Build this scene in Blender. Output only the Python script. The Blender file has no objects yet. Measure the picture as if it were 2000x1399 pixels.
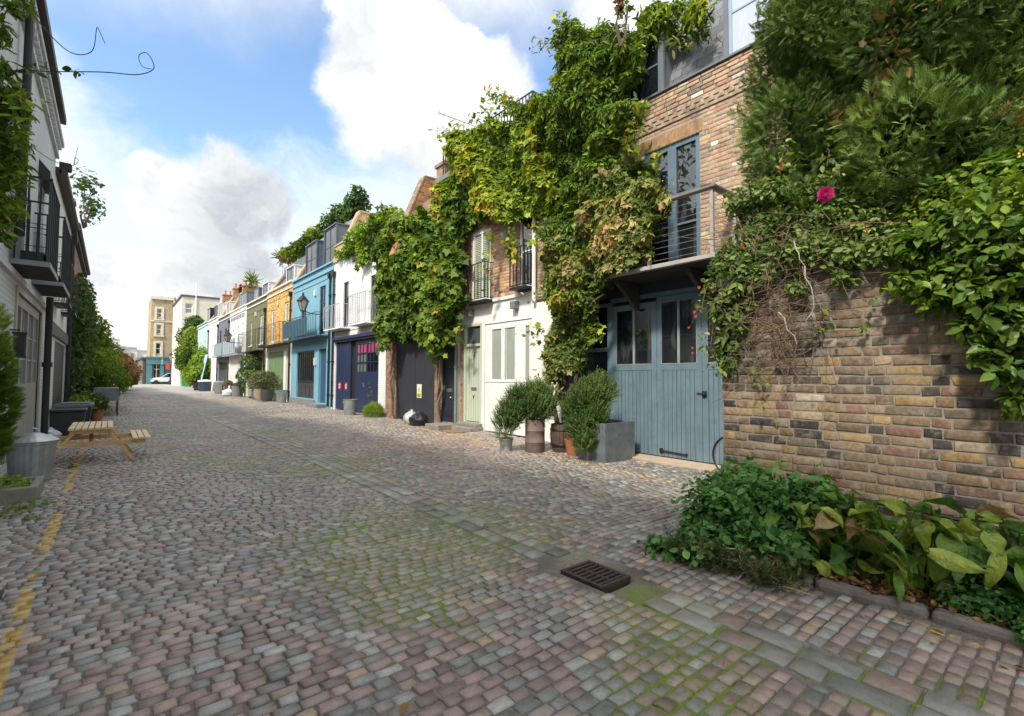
import bpy, math, random
import numpy as np
from mathutils import Vector, Matrix
R = math.radians
PI = math.pi
random.seed(7)
rng = np.random.default_rng(11)
SC = bpy.context.scene
COL = SC.collection

# ------------------------------------------------------------------ camera
EYE = 1.45
YAW, PITCH, ROLL, FPX = R(39.5), R(2.3), R(0.3), 950.0
_f = np.array([math.sin(YAW)*math.cos(PITCH), math.cos(YAW)*math.cos(PITCH), math.sin(PITCH)])
_r0 = np.array([math.cos(YAW), -math.sin(YAW), 0.0]); _u0 = np.cross(_r0, _f)
_r = _r0*math.cos(ROLL)+_u0*math.sin(ROLL); _u = -_r0*math.sin(ROLL)+_u0*math.cos(ROLL)
CAM = np.array([0, 0, EYE])
def ray(x, y):
    return _f+_r*((x-1000)/FPX)-_u*((y-699.5)/FPX)
def onZ(x, y, z=0.0):
    d = ray(x, y); return CAM+d*((z-EYE)/d[2])
def onX(x, y, X):
    d = ray(x, y); return CAM+d*(X/d[0])
def onY(x, y, Y):
    d = ray(x, y); return CAM+d*(Y/d[1])
cd = bpy.data.cameras.new('camera'); cam = bpy.data.objects.new('camera', cd); COL.objects.link(cam)
mw = Matrix.Identity(4)
for i in range(3):
    mw[i][0] = _r[i]; mw[i][1] = _u[i]; mw[i][2] = -_f[i]; mw[i][3] = CAM[i]
cam.matrix_world = mw
cd.sensor_width = 36; cd.lens = 36*FPX/2000; cd.clip_start = .05; cd.clip_end = 2000
SC.camera = cam
SC.view_settings.view_transform = 'Standard'; SC.view_settings.look = 'None'
SC.view_settings.gamma = 1; SC.view_settings.use_curve_mapping = False
SC.view_settings.exposure = 0.72

# ------------------------------------------------------------------ sun + world
SUN_EL, SUN_AZ = 47.0, -112.0     # azimuth measured from +Y (down the street) towards +X
sdir = Vector((math.sin(R(SUN_AZ))*math.cos(R(SUN_EL)), math.cos(R(SUN_AZ))*math.cos(R(SUN_EL)), math.sin(R(SUN_EL))))
sl = bpy.data.lights.new('sun', 'SUN'); sl.energy = 2.8; sl.angle = R(6.0); sl.color = (1, .93, .82)
so = bpy.data.objects.new('sun', sl); COL.objects.link(so)
so.rotation_euler = (-sdir).to_track_quat('-Z', 'Y').to_euler(); so.location = (-10, -5, 20)

W = bpy.data.worlds.new('World'); SC.world = W; W.use_nodes = True
nt = W.node_tree; nt.nodes.clear()
class NB:
    """tiny node builder"""
    def __init__(s, nt): s.nt = nt
    def n(s, t, **k):
        a = s.nt.nodes.new(t)
        for q, v in k.items(): setattr(a, q, v)
        return a
    def put(s, sock, v):
        if isinstance(v, bpy.types.NodeSocket): s.nt.links.new(v, sock)
        elif v is not None: sock.default_value = v
    def m(s, op, a, b=None, c=None, clamp=False):
        x = s.n('ShaderNodeMath', operation=op, use_clamp=clamp)
        s.put(x.inputs[0], a)
        if b is not None: s.put(x.inputs[1], b)
        if c is not None: s.put(x.inputs[2], c)
        return x.outputs[0]
    def vm(s, op, a, b=None, scale=None):
        x = s.n('ShaderNodeVectorMath', operation=op); s.put(x.inputs[0], a)
        if b is not None: s.put(x.inputs[1], b)
        if scale is not None: s.put(x.inputs['Scale'], scale)
        return x.outputs['Value' if op in ('LENGTH', 'DISTANCE', 'DOT_PRODUCT') else 'Vector']
    def noise(s, vec, scale, detail=4, rough=.55, dist=0.0, color=False):
        x = s.n('ShaderNodeTexNoise'); s.put(x.inputs['Vector'], vec)
        x.inputs['Scale'].default_value = scale; x.inputs['Detail'].default_value = detail
        x.inputs['Roughness'].default_value = rough; x.inputs['Distortion'].default_value = dist
        return x.outputs['Color' if color else 'Fac']
    def mr(s, v, a, b, c=0.0, d=1.0, smooth=False):
        x = s.n('ShaderNodeMapRange'); x.clamp = True
        if smooth: x.interpolation_type = 'SMOOTHSTEP'
        s.put(x.inputs[0], v)
        for i, q in enumerate((a, b, c, d)): s.put(x.inputs[i+1], q)
        return x.outputs[0]
    def mix(s, f, a, b, blend='MIX'):
        x = s.n('ShaderNodeMix', data_type='RGBA', blend_type=blend)
        s.put(x.inputs[0], f)
        for i, v in ((6, a), (7, b)):
            if isinstance(v, (tuple, list)) and len(v) == 3: v = (*v, 1)
            s.put(x.inputs[i], v)
        return x.outputs[2]
    def ramp(s, v, stops, const=False):
        x = s.n('ShaderNodeValToRGB'); s.put(x.inputs[0], v)
        e = x.color_ramp.elements
        if const: x.color_ramp.interpolation = 'CONSTANT'
        while len(e) < len(stops): e.new(.5)
        for i, (p, c) in enumerate(stops):
            e[i].position = p; e[i].color = (*c, 1) if len(c) == 3 else c
        return x.outputs[0]
    def sep(s, v):
        x = s.n('ShaderNodeSeparateXYZ'); s.put(x.inputs[0], v); return x.outputs
    def comb(s, a, b, c):
        x = s.n('ShaderNodeCombineXYZ')
        for i, v in enumerate((a, b, c)): s.put(x.inputs[i], v)
        return x.outputs[0]

b = NB(nt)
tc = b.n('ShaderNodeTexCoord').outputs['Generated']
dirn = b.vm('NORMALIZE', tc)
sky = b.n('ShaderNodeTexSky', sky_type='NISHITA', sun_disc=False, sun_elevation=R(SUN_EL), sun_rotation=R(SUN_AZ), air_density=1.0, dust_density=.6, ozone_density=2.2)
warp = b.vm('SUBTRACT', b.noise(dirn, 2.6, 5, .6, color=True), (.5, .5, .5))
warp2 = b.vm('SUBTRACT', b.noise(dirn, 9, 6, .62, color=True), (.5, .5, .5))
wd = b.vm('ADD', b.vm('ADD', dirn, b.vm('SCALE', warp, scale=.07)), b.vm('SCALE', warp2, scale=.095))
def D(x, y):
    v = ray(x, y); v = v/np.linalg.norm(v); return tuple(float(q) for q in v)
blobs = [(735, 50, .07), (790, 120, .11), (870, 170, .10), (950, 165, .07), (850, 230, .11), (760, 220, .08), (690, 10, .045), (800, 20, .05),
         (930, 230, .09), (700, 140, .04), (720, 160, .06), (900, 90, .04),
         (300, 335, .035), (345, 380, .06), (415, 400, .078), (490, 400, .062), (290, 400, .035), (530, 425, .04), (440, 345, .045),
         (240, 560, .07), (330, 540, .06), (420, 550, .07), (200, 620, .07), (480, 520, .05), (130, 520, .03),
         (1250, 60, .05), (1500, -300, .3), (2400, -100, .4), (200, -900, .35), (-900, 100, .3), (900, -900, .4)]
dens = None; low = None
for (x, y, r_) in blobs:
    dist = b.vm('DISTANCE', wd, D(x, y))
    v = b.m('SUBTRACT', 1.0, b.m('DIVIDE', dist, r_*1.12))
    dens = v if dens is None else b.m('MAXIMUM', dens, v)
cum = b.mr(dens, -.16, .30, smooth=True)
z = b.sep(dirn)[2]
# thin high cloud, more of it towards the horizon
st = b.vm('MULTIPLY', dirn, (1.0, 1.0, 2.6))
cir = b.noise(b.vm('ADD', st, b.vm('SCALE', warp, scale=.7)), 3.0, 9, .66)
hz = b.m('ADD', b.mr(z, .10, .52, .92, .04), b.m('MULTIPLY', b.m('SUBTRACT', b.noise(b.vm('ADD', b.vm('MULTIPLY', dirn, (1.3, 4.5, 6.0)), b.vm('SCALE', warp, scale=.6)), 2.6, 8, .62), .5), .55))
bx = b.m('SUBTRACT', 1.0, b.m('DIVIDE', b.vm('DISTANCE', b.vm('ADD', dirn, b.vm('SCALE', warp, scale=.2)), D(500, 90)), .36), clamp=True)
bx2 = b.m('SUBTRACT', 1.0, b.m('DIVIDE', b.vm('DISTANCE', b.vm('ADD', dirn, b.vm('SCALE', warp, scale=.2)), D(930, 10)), .2), clamp=True)
cirm = b.mr(b.m('SUBTRACT', b.m('ADD', cir, hz), b.m('MULTIPLY', b.m('MAXIMUM', bx, bx2), .55)), .40, .95, 0, .86, smooth=True)
grey = b.noise(b.vm('ADD', wd, (0, 0, .05)), 7.5, 7, .62, .4)
ga = b.m('SUBTRACT', 1.0, b.m('DIVIDE', b.vm('DISTANCE', wd, D(455, 450)), .17), clamp=True)
gc = b.m('MULTIPLY', b.mr(b.noise(b.vm('MULTIPLY', wd, (1, 1, 2.5)), 6.0, 6, .6), .48, .68, 0, .55), b.mr(b.sep(dirn)[2], .30, .05))
gb = b.m('SUBTRACT', 1.0, b.m('DIVIDE', b.vm('DISTANCE', wd, D(850, 330)), .16), clamp=True)
gmix = b.m('ADD', b.mr(grey, .42, .70, 0, .62), b.m('ADD', b.m('MULTIPLY', ga, .95), b.m('ADD', b.m('MULTIPLY', gb, .35), gc)), clamp=True)
CW = 5.4
ccol = b.mix(gmix, (CW, CW*1.0, CW*1.0), (CW*.50, CW*.54, CW*.60))
skyc = b.mix(1.0, sky.outputs[0], (1.34, 1.40, 1.42), 'MULTIPLY')
c1 = b.mix(cirm, skyc, (CW*.80, CW*.86, CW*.92))
c2 = b.mix(cum, c1, ccol)
# unseen sky towards the sun and behind the camera, brightened as added soft fill
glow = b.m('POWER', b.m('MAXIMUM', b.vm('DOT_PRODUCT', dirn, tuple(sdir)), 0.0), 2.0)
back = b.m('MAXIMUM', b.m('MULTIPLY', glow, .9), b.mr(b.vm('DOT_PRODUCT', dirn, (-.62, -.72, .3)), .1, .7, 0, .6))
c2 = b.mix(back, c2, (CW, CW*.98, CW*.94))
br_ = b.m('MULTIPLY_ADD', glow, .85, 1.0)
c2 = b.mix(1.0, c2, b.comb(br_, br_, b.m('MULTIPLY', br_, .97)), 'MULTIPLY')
below = b.mr(z, -.02, .0, 0, 1)
c3 = b.mix(below, (2.6, 2.5, 2.3), c2)
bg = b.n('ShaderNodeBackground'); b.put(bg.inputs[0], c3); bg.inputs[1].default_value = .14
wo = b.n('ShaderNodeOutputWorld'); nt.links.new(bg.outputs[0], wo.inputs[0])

# ------------------------------------------------------------------ materials
MATS = {}
def newmat(name):
    m = bpy.data.materials.new(name); m.use_nodes = True
    nb = NB(m.node_tree); bs = m.node_tree.nodes['Principled BSDF']
    return m, nb, bs
def facecoord(nb):
    """object coordinates with u along the wall and v up, on walls facing either way"""
    o = nb.n('ShaderNodeTexCoord').outputs['Object']; g = nb.n('ShaderNodeNewGeometry').outputs['Normal']
    x, y, z_ = nb.sep(o); nx = nb.m('ABSOLUTE', nb.sep(g)[0])
    f = nb.m('GREATER_THAN', nx, .6)
    u = nb.m('ADD', nb.m('MULTIPLY', f, y), nb.m('MULTIPLY', nb.m('SUBTRACT', 1.0, f), x))
    return nb.comb(u, z_, 0.0), o
def bump(nb, bs, h, strength=.3, dist=.01):
    x = nb.n('ShaderNodeBump'); x.inputs['Strength'].default_value = strength; x.inputs['Distance'].default_value = dist
    nb.put(x.inputs['Height'], h); nb.nt.links.new(x.outputs[0], bs.inputs['Normal'])
def M(name, col, rough=.6, var=.25, scale=3.0, bmp=.15, metal=0.0, dirt=None, fine=60, spec=None, planks=None, streak=0.0):
    if name in MATS: return MATS[name]
    m, nb, bs = newmat(name)
    o = nb.n('ShaderNodeTexCoord').outputs['Object']
    n1 = nb.noise(o, scale, 5, .6); n2 = nb.noise(o, fine, 3, .6)
    v = nb.m('ADD', nb.mr(n1, .25, .75, 1-var, 1+var*.6), nb.m('MULTIPLY', nb.m('SUBTRACT', n2, .5), var*.7))
    c = nb.mix(1.0, (*col, 1), nb.comb(v, v, v), 'MULTIPLY')
    h = n2
    if streak:
        sv = nb.noise(nb.vm('MULTIPLY', o, (9, 9, .7)), 2.0, 4, .6)
        c = nb.mix(nb.mr(sv, .5, .75, 0, streak), c, tuple(q*.45 for q in col))
    if dirt:
        n3 = nb.noise(o, scale*2.3, 6, .65)
        c = nb.mix(nb.mr(n3, .52, .72, 0, dirt[1]), c, dirt[0])
    if planks:
        uv, _ = facecoord(nb)
        fr = nb.m('FRACT', nb.m('MULTIPLY', nb.sep(uv)[0], 1/planks))
        g = nb.m('LESS_THAN', nb.m('ABSOLUTE', nb.m('SUBTRACT', fr, .5)), .44)
        c = nb.mix(nb.m('SUBTRACT', 1.0, g), c, tuple(q*.3 for q in col))
        h = nb.m('ADD', nb.m('MULTIPLY', n2, .2), g)
    nb.put(bs.inputs['Base Color'], c); bs.inputs['Roughness'].default_value = rough; bs.inputs['Metallic'].default_value = metal
    if spec is not None: bs.inputs['Specular IOR Level'].default_value = spec
    if bmp: bump(nb, bs, h, bmp*2, .006)
    MATS[name] = m; return m
def brickmat(name, cols, mortar, painted=None, bw=.225, rh=.075, msz=.011, rough=.85, bstr=.6):
    if name in MATS: return MATS[name]
    m, nb, bs = newmat(name)
    uv, o = facecoord(nb)
    wob = nb.vm('ADD', uv, nb.vm('SCALE', nb.vm('SUBTRACT', nb.noise(o, 14, 2, .5, color=True), (.5, .5, .5)), scale=.008))
    br = nb.n('ShaderNodeTexBrick'); nb.put(br.inputs['Vector'], wob)
    br.inputs['Scale'].default_value = 1; br.inputs['Brick Width'].default_value = bw; br.inputs['Row Height'].default_value = rh
    br.inputs['Mortar Size'].default_value = msz; br.inputs['Mortar Smooth'].default_value = .3; br.inputs['Bias'].default_value = 0
    br.inputs['Color1'].default_value = (0, 0, 0, 1); br.inputs['Color2'].default_value = (1, 1, 1, 1); br.inputs['Mortar'].default_value = (.5, .5, .5, 1)
    br.offset = .5
    fac = br.outputs['Fac']
    n1 = nb.noise(o, 22, 5, .65); n2 = nb.noise(o, .9, 4, .6)
    if painted:
        v = nb.m('ADD', nb.mr(n2, .3, .7, .86, 1.06), nb.mr(n1, .3, .7, -.07, .05))
        c = nb.mix(1.0, (*painted, 1), nb.comb(v, v, v), 'MULTIPLY')
        c = nb.mix(nb.m('MULTIPLY', fac, .45), c, tuple(q*.55 for q in painted))
        st_ = nb.noise(nb.vm('MULTIPLY', o, (5, 5, .5)), 2.0, 5, .6)
        c = nb.mix(nb.mr(st_, .55, .8, 0, .22), c, (.2, .19, .17))
    else:
        k = len(cols)
        c = nb.ramp(nb.sep(br.outputs['Color'])[0], [(i/k, cols[i]) for i in range(k)], True)
        v = nb.m('ADD', nb.mr(n1, .25, .75, .7, 1.2), nb.mr(n2, .3, .7, -.12, .12))
        c = nb.mix(1.0, c, nb.comb(v, v, v), 'MULTIPLY')
        c = nb.mix(fac, c, mortar)
        grime = nb.noise(o, .6, 5, .65)
        c = nb.mix(nb.mr(grime, .52, .75, 0, .4), c, (.07, .06, .05))
    nb.put(bs.inputs['Base Color'], c); bs.inputs['Roughness'].default_value = rough
    bump(nb, bs, nb.m('ADD', nb.m('SUBTRACT', 1.0, fac), nb.m('MULTIPLY', n1, .35)), bstr, .012)
    MATS[name] = m; return m
def attrmat(name, stops, rough=.85, fine=40, trans=0.0, bmp=.3, mossy=False, spec=None, speck=.35, smear=None):
    """colour from a per-item random attribute 'c'"""
    if name in MATS: return MATS[name]
    m, nb, bs = newmat(name)
    a = nb.n('ShaderNodeAttribute', attribute_name='c').outputs['Color']
    s = nb.sep(a); o = nb.n('ShaderNodeTexCoord').outputs['Object']
    c = nb.ramp(s[0], stops)
    n1 = nb.noise(o, fine, 4, .6)
    v = nb.m('ADD', nb.mr(n1, .3, .7, 1-speck, 1+speck), nb.m('MULTIPLY', nb.m('SUBTRACT', s[1], .5), .5))
    c = nb.mix(1.0, c, nb.comb(v, v, v), 'MULTIPLY')
    if smear:
        n3 = nb.noise(o, 11, 5, .7); c = nb.mix(nb.mr(n3, .50, .68, 0, .65), c, smear)
        n4 = nb.noise(nb.vm('ADD', o, (3, 1, 7)), 9, 5, .7); c = nb.mix(nb.mr(n4, .54, .70, 0, .6), c, (.085, .065, .05))
        n5 = nb.noise(nb.vm('ADD', o, (5, 5, 2)), 1.1, 5, .65); c = nb.mix(nb.mr(n5, .50, .72, 0, .45), c, (.12, .10, .08))
    nb.put(bs.inputs['Base Color'], c); bs.inputs['Roughness'].default_value = rough
    if spec is not None: bs.inputs['Specular IOR Level'].default_value = spec
    if bmp: bump(nb, bs, n1, bmp, .004)
    if trans:
        tr = nb.n('ShaderNodeBsdfTranslucent'); nb.put(tr.inputs[0], nb.mix(1.0, c, (1.25, 1.3, .6), 'MULTIPLY'))
        mx = nb.n('ShaderNodeMixShader'); mx.inputs[0].default_value = trans
        out = m.node_tree.nodes['Material Output']
        m.node_tree.links.new(bs.outputs[0], mx.inputs[1]); m.node_tree.links.new(tr.outputs[0], mx.inputs[2])
        m.node_tree.links.new(mx.outputs[0], out.inputs[0])
    MATS[name] = m; return m
def glassmat(name='window_glass', tint=(.012, .015, .018), rough=.03):
    if name in MATS: return MATS[name]
    m, nb, bs = newmat(name)
    o = nb.n('ShaderNodeTexCoord').outputs['Object']
    n = nb.noise(o, 1.3, 2, .5)
    n2 = nb.noise(nb.vm('MULTIPLY', o, (1, 2.5, .6)), 2.2, 2, .5)
    nb.put(bs.inputs['Base Color'], nb.mix(nb.mr(n2, .55, .62), tint, tuple((q*3+.01 if q < .05 else q*1.12) for q in tint)))
    bs.inputs['Roughness'].default_value = rough; bs.inputs['Specular IOR Level'].default_value = .9; bs.inputs['IOR'].default_value = 1.7
    bump(nb, bs, n, .08, .01)
    MATS[name] = m; return m

IRON = M('black_iron', (.012, .012, .014), .45, .3, bmp=.1)
GLASS = glassmat()
DGLASS = glassmat('dark_window_glass', (.008, .008, .009), .06)
CGLASS = glassmat('curtained_window_glass', (.16, .18, .15), .08)
WHITE = M('white_paint', (.78, .77, .74), .5, .1, 2, .08, dirt=((.45, .42, .36), .25))
WSTUCCO = M('white_stucco', (.80, .78, .74), .8, .1, 1.5, .15, dirt=((.42, .40, .36), .25))
LEAD = M('roof_lead', (.16, .17, .19), .5, .25, 2, .1)
SLATE = brickmat('roof_slate', [(.16, .165, .185), (.20, .205, .225), (.13, .135, .15), (.24, .245, .26)], (.02, .02, .022), bw=.30, rh=.19, msz=.006, rough=.5, bstr=.5)
ORANGEB = brickmat('orange_stock_brick', [(.42, .17, .06), (.50, .22, .08), (.33, .14, .06), (.24, .11, .06), (.55, .28, .11)], (.32, .24, .16))
YELLOWB = brickmat('yellow_stock_brick', [(.74, .42, .07), (.80, .50, .12), (.58, .30, .06), (.72, .46, .16), (.42, .21, .06)], (.45, .33, .17))
BROWNB = brickmat('brown_stock_brick', [(.30, .20, .12), (.24, .15, .10), (.36, .25, .15), (.17, .11, .08), (.33, .17, .11)], (.26, .22, .17))
TANB = brickmat('tan_stock_brick', [(.46, .36, .20), (.40, .30, .17), (.52, .41, .24), (.33, .25, .15), (.44, .32, .20)], (.40, .34, .24))
REDB = brickmat('red_brown_brick', [(.34, .16, .10), (.28, .13, .09), (.40, .20, .12), (.20, .11, .08), (.36, .22, .14)], (.27, .22, .18))
WBRICK = brickmat('white_painted_brick', [], (0, 0, 0), painted=(.80, .79, .77))
LBRICK = brickmat('pale_grey_painted_brick', [], (0, 0, 0), painted=(.66, .67, .69))
BLUEB = brickmat('sky_blue_painted_brick', [], (0, 0, 0), painted=(.20, .42, .54))
OLIVEB = brickmat('olive_painted_brick', [], (0, 0, 0), painted=(.17, .17, .085))
GREYB = brickmat('slate_grey_painted_brick', [], (0, 0, 0), painted=(.17, .19, .23))
MINTB = brickmat('mint_painted_brick', [], (0, 0, 0), painted=(.52, .70, .66))
NAVY = M('navy_gloss_paint', (.018, .030, .085), .35, .2, 2, .3, planks=.11)
NAVYP = M('navy_gloss_plain', (.018, .030, .085), .35, .2, 2, .1)
DGREY = M('dark_grey_boarding', (.035, .038, .048), .5, .25, 2, .3, planks=.10)
DBLUE = M('dark_blue_grey_paint', (.025, .032, .045), .4, .2)
GBLUE = M('worn_grey_blue_paint', (.150, .222, .268), .5, .18, 2.5, .1, streak=.35, dirt=((.07, .13, .17), .45))
GBLUEP = M('worn_grey_blue_boarding', (.150, .222, .268), .5, .18, 2.5, .22, planks=.085, streak=.5, dirt=((.07, .13, .17), .5))
FBLUE = M('blue_grey_window_paint', (.13, .19, .25), .45, .1)
SAGE = M('pale_sage_paint', (.50, .55, .43), .45, .08)
SAGEP = M('pale_sage_boarding', (.50, .55, .43), .45, .08, bmp=.2, planks=.11)
TAUPE = M('taupe_paint', (.30, .29, .27), .55, .12, 2)
DKTAUPE = M('dark_taupe_boarding', (.055, .052, .05), .6, .2, 2, .3, planks=.12)
STONE = M('worn_stone', (.25, .23, .20), .85, .3, 5, .4, dirt=((.08, .08, .06), .5))
CONC = M('old_concrete', (.27, .25, .21), .9, .3, 4, .4, dirt=((.10, .09, .06), .6))
GALV = M('galvanised_steel', (.42, .45, .47), .38, .25, 6, .1, metal=.75, dirt=((.25, .25, .24), .4))
WOODN = M('new_pine_wood', (.68, .43, .18), .6, .2, 4, .15)
WOODE = M('pale_sawn_pine', (.74, .56, .36), .6, .15, 4, .15)
WOODG = M('weathered_grey_wood', (.22, .19, .16), .75, .3, 4, .3)
BARK = M('brown_bark', (.11, .075, .05), .9, .4, 8, .6)
TWIG = M('dry_twig', (.19, .12, .075), .9, .4, 8, .2)
TWIGW = M('pale_stem', (.50, .44, .36), .8, .2, 8, .2)
PLAST = M('black_plastic', (.018, .019, .022), .45, .3, 4, .15)
BAG = M('black_bin_bag', (.015, .015, .018), .3, .2, 4, .3)
TERRA = M('terracotta', (.40, .14, .07), .8, .2, 5, .2, dirt=((.3, .22, .15), .4))
SOIL = M('dark_soil', (.05, .035, .024), .95, .4, 12, .6)

# ------------------------------------------------------------------ mesh helpers
def wloc(o):
    v = Vector((0, 0, 0))
    while o is not None:
        v = v+o.location; o = o.parent
    return v
def tag(o, label=None, cat=None, group=None, kind=None):
    if label: o['label'] = label
    if cat: o['category'] = cat
    if group: o['group'] = group
    if kind: o['kind'] = kind
    return o
def thing(name, label, cat, loc=(0, 0, 0), group=None):
    o = bpy.data.objects.new(name, None); COL.objects.link(o); o.location = loc; o.empty_display_size = .2
    return tag(o, label, cat, group)
def copy_tree(o, loc=None, rz=None, sc=None, label=None, group=None, parent=None):
    c = o.copy(); COL.objects.link(c); c.parent = parent
    if loc is not None: c.location = loc
    if rz is not None: c.rotation_euler = (0, 0, rz)
    if sc is not None: c.scale = (sc, sc, sc)
    if label: c['label'] = label
    if group: c['group'] = group
    for ch in list(o.children): copy_tree(ch, parent=c)
    return c
def fast_mesh(name, V, loops, starts, mats, parent=None, attr=None, smooth=False, midx=None):
    me = bpy.data.meshes.new(name)
    V = np.asarray(V, dtype=np.float64)
    if parent is not None: V = V-np.array(wloc(parent))
    me.vertices.add(len(V)); me.vertices.foreach_set('co', V.astype(np.float32).ravel())
    me.loops.add(len(loops)); me.loops.foreach_set('vertex_index', np.asarray(loops, dtype=np.int32))
    me.polygons.add(len(starts)); me.polygons.foreach_set('loop_start', np.asarray(starts, dtype=np.int32))
    if midx is not None: me.polygons.foreach_set('material_index', np.asarray(midx, dtype=np.int32))
    me.update(calc_edges=True)
    if smooth: me.polygons.foreach_set('use_smooth', np.ones(len(starts), dtype=bool))
    if attr is not None:
        a = me.attributes.new('c', 'FLOAT_COLOR', 'POINT')
        A = np.ones((len(V), 4), dtype=np.float32); A[:, :attr.shape[1]] = attr; a.data.foreach_set('color', A.ravel())
    if not isinstance(mats, (list, tuple)): mats = [mats]
    for q in mats: me.materials.append(q)
    o = bpy.data.objects.new(name, me); COL.objects.link(o)
    if parent is not None: o.parent = parent
    return o
class MB:
    def __init__(s): s.v = []; s.f = []; s.mi = []
    def add(s, vs, fs, mi=0):
        n = len(s.v); s.v += [tuple(map(float, q)) for q in vs]
        for f in fs: s.f.append(tuple(n+i for i in f)); s.mi.append(mi)
    def box(s, x0, x1, y0, y1, z0, z1, mi=0):
        if x0 > x1: x0, x1 = x1, x0
        if y0 > y1: y0, y1 = y1, y0
        if z0 > z1: z0, z1 = z1, z0
        s.add([(x0, y0, z0), (x1, y0, z0), (x1, y1, z0), (x0, y1, z0), (x0, y0, z1), (x1, y0, z1), (x1, y1, z1), (x0, y1, z1)],
              [(0, 3, 2, 1), (4, 5, 6, 7), (0, 1, 5, 4), (1, 2, 6, 5), (2, 3, 7, 6), (3, 0, 4, 7)], mi)
    def obox(s, c, ax, ay, az, mi=0):
        """oriented box: centre and three half-axis vectors"""
        c = Vector(c); ax, ay, az = Vector(ax), Vector(ay), Vector(az)
        P = [c+i*ax+j*ay+k*az for k in (-1, 1) for (i, j) in ((-1, -1), (1, -1), (1, 1), (-1, 1))]
        s.add(P, [(0, 3, 2, 1), (4, 5, 6, 7), (0, 1, 5, 4), (1, 2, 6, 5), (2, 3, 7, 6), (3, 0, 4, 7)], mi)
    def bar(s, p, q, w, h, up=(0, 0, 1), mi=0):
        p, q = Vector(p), Vector(q); d = q-p; L = d.length
        if L < 1e-6: return
        d /= L; a = d.cross(Vector(up))
        if a.length < 1e-3: a = d.cross(Vector((1, 0, 0)))
        a.normalize(); c = a.cross(d)
        s.obox((p+q)/2, d*(L/2), a*(w/2), c*(h/2), mi)
    def tube(s, pts, r, n=8, mi=0, caps=True):
        pts = [Vector(p) for p in pts]; m = len(pts)
        rs = r if isinstance(r, (list, tuple)) else [r]*m
        base = len(s.v); prev = None
        for i, p in enumerate(pts):
            d = (pts[min(i+1, m-1)]-pts[max(i-1, 0)])
            if d.length < 1e-9: d = Vector((0, 0, 1))
            d.normalize()
            a = prev if prev is not None else (Vector((1, 0, 0)) if abs(d.x) < .8 else Vector((0, 1, 0)))
            a = a-d*a.dot(d)
            if a.length < 1e-4: a = d.orthogonal()
            a.normalize(); prev = a; c = d.cross(a)
            for k in range(n):
                t = 2*PI*k/n; q = p+(a*math.cos(t)+c*math.sin(t))*rs[i]; s.v.append((q.x, q.y, q.z))
        for i in range(m-1):
            for k in range(n):
                k2 = (k+1) % n
                s.f.append((base+i*n+k, base+i*n+k2, base+(i+1)*n+k2, base+(i+1)*n+k)); s.mi.append(mi)
        if caps:
            s.f.append(tuple(base+k for k in reversed(range(n)))); s.mi.append(mi)
            s.f.append(tuple(base+(m-1)*n+k for k in range(n))); s.mi.append(mi)
    def lathe(s, c, prof, n=24, mi=0, cap=True, wob=0, flute=None):
        base = len(s.v); m = len(prof)
        for (r_, z_) in prof:
            for k in range(n):
                t = 2*PI*k/n; rr = r_*(1+(wob*math.sin(3*t+z_*9)))
                if flute: rr *= 1+flute*(k % 2)
                s.v.append((c[0]+rr*math.cos(t), c[1]+rr*math.sin(t), c[2]+z_))
        for i in range(m-1):
            for k in range(n):
                k2 = (k+1) % n
                s.f.append((base+i*n+k, base+i*n+k2, base+(i+1)*n+k2, base+(i+1)*n+k)); s.mi.append(mi)
        if cap:
            s.f.append(tuple(base+k for k in reversed(range(n)))); s.mi.append(mi)
            s.f.append(tuple(base+(m-1)*n+k for k in range(n))); s.mi.append(mi)
    def prism(s, poly, axis, a0, a1, mi=0):
        """poly: 2D points; axis 'x' (pts y,z), 'y' (pts x,z), 'z' (pts x,y); extruded a0..a1"""
        def mk(p, a): return {'x': (a, p[0], p[1]), 'y': (p[0], a, p[1]), 'z': (p[0], p[1], a)}[axis]
        n = len(poly); vs = [mk(p, a0) for p in poly]+[mk(p, a1) for p in poly]
        fs = [tuple(range(n)), tuple(range(2*n-1, n-1, -1))]+[(i, (i+1) % n, n+(i+1) % n, n+i) for i in range(n)]
        s.add(vs, fs, mi)
    def quad(s, a, b_, c, d, mi=0): s.add([a, b_, c, d], [(0, 1, 2, 3)], mi)
    def sphere(s, c, r_, n=12, m=8, sc=(1, 1, 1), mi=0):
        base = len(s.v)
        for i in range(m+1):
            ph = PI*i/m
            for k in range(n):
                t = 2*PI*k/n
                s.v.append((c[0]+r_*sc[0]*math.sin(ph)*math.cos(t), c[1]+r_*sc[1]*math.sin(ph)*math.sin(t), c[2]+r_*sc[2]*math.cos(ph)))
        for i in range(m):
            for k in range(n):
                k2 = (k+1) % n; s.f.append((base+i*n+k, base+(i+1)*n+k, base+(i+1)*n+k2, base+i*n+k2)); s.mi.append(mi)
    def build(s, name, mats, parent=None, smooth=False, bevel=0.0, flip=True):
        if not s.v: return None
        me = bpy.data.meshes.new(name)
        off = wloc(parent) if parent is not None else Vector((0, 0, 0))
        me.from_pydata([(x-off.x, y-off.y, z_-off.z) for x, y, z_ in s.v], [], s.f)
        if not isinstance(mats, (list, tuple)): mats = [mats]
        for q in mats: me.materials.append(q)
        me.polygons.foreach_set('material_index', s.mi)
        if smooth: me.polygons.foreach_set('use_smooth', [True]*len(s.f))
        me.update()
        if flip:
            import bmesh
            bm = bmesh.new(); bm.from_mesh(me); bmesh.ops.recalc_face_normals(bm, faces=bm.faces); bm.to_mesh(me); bm.free()
        o = bpy.data.objects.new(name, me); COL.objects.link(o)
        if parent is not None: o.parent = parent
        if bevel:
            md = o.modifiers.new('bevel', 'BEVEL'); md.width = bevel; md.segments = 2; md.limit_method = 'ANGLE'
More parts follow.
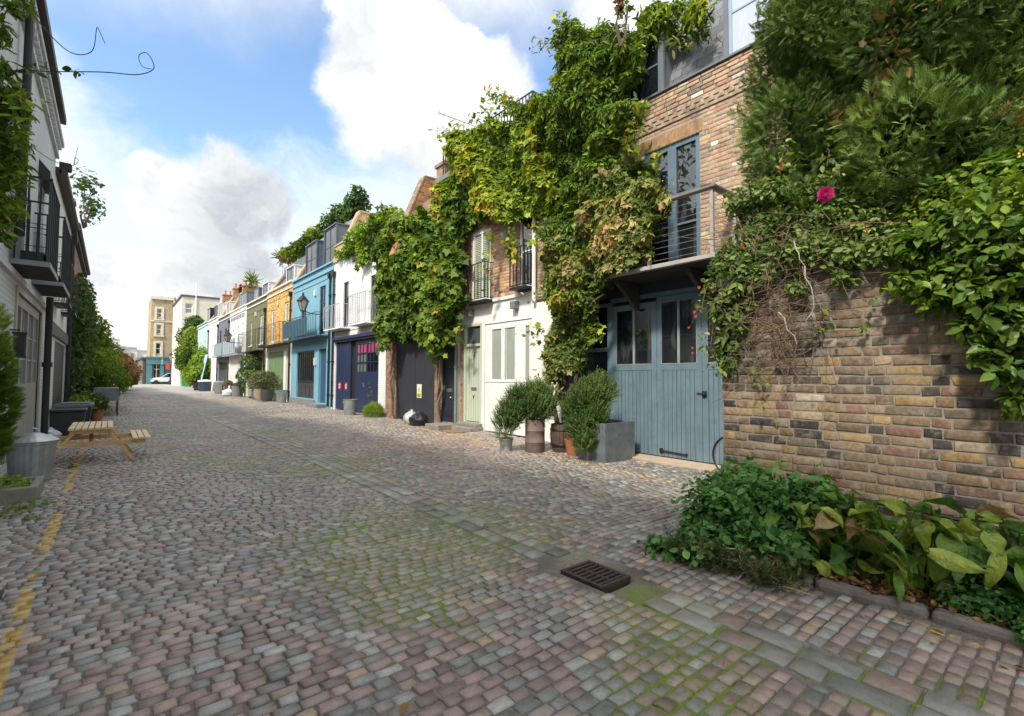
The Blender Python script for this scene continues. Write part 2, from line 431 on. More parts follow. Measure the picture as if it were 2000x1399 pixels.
        if smooth and hasattr(me, 'set_sharp_from_angle'): me.set_sharp_from_angle(angle=R(40))
        return o
def one(name, fn, mats, parent=None, **k):
    mb = MB(); fn(mb); return mb.build(name, mats, parent, **k)
def text_mesh(name, txt, size, mat, parent, loc, rot, ext=.004):
    cu = bpy.data.curves.new('tmp', 'FONT'); cu.body = txt; cu.size = size; cu.extrude = ext; cu.align_x = 'CENTER'; cu.align_y = 'CENTER'
    t = bpy.data.objects.new('tmp', cu); COL.objects.link(t)
    dg = bpy.context.evaluated_depsgraph_get(); me = bpy.data.meshes.new_from_object(t.evaluated_get(dg))
    bpy.data.objects.remove(t); me.name = name; me.materials.clear(); me.materials.append(mat)
    o = bpy.data.objects.new(name, me); COL.objects.link(o)
    if parent is not None: o.parent = parent; o.location = Vector(loc)-wloc(parent)
    else: o.location = loc
    o.rotation_euler = rot
    return o
ROT_R = (R(90), 0, R(-90))      # text on a wall that faces -X
ROT_L = (R(90), 0, R(90))

# smooth pseudo noise on numpy points
class SN:
    def __init__(s, seed, dim=3, octs=4, f0=1.0, gain=.55, lac=2.1):
        g = np.random.default_rng(seed); s.t = []
        for o_ in range(octs):
            f = f0*lac**o_
            for _ in range(5):
                d = g.normal(size=dim); d /= np.linalg.norm(d); s.t.append((d*f*g.uniform(.7, 1.3), g.uniform(0, 6.28), gain**o_))
        s.norm = math.sqrt(sum(a*a for _, _, a in s.t)/2)
    def __call__(s, P):
        v = 0
        for d, p, a in s.t: v = v+a*np.sin(P@d+p)
        return v/s.norm/2.0     # roughly -1..1
def inpoly(P, poly):
    x, y = P[:, 0], P[:, 1]; r_ = np.zeros(len(P), bool); n = len(poly); j = n-1
    for i in range(n):
        xi, yi = poly[i]; xj, yj = poly[j]
        c = ((yi > y) != (yj > y)) & (x < (xj-xi)*(y-yi)/((yj-yi)+1e-12)+xi)
        r_ ^= c; j = i
    return r_

# ------------------------------------------------------------------ leaves
def T_oval(w=.30, fold=.07):
    return (np.array([(0, 0, 0), (w*.75, .22, fold), (w, .5, fold), (w*.6, .8, fold*.6), (0, 1.05, -.08), (-w*.6, .8, fold*.6), (-w, .5, fold), (-w*.75, .22, fold), (0, .5, -.02)]),
            [(0, 1, 2, 8), (8, 2, 3, 4), (8, 4, 5, 6), (0, 8, 6, 7)])
T_OVAL = T_oval(); T_NARROW = T_oval(.17); T_ROUND = T_oval(.42); T_NETTLE = T_oval(.36, .05)
T_LOBE = (np.array([(0, 0, 0), (.34, -.05, .03), (.30, .25, .05), (.58, .42, -.02), (.27, .55, .06), (0, 1.0, -.06),
                    (-.27, .55, .06), (-.58, .42, -.02), (-.30, .25, .05), (-.34, -.05, .03), (0, .42, 0)]),
          [(0, 1, 2, 10), (10, 2, 3, 4), (10, 4, 5), (10, 5, 6), (10, 6, 7, 8), (10, 8, 9, 0)])
def _spray():
    v = []; f = []
    def sl(p, d, L, w):
        p = np.array(p); d = np.array(d, float); d /= np.linalg.norm(d); q = np.array([-d[1], d[0], 0])
        n = len(v); v.extend([p-q*w, p+q*w, p+d*L*.6+q*w*.9+np.array([0, 0, .02]), p+d*L+np.array([0, 0, -.05]), p+d*L*.6-q*w*.9]); f.append((n, n+1, n+2, n+3, n+4))
    sl((0, 0, 0), (0, 1, 0), 1.0, .024)
    for i, t in enumerate((.12, .3, .48, .66)):
        L = .52-.42*t
        sl((0, t, 0), (.75, 1, 0), L, .024); sl((0, t+.05, 0), (-.75, 1, 0), L, .024)
    return np.array(v), f
T_SPRAY = _spray()
def _sprig(k=16, seed=3, nl=.20, nw=.022):
    g = np.random.default_rng(seed); v = []; f = []
    for i in range(k):
        t = .08+.92*i/k; a = i*2.4
        o = np.array([math.cos(a), 0, math.sin(a)]); d = o*.75+np.array([0, .85, 0]); q = np.cross(d, o); q /= np.linalg.norm(q)
        p = np.array([0, t, 0]); L = nl*(1.1-.5*t); n = len(v)
        v.extend([p-q*nw, p+q*nw, p+d*L]); f.append((n, n+1, n+2))
    n = len(v); v.extend([np.array([-.015, 0, 0]), np.array([.015, 0, 0]), np.array([0, 1.05, 0])]); f.append((n, n+1, n+2))
    return np.array(v), f
T_SPRIG = _sprig()
T_FINE = _sprig(10, 5, .35, .035)
T_ROS = _sprig(15, 8, .26, .034)
T_BLADE = T_oval(.055, .02)
def unit(a): return a/(np.linalg.norm(a, axis=-1, keepdims=True)+1e-9)
def scatter(name, tpl, P, N, size, mat, parent=None, up=.2, jit=.6, droop=0.0, c=None, tipdir=None, seed=1, along=False):
    """one leaf per point; N = outward direction. along=True: leaf axis follows N"""
    g = np.random.default_rng(seed); n = len(P)
    nn = unit(N+g.normal(size=(n, 3))*jit)
    if along:
        t = unit(nn+np.array([0, 0, up])); w = g.normal(size=(n, 3)); nrm = unit(np.cross(t, w)); 
    else:
        nrm = unit(nn+np.array([0, 0, up]))
        w = g.normal(size=(n, 3)) if tipdir is None else np.asarray(tipdir)+g.normal(size=(n, 3))*.5
        w = w+np.array([0, 0, -droop]); t = unit(w-nrm*np.sum(w*nrm, 1, keepdims=True))
    bb = np.cross(t, nrm)
    s = size*(.45+1.05*g.random(n)**1.2) if np.isscalar(size) else size
    tv, tf = tpl
    V = P[:, None, :]+s[:, None, None]*(bb[:, None, :]*tv[None, :, 0:1]+t[:, None, :]*tv[None, :, 1:2]+nrm[:, None, :]*tv[None, :, 2:3])
    k = len(tv); loops1 = np.array([i for f in tf for i in f]); ln = len(loops1)
    st1 = np.cumsum([0]+[len(f) for f in tf[:-1]])
    loops = (loops1[None, :]+(np.arange(n)*k)[:, None]).ravel(); starts = (st1[None, :]+(np.arange(n)*ln)[:, None]).ravel()
    if c is None: c = g.random(n)
    A = np.zeros((n, k, 2)); A[:, :, 0] = np.clip(c, 0, 1)[:, None]; A[:, :, 1] = g.random(n)[:, None]
    return fast_mesh(name, V.reshape(-1, 3), loops, starts, mat, parent, A.reshape(-1, 2))
def foliage(name, stops, rough=.55, trans=.3): return attrmat(name, stops, rough, 30, trans, 0, spec=.25, speck=.16)
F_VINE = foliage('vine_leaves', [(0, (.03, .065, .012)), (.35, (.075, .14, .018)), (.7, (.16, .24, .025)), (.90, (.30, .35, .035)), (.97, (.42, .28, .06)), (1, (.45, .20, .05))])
F_VINEY = foliage('yellowing_vine_leaves', [(0, (.035, .07, .012)), (.3, (.09, .16, .018)), (.6, (.22, .30, .025)), (.85, (.40, .42, .035)), (.97, (.50, .38, .08)), (1, (.50, .22, .05))])
F_TAN = foliage('browning_creeper_leaves', [(0, (.03, .06, .014)), (.4, (.09, .14, .026)), (.65, (.21, .24, .05)), (.85, (.42, .36, .14)), (1, (.55, .36, .17))])
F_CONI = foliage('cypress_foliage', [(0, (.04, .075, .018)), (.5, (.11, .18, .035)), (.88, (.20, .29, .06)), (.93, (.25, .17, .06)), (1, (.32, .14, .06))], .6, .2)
F_ROSE = foliage('rose_leaves', [(0, (.05, .09, .025)), (.5, (.13, .20, .05)), (.85, (.23, .31, .08)), (.95, (.40, .34, .11)), (1, (.42, .18, .07))])
F_BAY = foliage('glossy_shrub_leaves', [(0, (.035, .075, .014)), (.5, (.11, .19, .025)), (.9, (.24, .34, .045)), (1, (.45, .45, .05))], .35, .35)
F_NET = foliage('nettle_leaves', [(0, (.04, .11, .025)), (.5, (.09, .21, .05)), (1, (.17, .33, .08))], .5, .3)
F_BERG = foliage('large_plant_leaves', [(0, (.05, .13, .02)), (.5, (.14, .25, .03)), (.85, (.3, .38, .05)), (1, (.45, .43, .08))], .4, .35)
F_ROSM = foliage('rosemary_needles', [(0, (.03, .06, .02)), (.5, (.085, .145, .035)), (1, (.20, .27, .075))], .6, .15)
F_BRIGHT = foliage('bright_green_leaves', [(0, (.06, .12, .014)), (.5, (.18, .29, .022)), (1, (.36, .45, .05))])
F_DARK = foliage('dark_green_leaves', [(0, (.02, .045, .012)), (.5, (.055, .105, .022)), (1, (.12, .19, .04))])
F_RED = foliage('reddish_leaves', [(0, (.09, .045, .02)), (.5, (.22, .10, .04)), (1, (.30, .2, .07))])
F_GRASS = foliage('moss_and_grass', [(0, (.04, .08, .01)), (.5, (.09, .15, .015)), (1, (.18, .24, .03))])

def crown_pts(blobs_, n, seed=1, shell=.25, nz=.18, freq=3.0):
    """points in a lumpy shell around a union of ellipsoids (cx,cy,cz,rx,ry,rz)"""
    g = np.random.default_rng(seed); B = np.array(blobs_, float); area = (B[:, 3]*B[:, 4]*B[:, 5])**(2/3)
    idx = g.choice(len(B), size=n, p=area/area.sum()); d = unit(g.normal(size=(n, 3)))
    sn = SN(seed+5, f0=freq, octs=3)
    P0 = B[idx, :3]+d*B[idx, 3:]
    rr = 1-shell*g.random(n)**1.6+nz*sn(P0)
    P = B[idx, :3]+d*B[idx, 3:]*rr[:, None]
    keep = np.ones(n, bool)
    for i in range(len(B)):
        q = np.linalg.norm((P-B[i, :3])/B[i, 3:], axis=1)
        keep &= ~((q < .62) & (idx != i))
    return P[keep], unit(d/B[idx, 3:])[keep], (sn(P0)*.5+.5)[keep]
def ground_tufts(name, pts, tpl, mat, size, parent=None, seed=1, label=None, **k):
    P = np.array(pts); N = np.tile((0, 0, 1.0), (len(P), 1))
    return scatter(name, tpl, P, N, size, mat, parent, seed=seed, along=True, jit=.5, **k)
# ================================================================== THE GROUND
XR, XL = 7.65, -1.14
def YY(px, X=XR): return float(onX(px, 736, X)[1])
def ZZ(px, py, X=XR): return float(onX(px, py, X)[2])
one('ground', lambda m: m.quad((-300, -300, -.06), (300, -300, -.06), (300, 400, -.06), (-300, 400, -.06)), M('bare_ground', (.16, .14, .12), .95, .3, .3), flip=False)
tag(bpy.data.objects['ground'], kind='structure')
GX0, GX1 = 2.64, 2.98
# (x, y, radius x, radius y, strength): where moss grows between the setts
MOSS = [(1.0, 9.8, 1.0, 1.6, 1.0), (.9, 13.5, 1.0, 2.0, 1.0), (3.3, 1.4, .5, .9, .6), (2.2, 4.6, 1.0, 2.0, .9), (3.0, 4.6, .7, 1.8, .8), (2.9, 7.6, .9, 2.6, .75), (2.2, 9.5, 1.5, 2.0, .8), (2.6, 1.6, .8, .9, 1.0), (2.1, 1.3, .7, .5, .8),
        (3.0, .9, .6, .7, .85), (1.2, 16.5, 1.6, 3.5, .85), (.8, 26, 1.8, 6, .8), (3.3, 13.5, 1.1, 4, .6), (2.9, 22, 1.0, 8, .5), (1.5, 2.6, .6, .8, .5),
        (4.1, 8.5, 1.2, 1.8, .45), (5.5, 20, 1.5, 6, .45), (1.6, 3.6, .8, 1.0, .6), (4.6, 33, 2, 8, .7), (1.0, 5.5, .8, 1.2, .25), (6.6, 13, .6, 2, .3), (2.5, 44, 2, 8, .5)]
_mn = SN(21, 2, 5, 1.6, .65)
def moss(x, y):
    P = np.stack([x, y], -1); v = np.zeros(len(x))
    for (a, b_, rx, ry, s_) in MOSS:
        v = np.maximum(v, s_*np.clip(1.25-np.sqrt(((x-a)/rx)**2+((y-b_)/ry)**2), 0, 1))
    return np.clip(v*1.25+.55*_mn(P)*(.35+v)-.12, 0, 1)
_hn = SN(33, 2, 3, .9, .5)
def gz(x, y):
    x = np.asarray(x, float); y = np.asarray(y, float)
    return .010*_hn(np.stack([x, y], -1))-.014*np.exp(-((x-2.82)/.6)**2)+.006

def line_mask(nb, o):
    """worn yellow lines painted across the setts"""
    x, y, z_ = nb.sep(o)
    w = nb.noise(o, 7, 5, .75); w2 = nb.noise(o, 1.1, 3, .5)
    def band(xc, half, y0, y1, th):
        d = nb.m('ABSOLUTE', nb.m('SUBTRACT', x, xc)); d = nb.m('ADD', d, nb.m('MULTIPLY', nb.m('SUBTRACT', w, .5), .05))
        a = nb.m('LESS_THAN', d, half)
        a = nb.m('MULTIPLY', a, nb.m('MULTIPLY', nb.m('GREATER_THAN', y, y0), nb.m('LESS_THAN', y, y1)))
        return nb.m('MULTIPLY', a, nb.m('GREATER_THAN', nb.m('ADD', nb.m('MULTIPLY', w, .55), nb.m('MULTIPLY', w2, .45)), th))
    l = band(-.375, .042, 2.0, 15.5, .475)
    r1 = band(nb.m('ADD', 6.03, nb.m('MULTIPLY', nb.m('SUBTRACT', y, 3.3), .075)), .035, 3.2, 13.5, .46)
    r2 = band(3.70, .04, -2.0, 1.7, .545)
    return nb.m('MAXIMUM', l, nb.m('MAXIMUM', r1, r2))
def settmat():
    m, nb, bs = newmat('granite_setts')
    a = nb.n('ShaderNodeAttribute', attribute_name='c').outputs['Color']; s = nb.sep(a); al = nb.n('ShaderNodeAttribute', attribute_name='c').outputs['Alpha']
    o = nb.n('ShaderNodeTexCoord').outputs['Object']
    c = nb.ramp(s[0], [(0, (.15, .145, .135)), (.16, (.23, .22, .205)), (.33, (.35, .335, .305)), (.40, (.17, .163, .15)), (.45, (.25, .172, .15)), (.60, (.335, .235, .205)), (.74, (.19, .135, .116)), (.88, (.27, .222, .19)), (.97, (.38, .26, .17)), (1, (.13, .13, .14))])
    sp = nb.noise(o, 140, 3, .7); sp2 = nb.noise(o, 18, 5, .6); big = nb.noise(o, .45, 4, .6)
    gran = nb.m('LESS_THAN', s[0], .42)
    v = nb.m('ADD', nb.m('ADD', nb.mr(sp, .3, .7, .72, 1.32), nb.mr(sp2, .3, .7, -.18, .18)), nb.m('ADD', nb.m('MULTIPLY', nb.m('SUBTRACT', s[1], .5), .5), nb.mr(big, .3, .7, -.14, .12)))
    c = nb.mix(1.0, c, nb.comb(v, v, v), 'MULTIPLY')
    # sand, dust and stains lying over whole areas
    dn = nb.noise(o, .8, 6, .65); c = nb.mix(nb.mr(dn, .46, .70, 0, .55), c, (.40, .35, .28))
    wet = nb.noise(nb.vm('ADD', o, (7, 3, 1)), .55, 6, .7); c = nb.mix(nb.mr(wet, .54, .72, 0, .42), c, (.12, .10, .08))
    # moss creeping on to the edges
    e = nb.m('MULTIPLY', s[2], nb.mr(nb.noise(o, 26, 4, .7), .40, .62))
    c = nb.mix(nb.m('MULTIPLY', e, .8), c, nb.mix(sp2, (.08, .105, .02), (.18, .22, .04)))
    d3 = nb.noise(nb.vm('ADD', o, (2, 9, 4)), 2.1, 7, .75); c = nb.mix(nb.mr(d3, .55, .72, 0, .45), c, (.10, .08, .065))
    ym = line_mask(nb, o); c = nb.mix(nb.m('MULTIPLY', ym, .85), c, (.52, .33, .06))
    nb.put(bs.inputs['Base Color'], c)
    nb.put(bs.inputs['Roughness'], nb.mr(sp2, .3, .7, .33, .55)); bs.inputs['Specular IOR Level'].default_value = .65
    bump(nb, bs, nb.m('ADD', nb.m('MULTIPLY', sp, .5), sp2), .55, .006)
    return m
def jointmat():
    m, nb, bs = newmat('sanded_joints')
    a = nb.n('ShaderNodeAttribute', attribute_name='c').outputs['Color']; s = nb.sep(a)
    o = nb.n('ShaderNodeTexCoord').outputs['Object']
    n = nb.noise(o, 60, 5, .7); n2 = nb.noise(o, 1.2, 4, .6); n3 = nb.noise(o, 9, 5, .7)
    c = nb.mix(nb.mr(n2, .35, .6), (.07, .06, .05), (.24, .21, .17)); v = nb.mr(n, .3, .7, .55, 1.3); c = nb.mix(1.0, c, nb.comb(v, v, v), 'MULTIPLY')
    mm = nb.mr(nb.m('ADD', s[0], nb.m('MULTIPLY', nb.m('SUBTRACT', n3, .5), 1.3)), .26, .56)
    g = nb.mix(n, (.075, .11, .012), (.24, .31, .035))
    c = nb.mix(mm, c, g)
    c = nb.mix(nb.m('MULTIPLY', line_mask(nb, o), .7), c, (.42, .27, .06))
    nb.put(bs.inputs['Base Color'], c); bs.inputs['Roughness'].default_value = .95
    bump(nb, bs, nb.m('ADD', n, nb.m('MULTIPLY', mm, .8)), .8, .01)
    return m
SETT, JOINT = settmat(), jointmat()
# joints: one gridded sheet
gx = np.concatenate([np.arange(XL-.25, 10.3, .08)]); gy = np.concatenate([np.arange(-2.5, 14, .08), np.arange(14, 47, .3)])
X_, Y_ = np.meshgrid(gx, gy); xs, ys = X_.ravel(), Y_.ravel(); ms = moss(xs, ys)
pit_ = (xs > 2.62) & (xs < 2.98) & (ys > 2.2) & (ys < 2.64)
Vj = np.stack([xs, ys, gz(xs, ys)+ms*.003+.0035-.05*pit_], -1)
nx_, ny_ = len(gx), len(gy); ii = (np.arange(ny_-1)[:, None]*nx_+np.arange(nx_-1)[None]).ravel()
F = np.stack([ii, ii+1, ii+1+nx_, ii+nx_], -1)
A = np.stack([ms, ms*0], -1)
jo = fast_mesh('road_joints', Vj, F.ravel(), np.arange(len(F))*4, JOINT, attr=A, smooth=True); tag(jo, kind='structure')
# the setts themselves: one domed block each
def setts(x0, x1, y0, y1, z0c, col, rot=None, inset=.0055, h=.012, jz=.0024, rd=.0030):
    """x0.. arrays of block extents -> vertices (17 per block)"""
    n = len(x0); g = rng
    cx, cy = (x0+x1)/2, (y0+y1)/2; hx, hy = (x1-x0)/2, (y1-y0)/2
    a = g.normal(size=n)*.022 if rot is None else rot
    zt = z0c+h+g.normal(size=n)*jz; tx, ty = g.normal(size=n)*.012, g.normal(size=n)*.018
    def ring(fx, fy, z_, cut):
        pts = []
        for (sx, sy) in ((-1, -1), (1, -1), (1, 1), (-1, 1)):
            jx = g.normal(size=n)*rd*.9; jy = g.normal(size=n)*rd*.6
            pts.append((sx*(hx*fx-cut)+jx, sy*(hy*fy-cut)+jy, z_))
        return pts
    base = [(-1, -1), (0, -1), (1, -1), (1, 0), (1, 1), (0, 1), (-1, 1), (-1, 0)]
    jx = [g.normal(size=n)*rd for _ in base]; jy = [g.normal(size=n)*rd*.7 for _ in base]
    rings = []
    for (cut, dz, zb) in ((0, None, z0c-.012), (.001, -.008, None), (inset, -.0005, None)):
        for k, (sx, sy) in enumerate(base):
            cc = .80 if (sx and sy) else 1.0      # clipped corners
            px_ = sx*(hx-cut)*(1 if cc == 1 else 1-.0015/np.maximum(hx, .01))+jx[k]; py_ = sy*(hy-cut)*(1 if cc == 1 else 1-.0015/np.maximum(hy, .01))+jy[k]
            z_ = zb if zb is not None else zt+dz+px_*tx+py_*ty
            rings.append((px_, py_, z_))
    rings.append((jx[0]*.2, jy[0]*.2, zt+.0015))
    ca, sa = np.cos(a), np.sin(a)
    V = np.zeros((n, 25, 3))
    for k, (px_, py_, z_) in enumerate(rings):
        V[:, k, 0] = cx+px_*ca-py_*sa; V[:, k, 1] = cy+px_*sa+py_*ca; V[:, k, 2] = z_
    return V
SF = []
for r_ in range(2):
    for k in range(8): SF.append((r_*8+k, r_*8+(k+1) % 8, (r_+1)*8+(k+1) % 8, (r_+1)*8+k))
for k in range(8): SF.append((16+k, 16+(k+1) % 8, 24))
def sett_object(name, V, colr, mo):
    n = len(V); k = 25; l1 = np.array([i for f in SF for i in f]); s1 = np.cumsum([0]+[len(f) for f in SF[:-1]])
    loops = (l1[None]+(np.arange(n)*k)[:, None]).ravel(); st = (s1[None]+(np.arange(n)*len(l1))[:, None]).ravel()
    A = np.zeros((n, k, 3)); A[:, :, 0] = colr[:, None]; A[:, :, 1] = rng.random(n)[:, None]
    A[:, :16, 2] = mo[:, None]; A[:, 16:24, 2] = (mo*.75)[:, None]; A[:, 24, 2] = np.clip(mo*1.2-.75, 0, 1)
    o = fast_mesh(name, V.reshape(-1, 3), loops, st, SETT, attr=A.reshape(-1, 3), smooth=False); tag(o, kind='structure'); return o
bx0, bx1, by0, by1 = [], [], [], []
y = -2.3; row = 0
while y < 47:
    ph = rng.uniform(.070, .082)*(1 if y < 24 else 1.6)
    for (xa, xb) in ((XL-.1, GX0-.008), (GX1+.008, 10.1)):
        x = xa-rng.uniform(0, .12) if xa < 0 else xa
        while x < xb:
            L = rng.uniform(.092, .148)*(1.0 if y < 24 else 1.5)*(.88+.05*min(max(x, 0), 4))
            x2 = min(x+L, xb)
            if x2-x > .05: bx0.append(x+.004); bx1.append(x2-.004); by0.append(y+.0035); by1.append(y+ph-.0035)
            x = x2
    y += ph; row += 1
bx0, bx1, by0, by1 = map(np.array, (bx0, bx1, by0, by1))
# rows run very slightly askew, as laid
cx, cy = (bx0+bx1)/2, (by0+by1)/2
wv = .035*_hn(np.stack([cx*.6, cy*.25], -1)); by0 = by0+wv; by1 = by1+wv
ok = ~((cx > 2.56) & (cx < 3.08) & (cy > 2.15) & (cy < 2.7)) & ~((cx > 3.80) & (cy < 1.75)) & ~((cx > 4.6) & (cy < 2.55)) & ~((cx > 7.7) & (cy > 7.4)) & ~((cx < -.78) & (cy < 3.9) & (cy > 3.4))
bx0, bx1, by0, by1, cx, cy = [q[ok] for q in (bx0, bx1, by0, by1, cx, cy)]
cl = rng.random(len(cx)); pinkness = SN(5, 2, 3, .5)(np.stack([cx, cy], -1))
cl = np.where(cl < .50+.25*pinkness, rng.uniform(.45, .95, len(cx)), rng.uniform(0, .42, len(cx)))
cl = np.where(rng.random(len(cx)) < .012, .97, cl)
mo = moss(cx, cy)
V1 = setts(bx0, bx1, by0, by1, gz(cx, cy), cl)
sett_object('cobbled_road', V1, cl, mo)
# long kerb-like stones of the central gutter, laid along the street
gx0, gx1, gy0, gy1 = [], [], [], []
for c_, (xa, xb) in enumerate(((GX0, (GX0+GX1)/2), ((GX0+GX1)/2, GX1))):
    y = -2.4+c_*.17
    while y < 47:
        L = rng.uniform(.15, .34); gx0.append(xa+.007); gx1.append(xb-.007); gy0.append(y+.007); gy1.append(y+L-.007); y += L
gx0, gx1, gy0, gy1 = map(np.array, (gx0, gx1, gy0, gy1)); cx, cy = (gx0+gx1)/2, (gy0+gy1)/2
ok = ~((cy > 2.02) & (cy < 2.83)); gx0, gx1, gy0, gy1, cx, cy = [q[ok] for q in (gx0, gx1, gy0, gy1, cx, cy)]
V2 = setts(gx0, gx1, gy0, gy1, gz(cx, cy), cx, rot=rng.normal(size=len(cx))*.01, h=.016)
sett_object('gutter_stones', V2, rng.choice([.02, .1, .2, .3, .38, .46, .75], len(cx)), moss(cx, cy))
# beyond the reach of single stones: a sheet with sett rows
farm, nb, bs = newmat('distant_setts')
o_ = nb.n('ShaderNodeTexCoord').outputs['Object']; n = nb.noise(nb.vm('MULTIPLY', o_, (3, 9, 1)), 1.0, 6, .75); n2 = nb.noise(o_, .16, 4, .6)
c = nb.ramp(n, [(.3, (.20, .19, .18)), (.5, (.36, .335, .31)), (.7, (.46, .43, .39))]); c = nb.mix(nb.mr(n2, .5, .7, 0, .4), c, (.14, .16, .05))
nb.put(bs.inputs['Base Color'], c); bs.inputs['Roughness'].default_value = .6; bump(nb, bs, n, .6, .02)
o = one('road', lambda m: m.quad((-30, 46.6, .012), (60, 46.6, .012), (60, 260, .012), (-30, 260, .012)), farm, flip=False); tag(o, kind='structure')

# drain grate
dr = thing('drain_grate', 'rusty dark iron drain grate set in the gutter line of the cobbles', 'drain', (2.80, 2.42, -.005))
mb = MB(); X0, X1, Y0, Y1 = 2.64, 2.96, 2.22, 2.62; zt = .016
for q in ((X0, X0+.03, Y0, Y1), (X1-.03, X1, Y0, Y1), (X0+.03, X1-.03, Y0, Y0+.03), (X0+.03, X1-.03, Y1-.03, Y1)): mb.box(*q, -.04, zt)
RUST = M('rusty_cast_iron', (.055, .042, .036), .6, .4, 20, .4, metal=.2, dirt=((.16, .09, .05), .5))
mb.build('frame', RUST, dr, bevel=.003)
mb = MB()
for k in range(7):
    yy = Y0+.055+k*.048; mb.box(X0+.03, X1-.03, yy-.011, yy+.011, -.03, zt-.004)
mb.box((X0+X1)/2-.012, (X0+X1)/2+.012, Y0+.03, Y1-.03, -.03, zt-.008)
mb.build('grate_bars', RUST, dr)
one('pit', lambda m: m.quad((X0, Y0, -.034), (X1, Y0, -.034), (X1, Y1, -.034), (X0, Y1, -.034)), M('black_pit', (.006, .005, .005), .9), dr, flip=False)
# inspection cover by the left edge
mc = thing('inspection_cover', 'flat pale grey metal inspection cover at the left edge beside the yellow line', 'manhole cover', (-.66, 3.98, 0))
P = [onZ(0, 1172), onZ(23, 1176), onZ(0, 1228)]
cxm, cym = -.74, 4.35
one('frame', lambda m: [m.box(cxm-.24, cxm+.24, cym-.30, cym-.275, -.02, .036), m.box(cxm-.24, cxm+.24, cym+.275, cym+.30, -.02, .036), m.box(cxm-.24, cxm-.215, cym-.275, cym+.275, -.02, .036), m.box(cxm+.215, cxm+.24, cym-.275, cym+.275, -.02, .036)], RUST, mc)
def _cover(m):
    m.box(cxm-.213, cxm+.213, cym-.273, cym+.273, -.02, .032)
    for i in range(10):
        for j in range(12):
            m.box(cxm-.19+i*.041, cxm-.175+i*.041, cym-.25+j*.044, cym-.225+j*.044, .032, .036)
one('cover_plate', _cover, M('worn_steel_plate', (.36, .37, .38), .5, .25, 8, .2, metal=.3), mc)

# planting bed at the right with its stone kerb, against the near wall
bed = MB(); nseg = 30
kx = lambda t: 3.87+.07*math.sin(t*2.1)
o = one('flower_bed_soil', lambda m: m.prism([(3.9, -2.5), (4.72, -2.5), (4.72, 2.6), (4.3, 2.5), (3.95, 1.7)], 'z', -.05, .06), SOIL); tag(o, kind='structure')
kb = MB(); y = -2.4
while y < 1.62:
    L = .62; a = (3.865+.02*math.sin(y*3), y+.006); b2 = (3.865+.02*math.sin((y+L)*3), y+L-.006)
    kb.bar((a[0], a[1], .02), (b2[0], b2[1], .02+.008*math.sin(y*5)), .12, .10); y += L
o = kb.build('kerb', M('dirty_kerb_stone', (.20, .175, .15), .9, .4, 6, .5, dirt=((.07, .055, .04), .8)), bevel=.035); tag(o, kind='structure')
# sandy threshold strip in front of the garage doors
o = one('doorstep_slab', lambda m: m.prism([(7.2, 3.45), (7.64, 3.4), (7.64, 5.55), (7.22, 5.5), (7.15, 4.6)], 'z', .0, .05), M('sandy_concrete', (.50, .38, .28), .9, .2, 5, .3), bevel=.008); tag(o, kind='structure')
# loose moss and grass standing in the joints
g = np.random.default_rng(5); n = 60000
P = np.stack([g.uniform(-1, 7.4, n), g.uniform(.2, 16, n)], -1)
w = moss(P[:, 0], P[:, 1]); P = P[(g.random(n) < (w-.38)*1.6) & (P[:, 1] < 14)]
# keep them near the joints: the nearest row edge
P[:, 0] += 0
P3 = np.concatenate([P, gz(P[:, 0], P[:, 1])[:, None]+.004], 1)[:9000]
o = scatter('moss_tufts', T_FINE, P3, np.tile((0, 0, 1.0), (len(P3), 1)), .017, F_GRASS, along=True, jit=.7, seed=4); tag(o, 'bright green moss growing in the joints between the cobbles', 'moss', kind='stuff')
# leaf litter
n = 420
L1 = np.stack([g.uniform(6.0, 7.6, 240), g.uniform(3.6, 12.5, 240)], -1); L2 = np.stack([g.uniform(3.3, 4.6, 90), g.uniform(0.2, 2.6, 90)], -1); L3 = np.stack([g.uniform(0, 6, 55), g.uniform(1, 13, 55)], -1)
P = np.concatenate([L1, L2, L3]); P3 = np.concatenate([P, gz(P[:, 0], P[:, 1])[:, None]+.026], 1)
LITTER = foliage('fallen_leaf', [(0, (.10, .05, .02)), (.5, (.28, .14, .05)), (1, (.45, .27, .09))])
o = scatter('fallen_leaves', T_OVAL, P3, np.tile((0, 0, 1.0), (len(P3), 1)), .042, LITTER, jit=.3, seed=8); tag(o, 'brown and orange fallen leaves scattered over the cobbles', 'leaves', kind='stuff')
# ================================================================== HOUSES
RH, BW = .078, .235
BR_STOPS = [(0, (.46, .31, .18)), (.15, (.54, .38, .22)), (.3, (.42, .26, .16)), (.45, (.50, .30, .19)), (.6, (.40, .29, .19)), (.7, (.46, .22, .14)), (.8, (.34, .25, .18)), (.88, (.22, .17, .13)), (.94, (.56, .44, .30)), (.98, (.70, .62, .52)), (1, (.74, .68, .6))]
BRICKN = attrmat('hand_laid_warm_bricks', BR_STOPS, .88, 34, 0, .5, speck=.28, smear=(.50, .42, .33))
BW_STOPS = [(0, (.21, .19, .17)), (.08, (.15, .13, .11)), (.12, (.21, .145, .08)), (.25, (.32, .21, .09)), (.38, (.18, .125, .075)), (.5, (.24, .165, .105)), (.6, (.15, .10, .065)), (.67, (.22, .115, .08)), (.72, (.34, .25, .15)), (.77, (.13, .095, .07)), (.82, (.08, .062, .052)), (.86, (.045, .038, .036)), (.94, (.06, .05, .045)), (.97, (.38, .29, .19)), (1, (.42, .35, .26))]
BRICKW = attrmat('old_london_stock_bricks', BW_STOPS, .88, 34, 0, .6, speck=.32, smear=(.34, .29, .22))
MORT = M('pale_mortar', (.42, .35, .27), .95, .2, 6, .5)
MORTW = M('grey_mortar', (.27, .235, .185), .95, .25, 5, .5, dirt=((.15, .14, .09), .5))

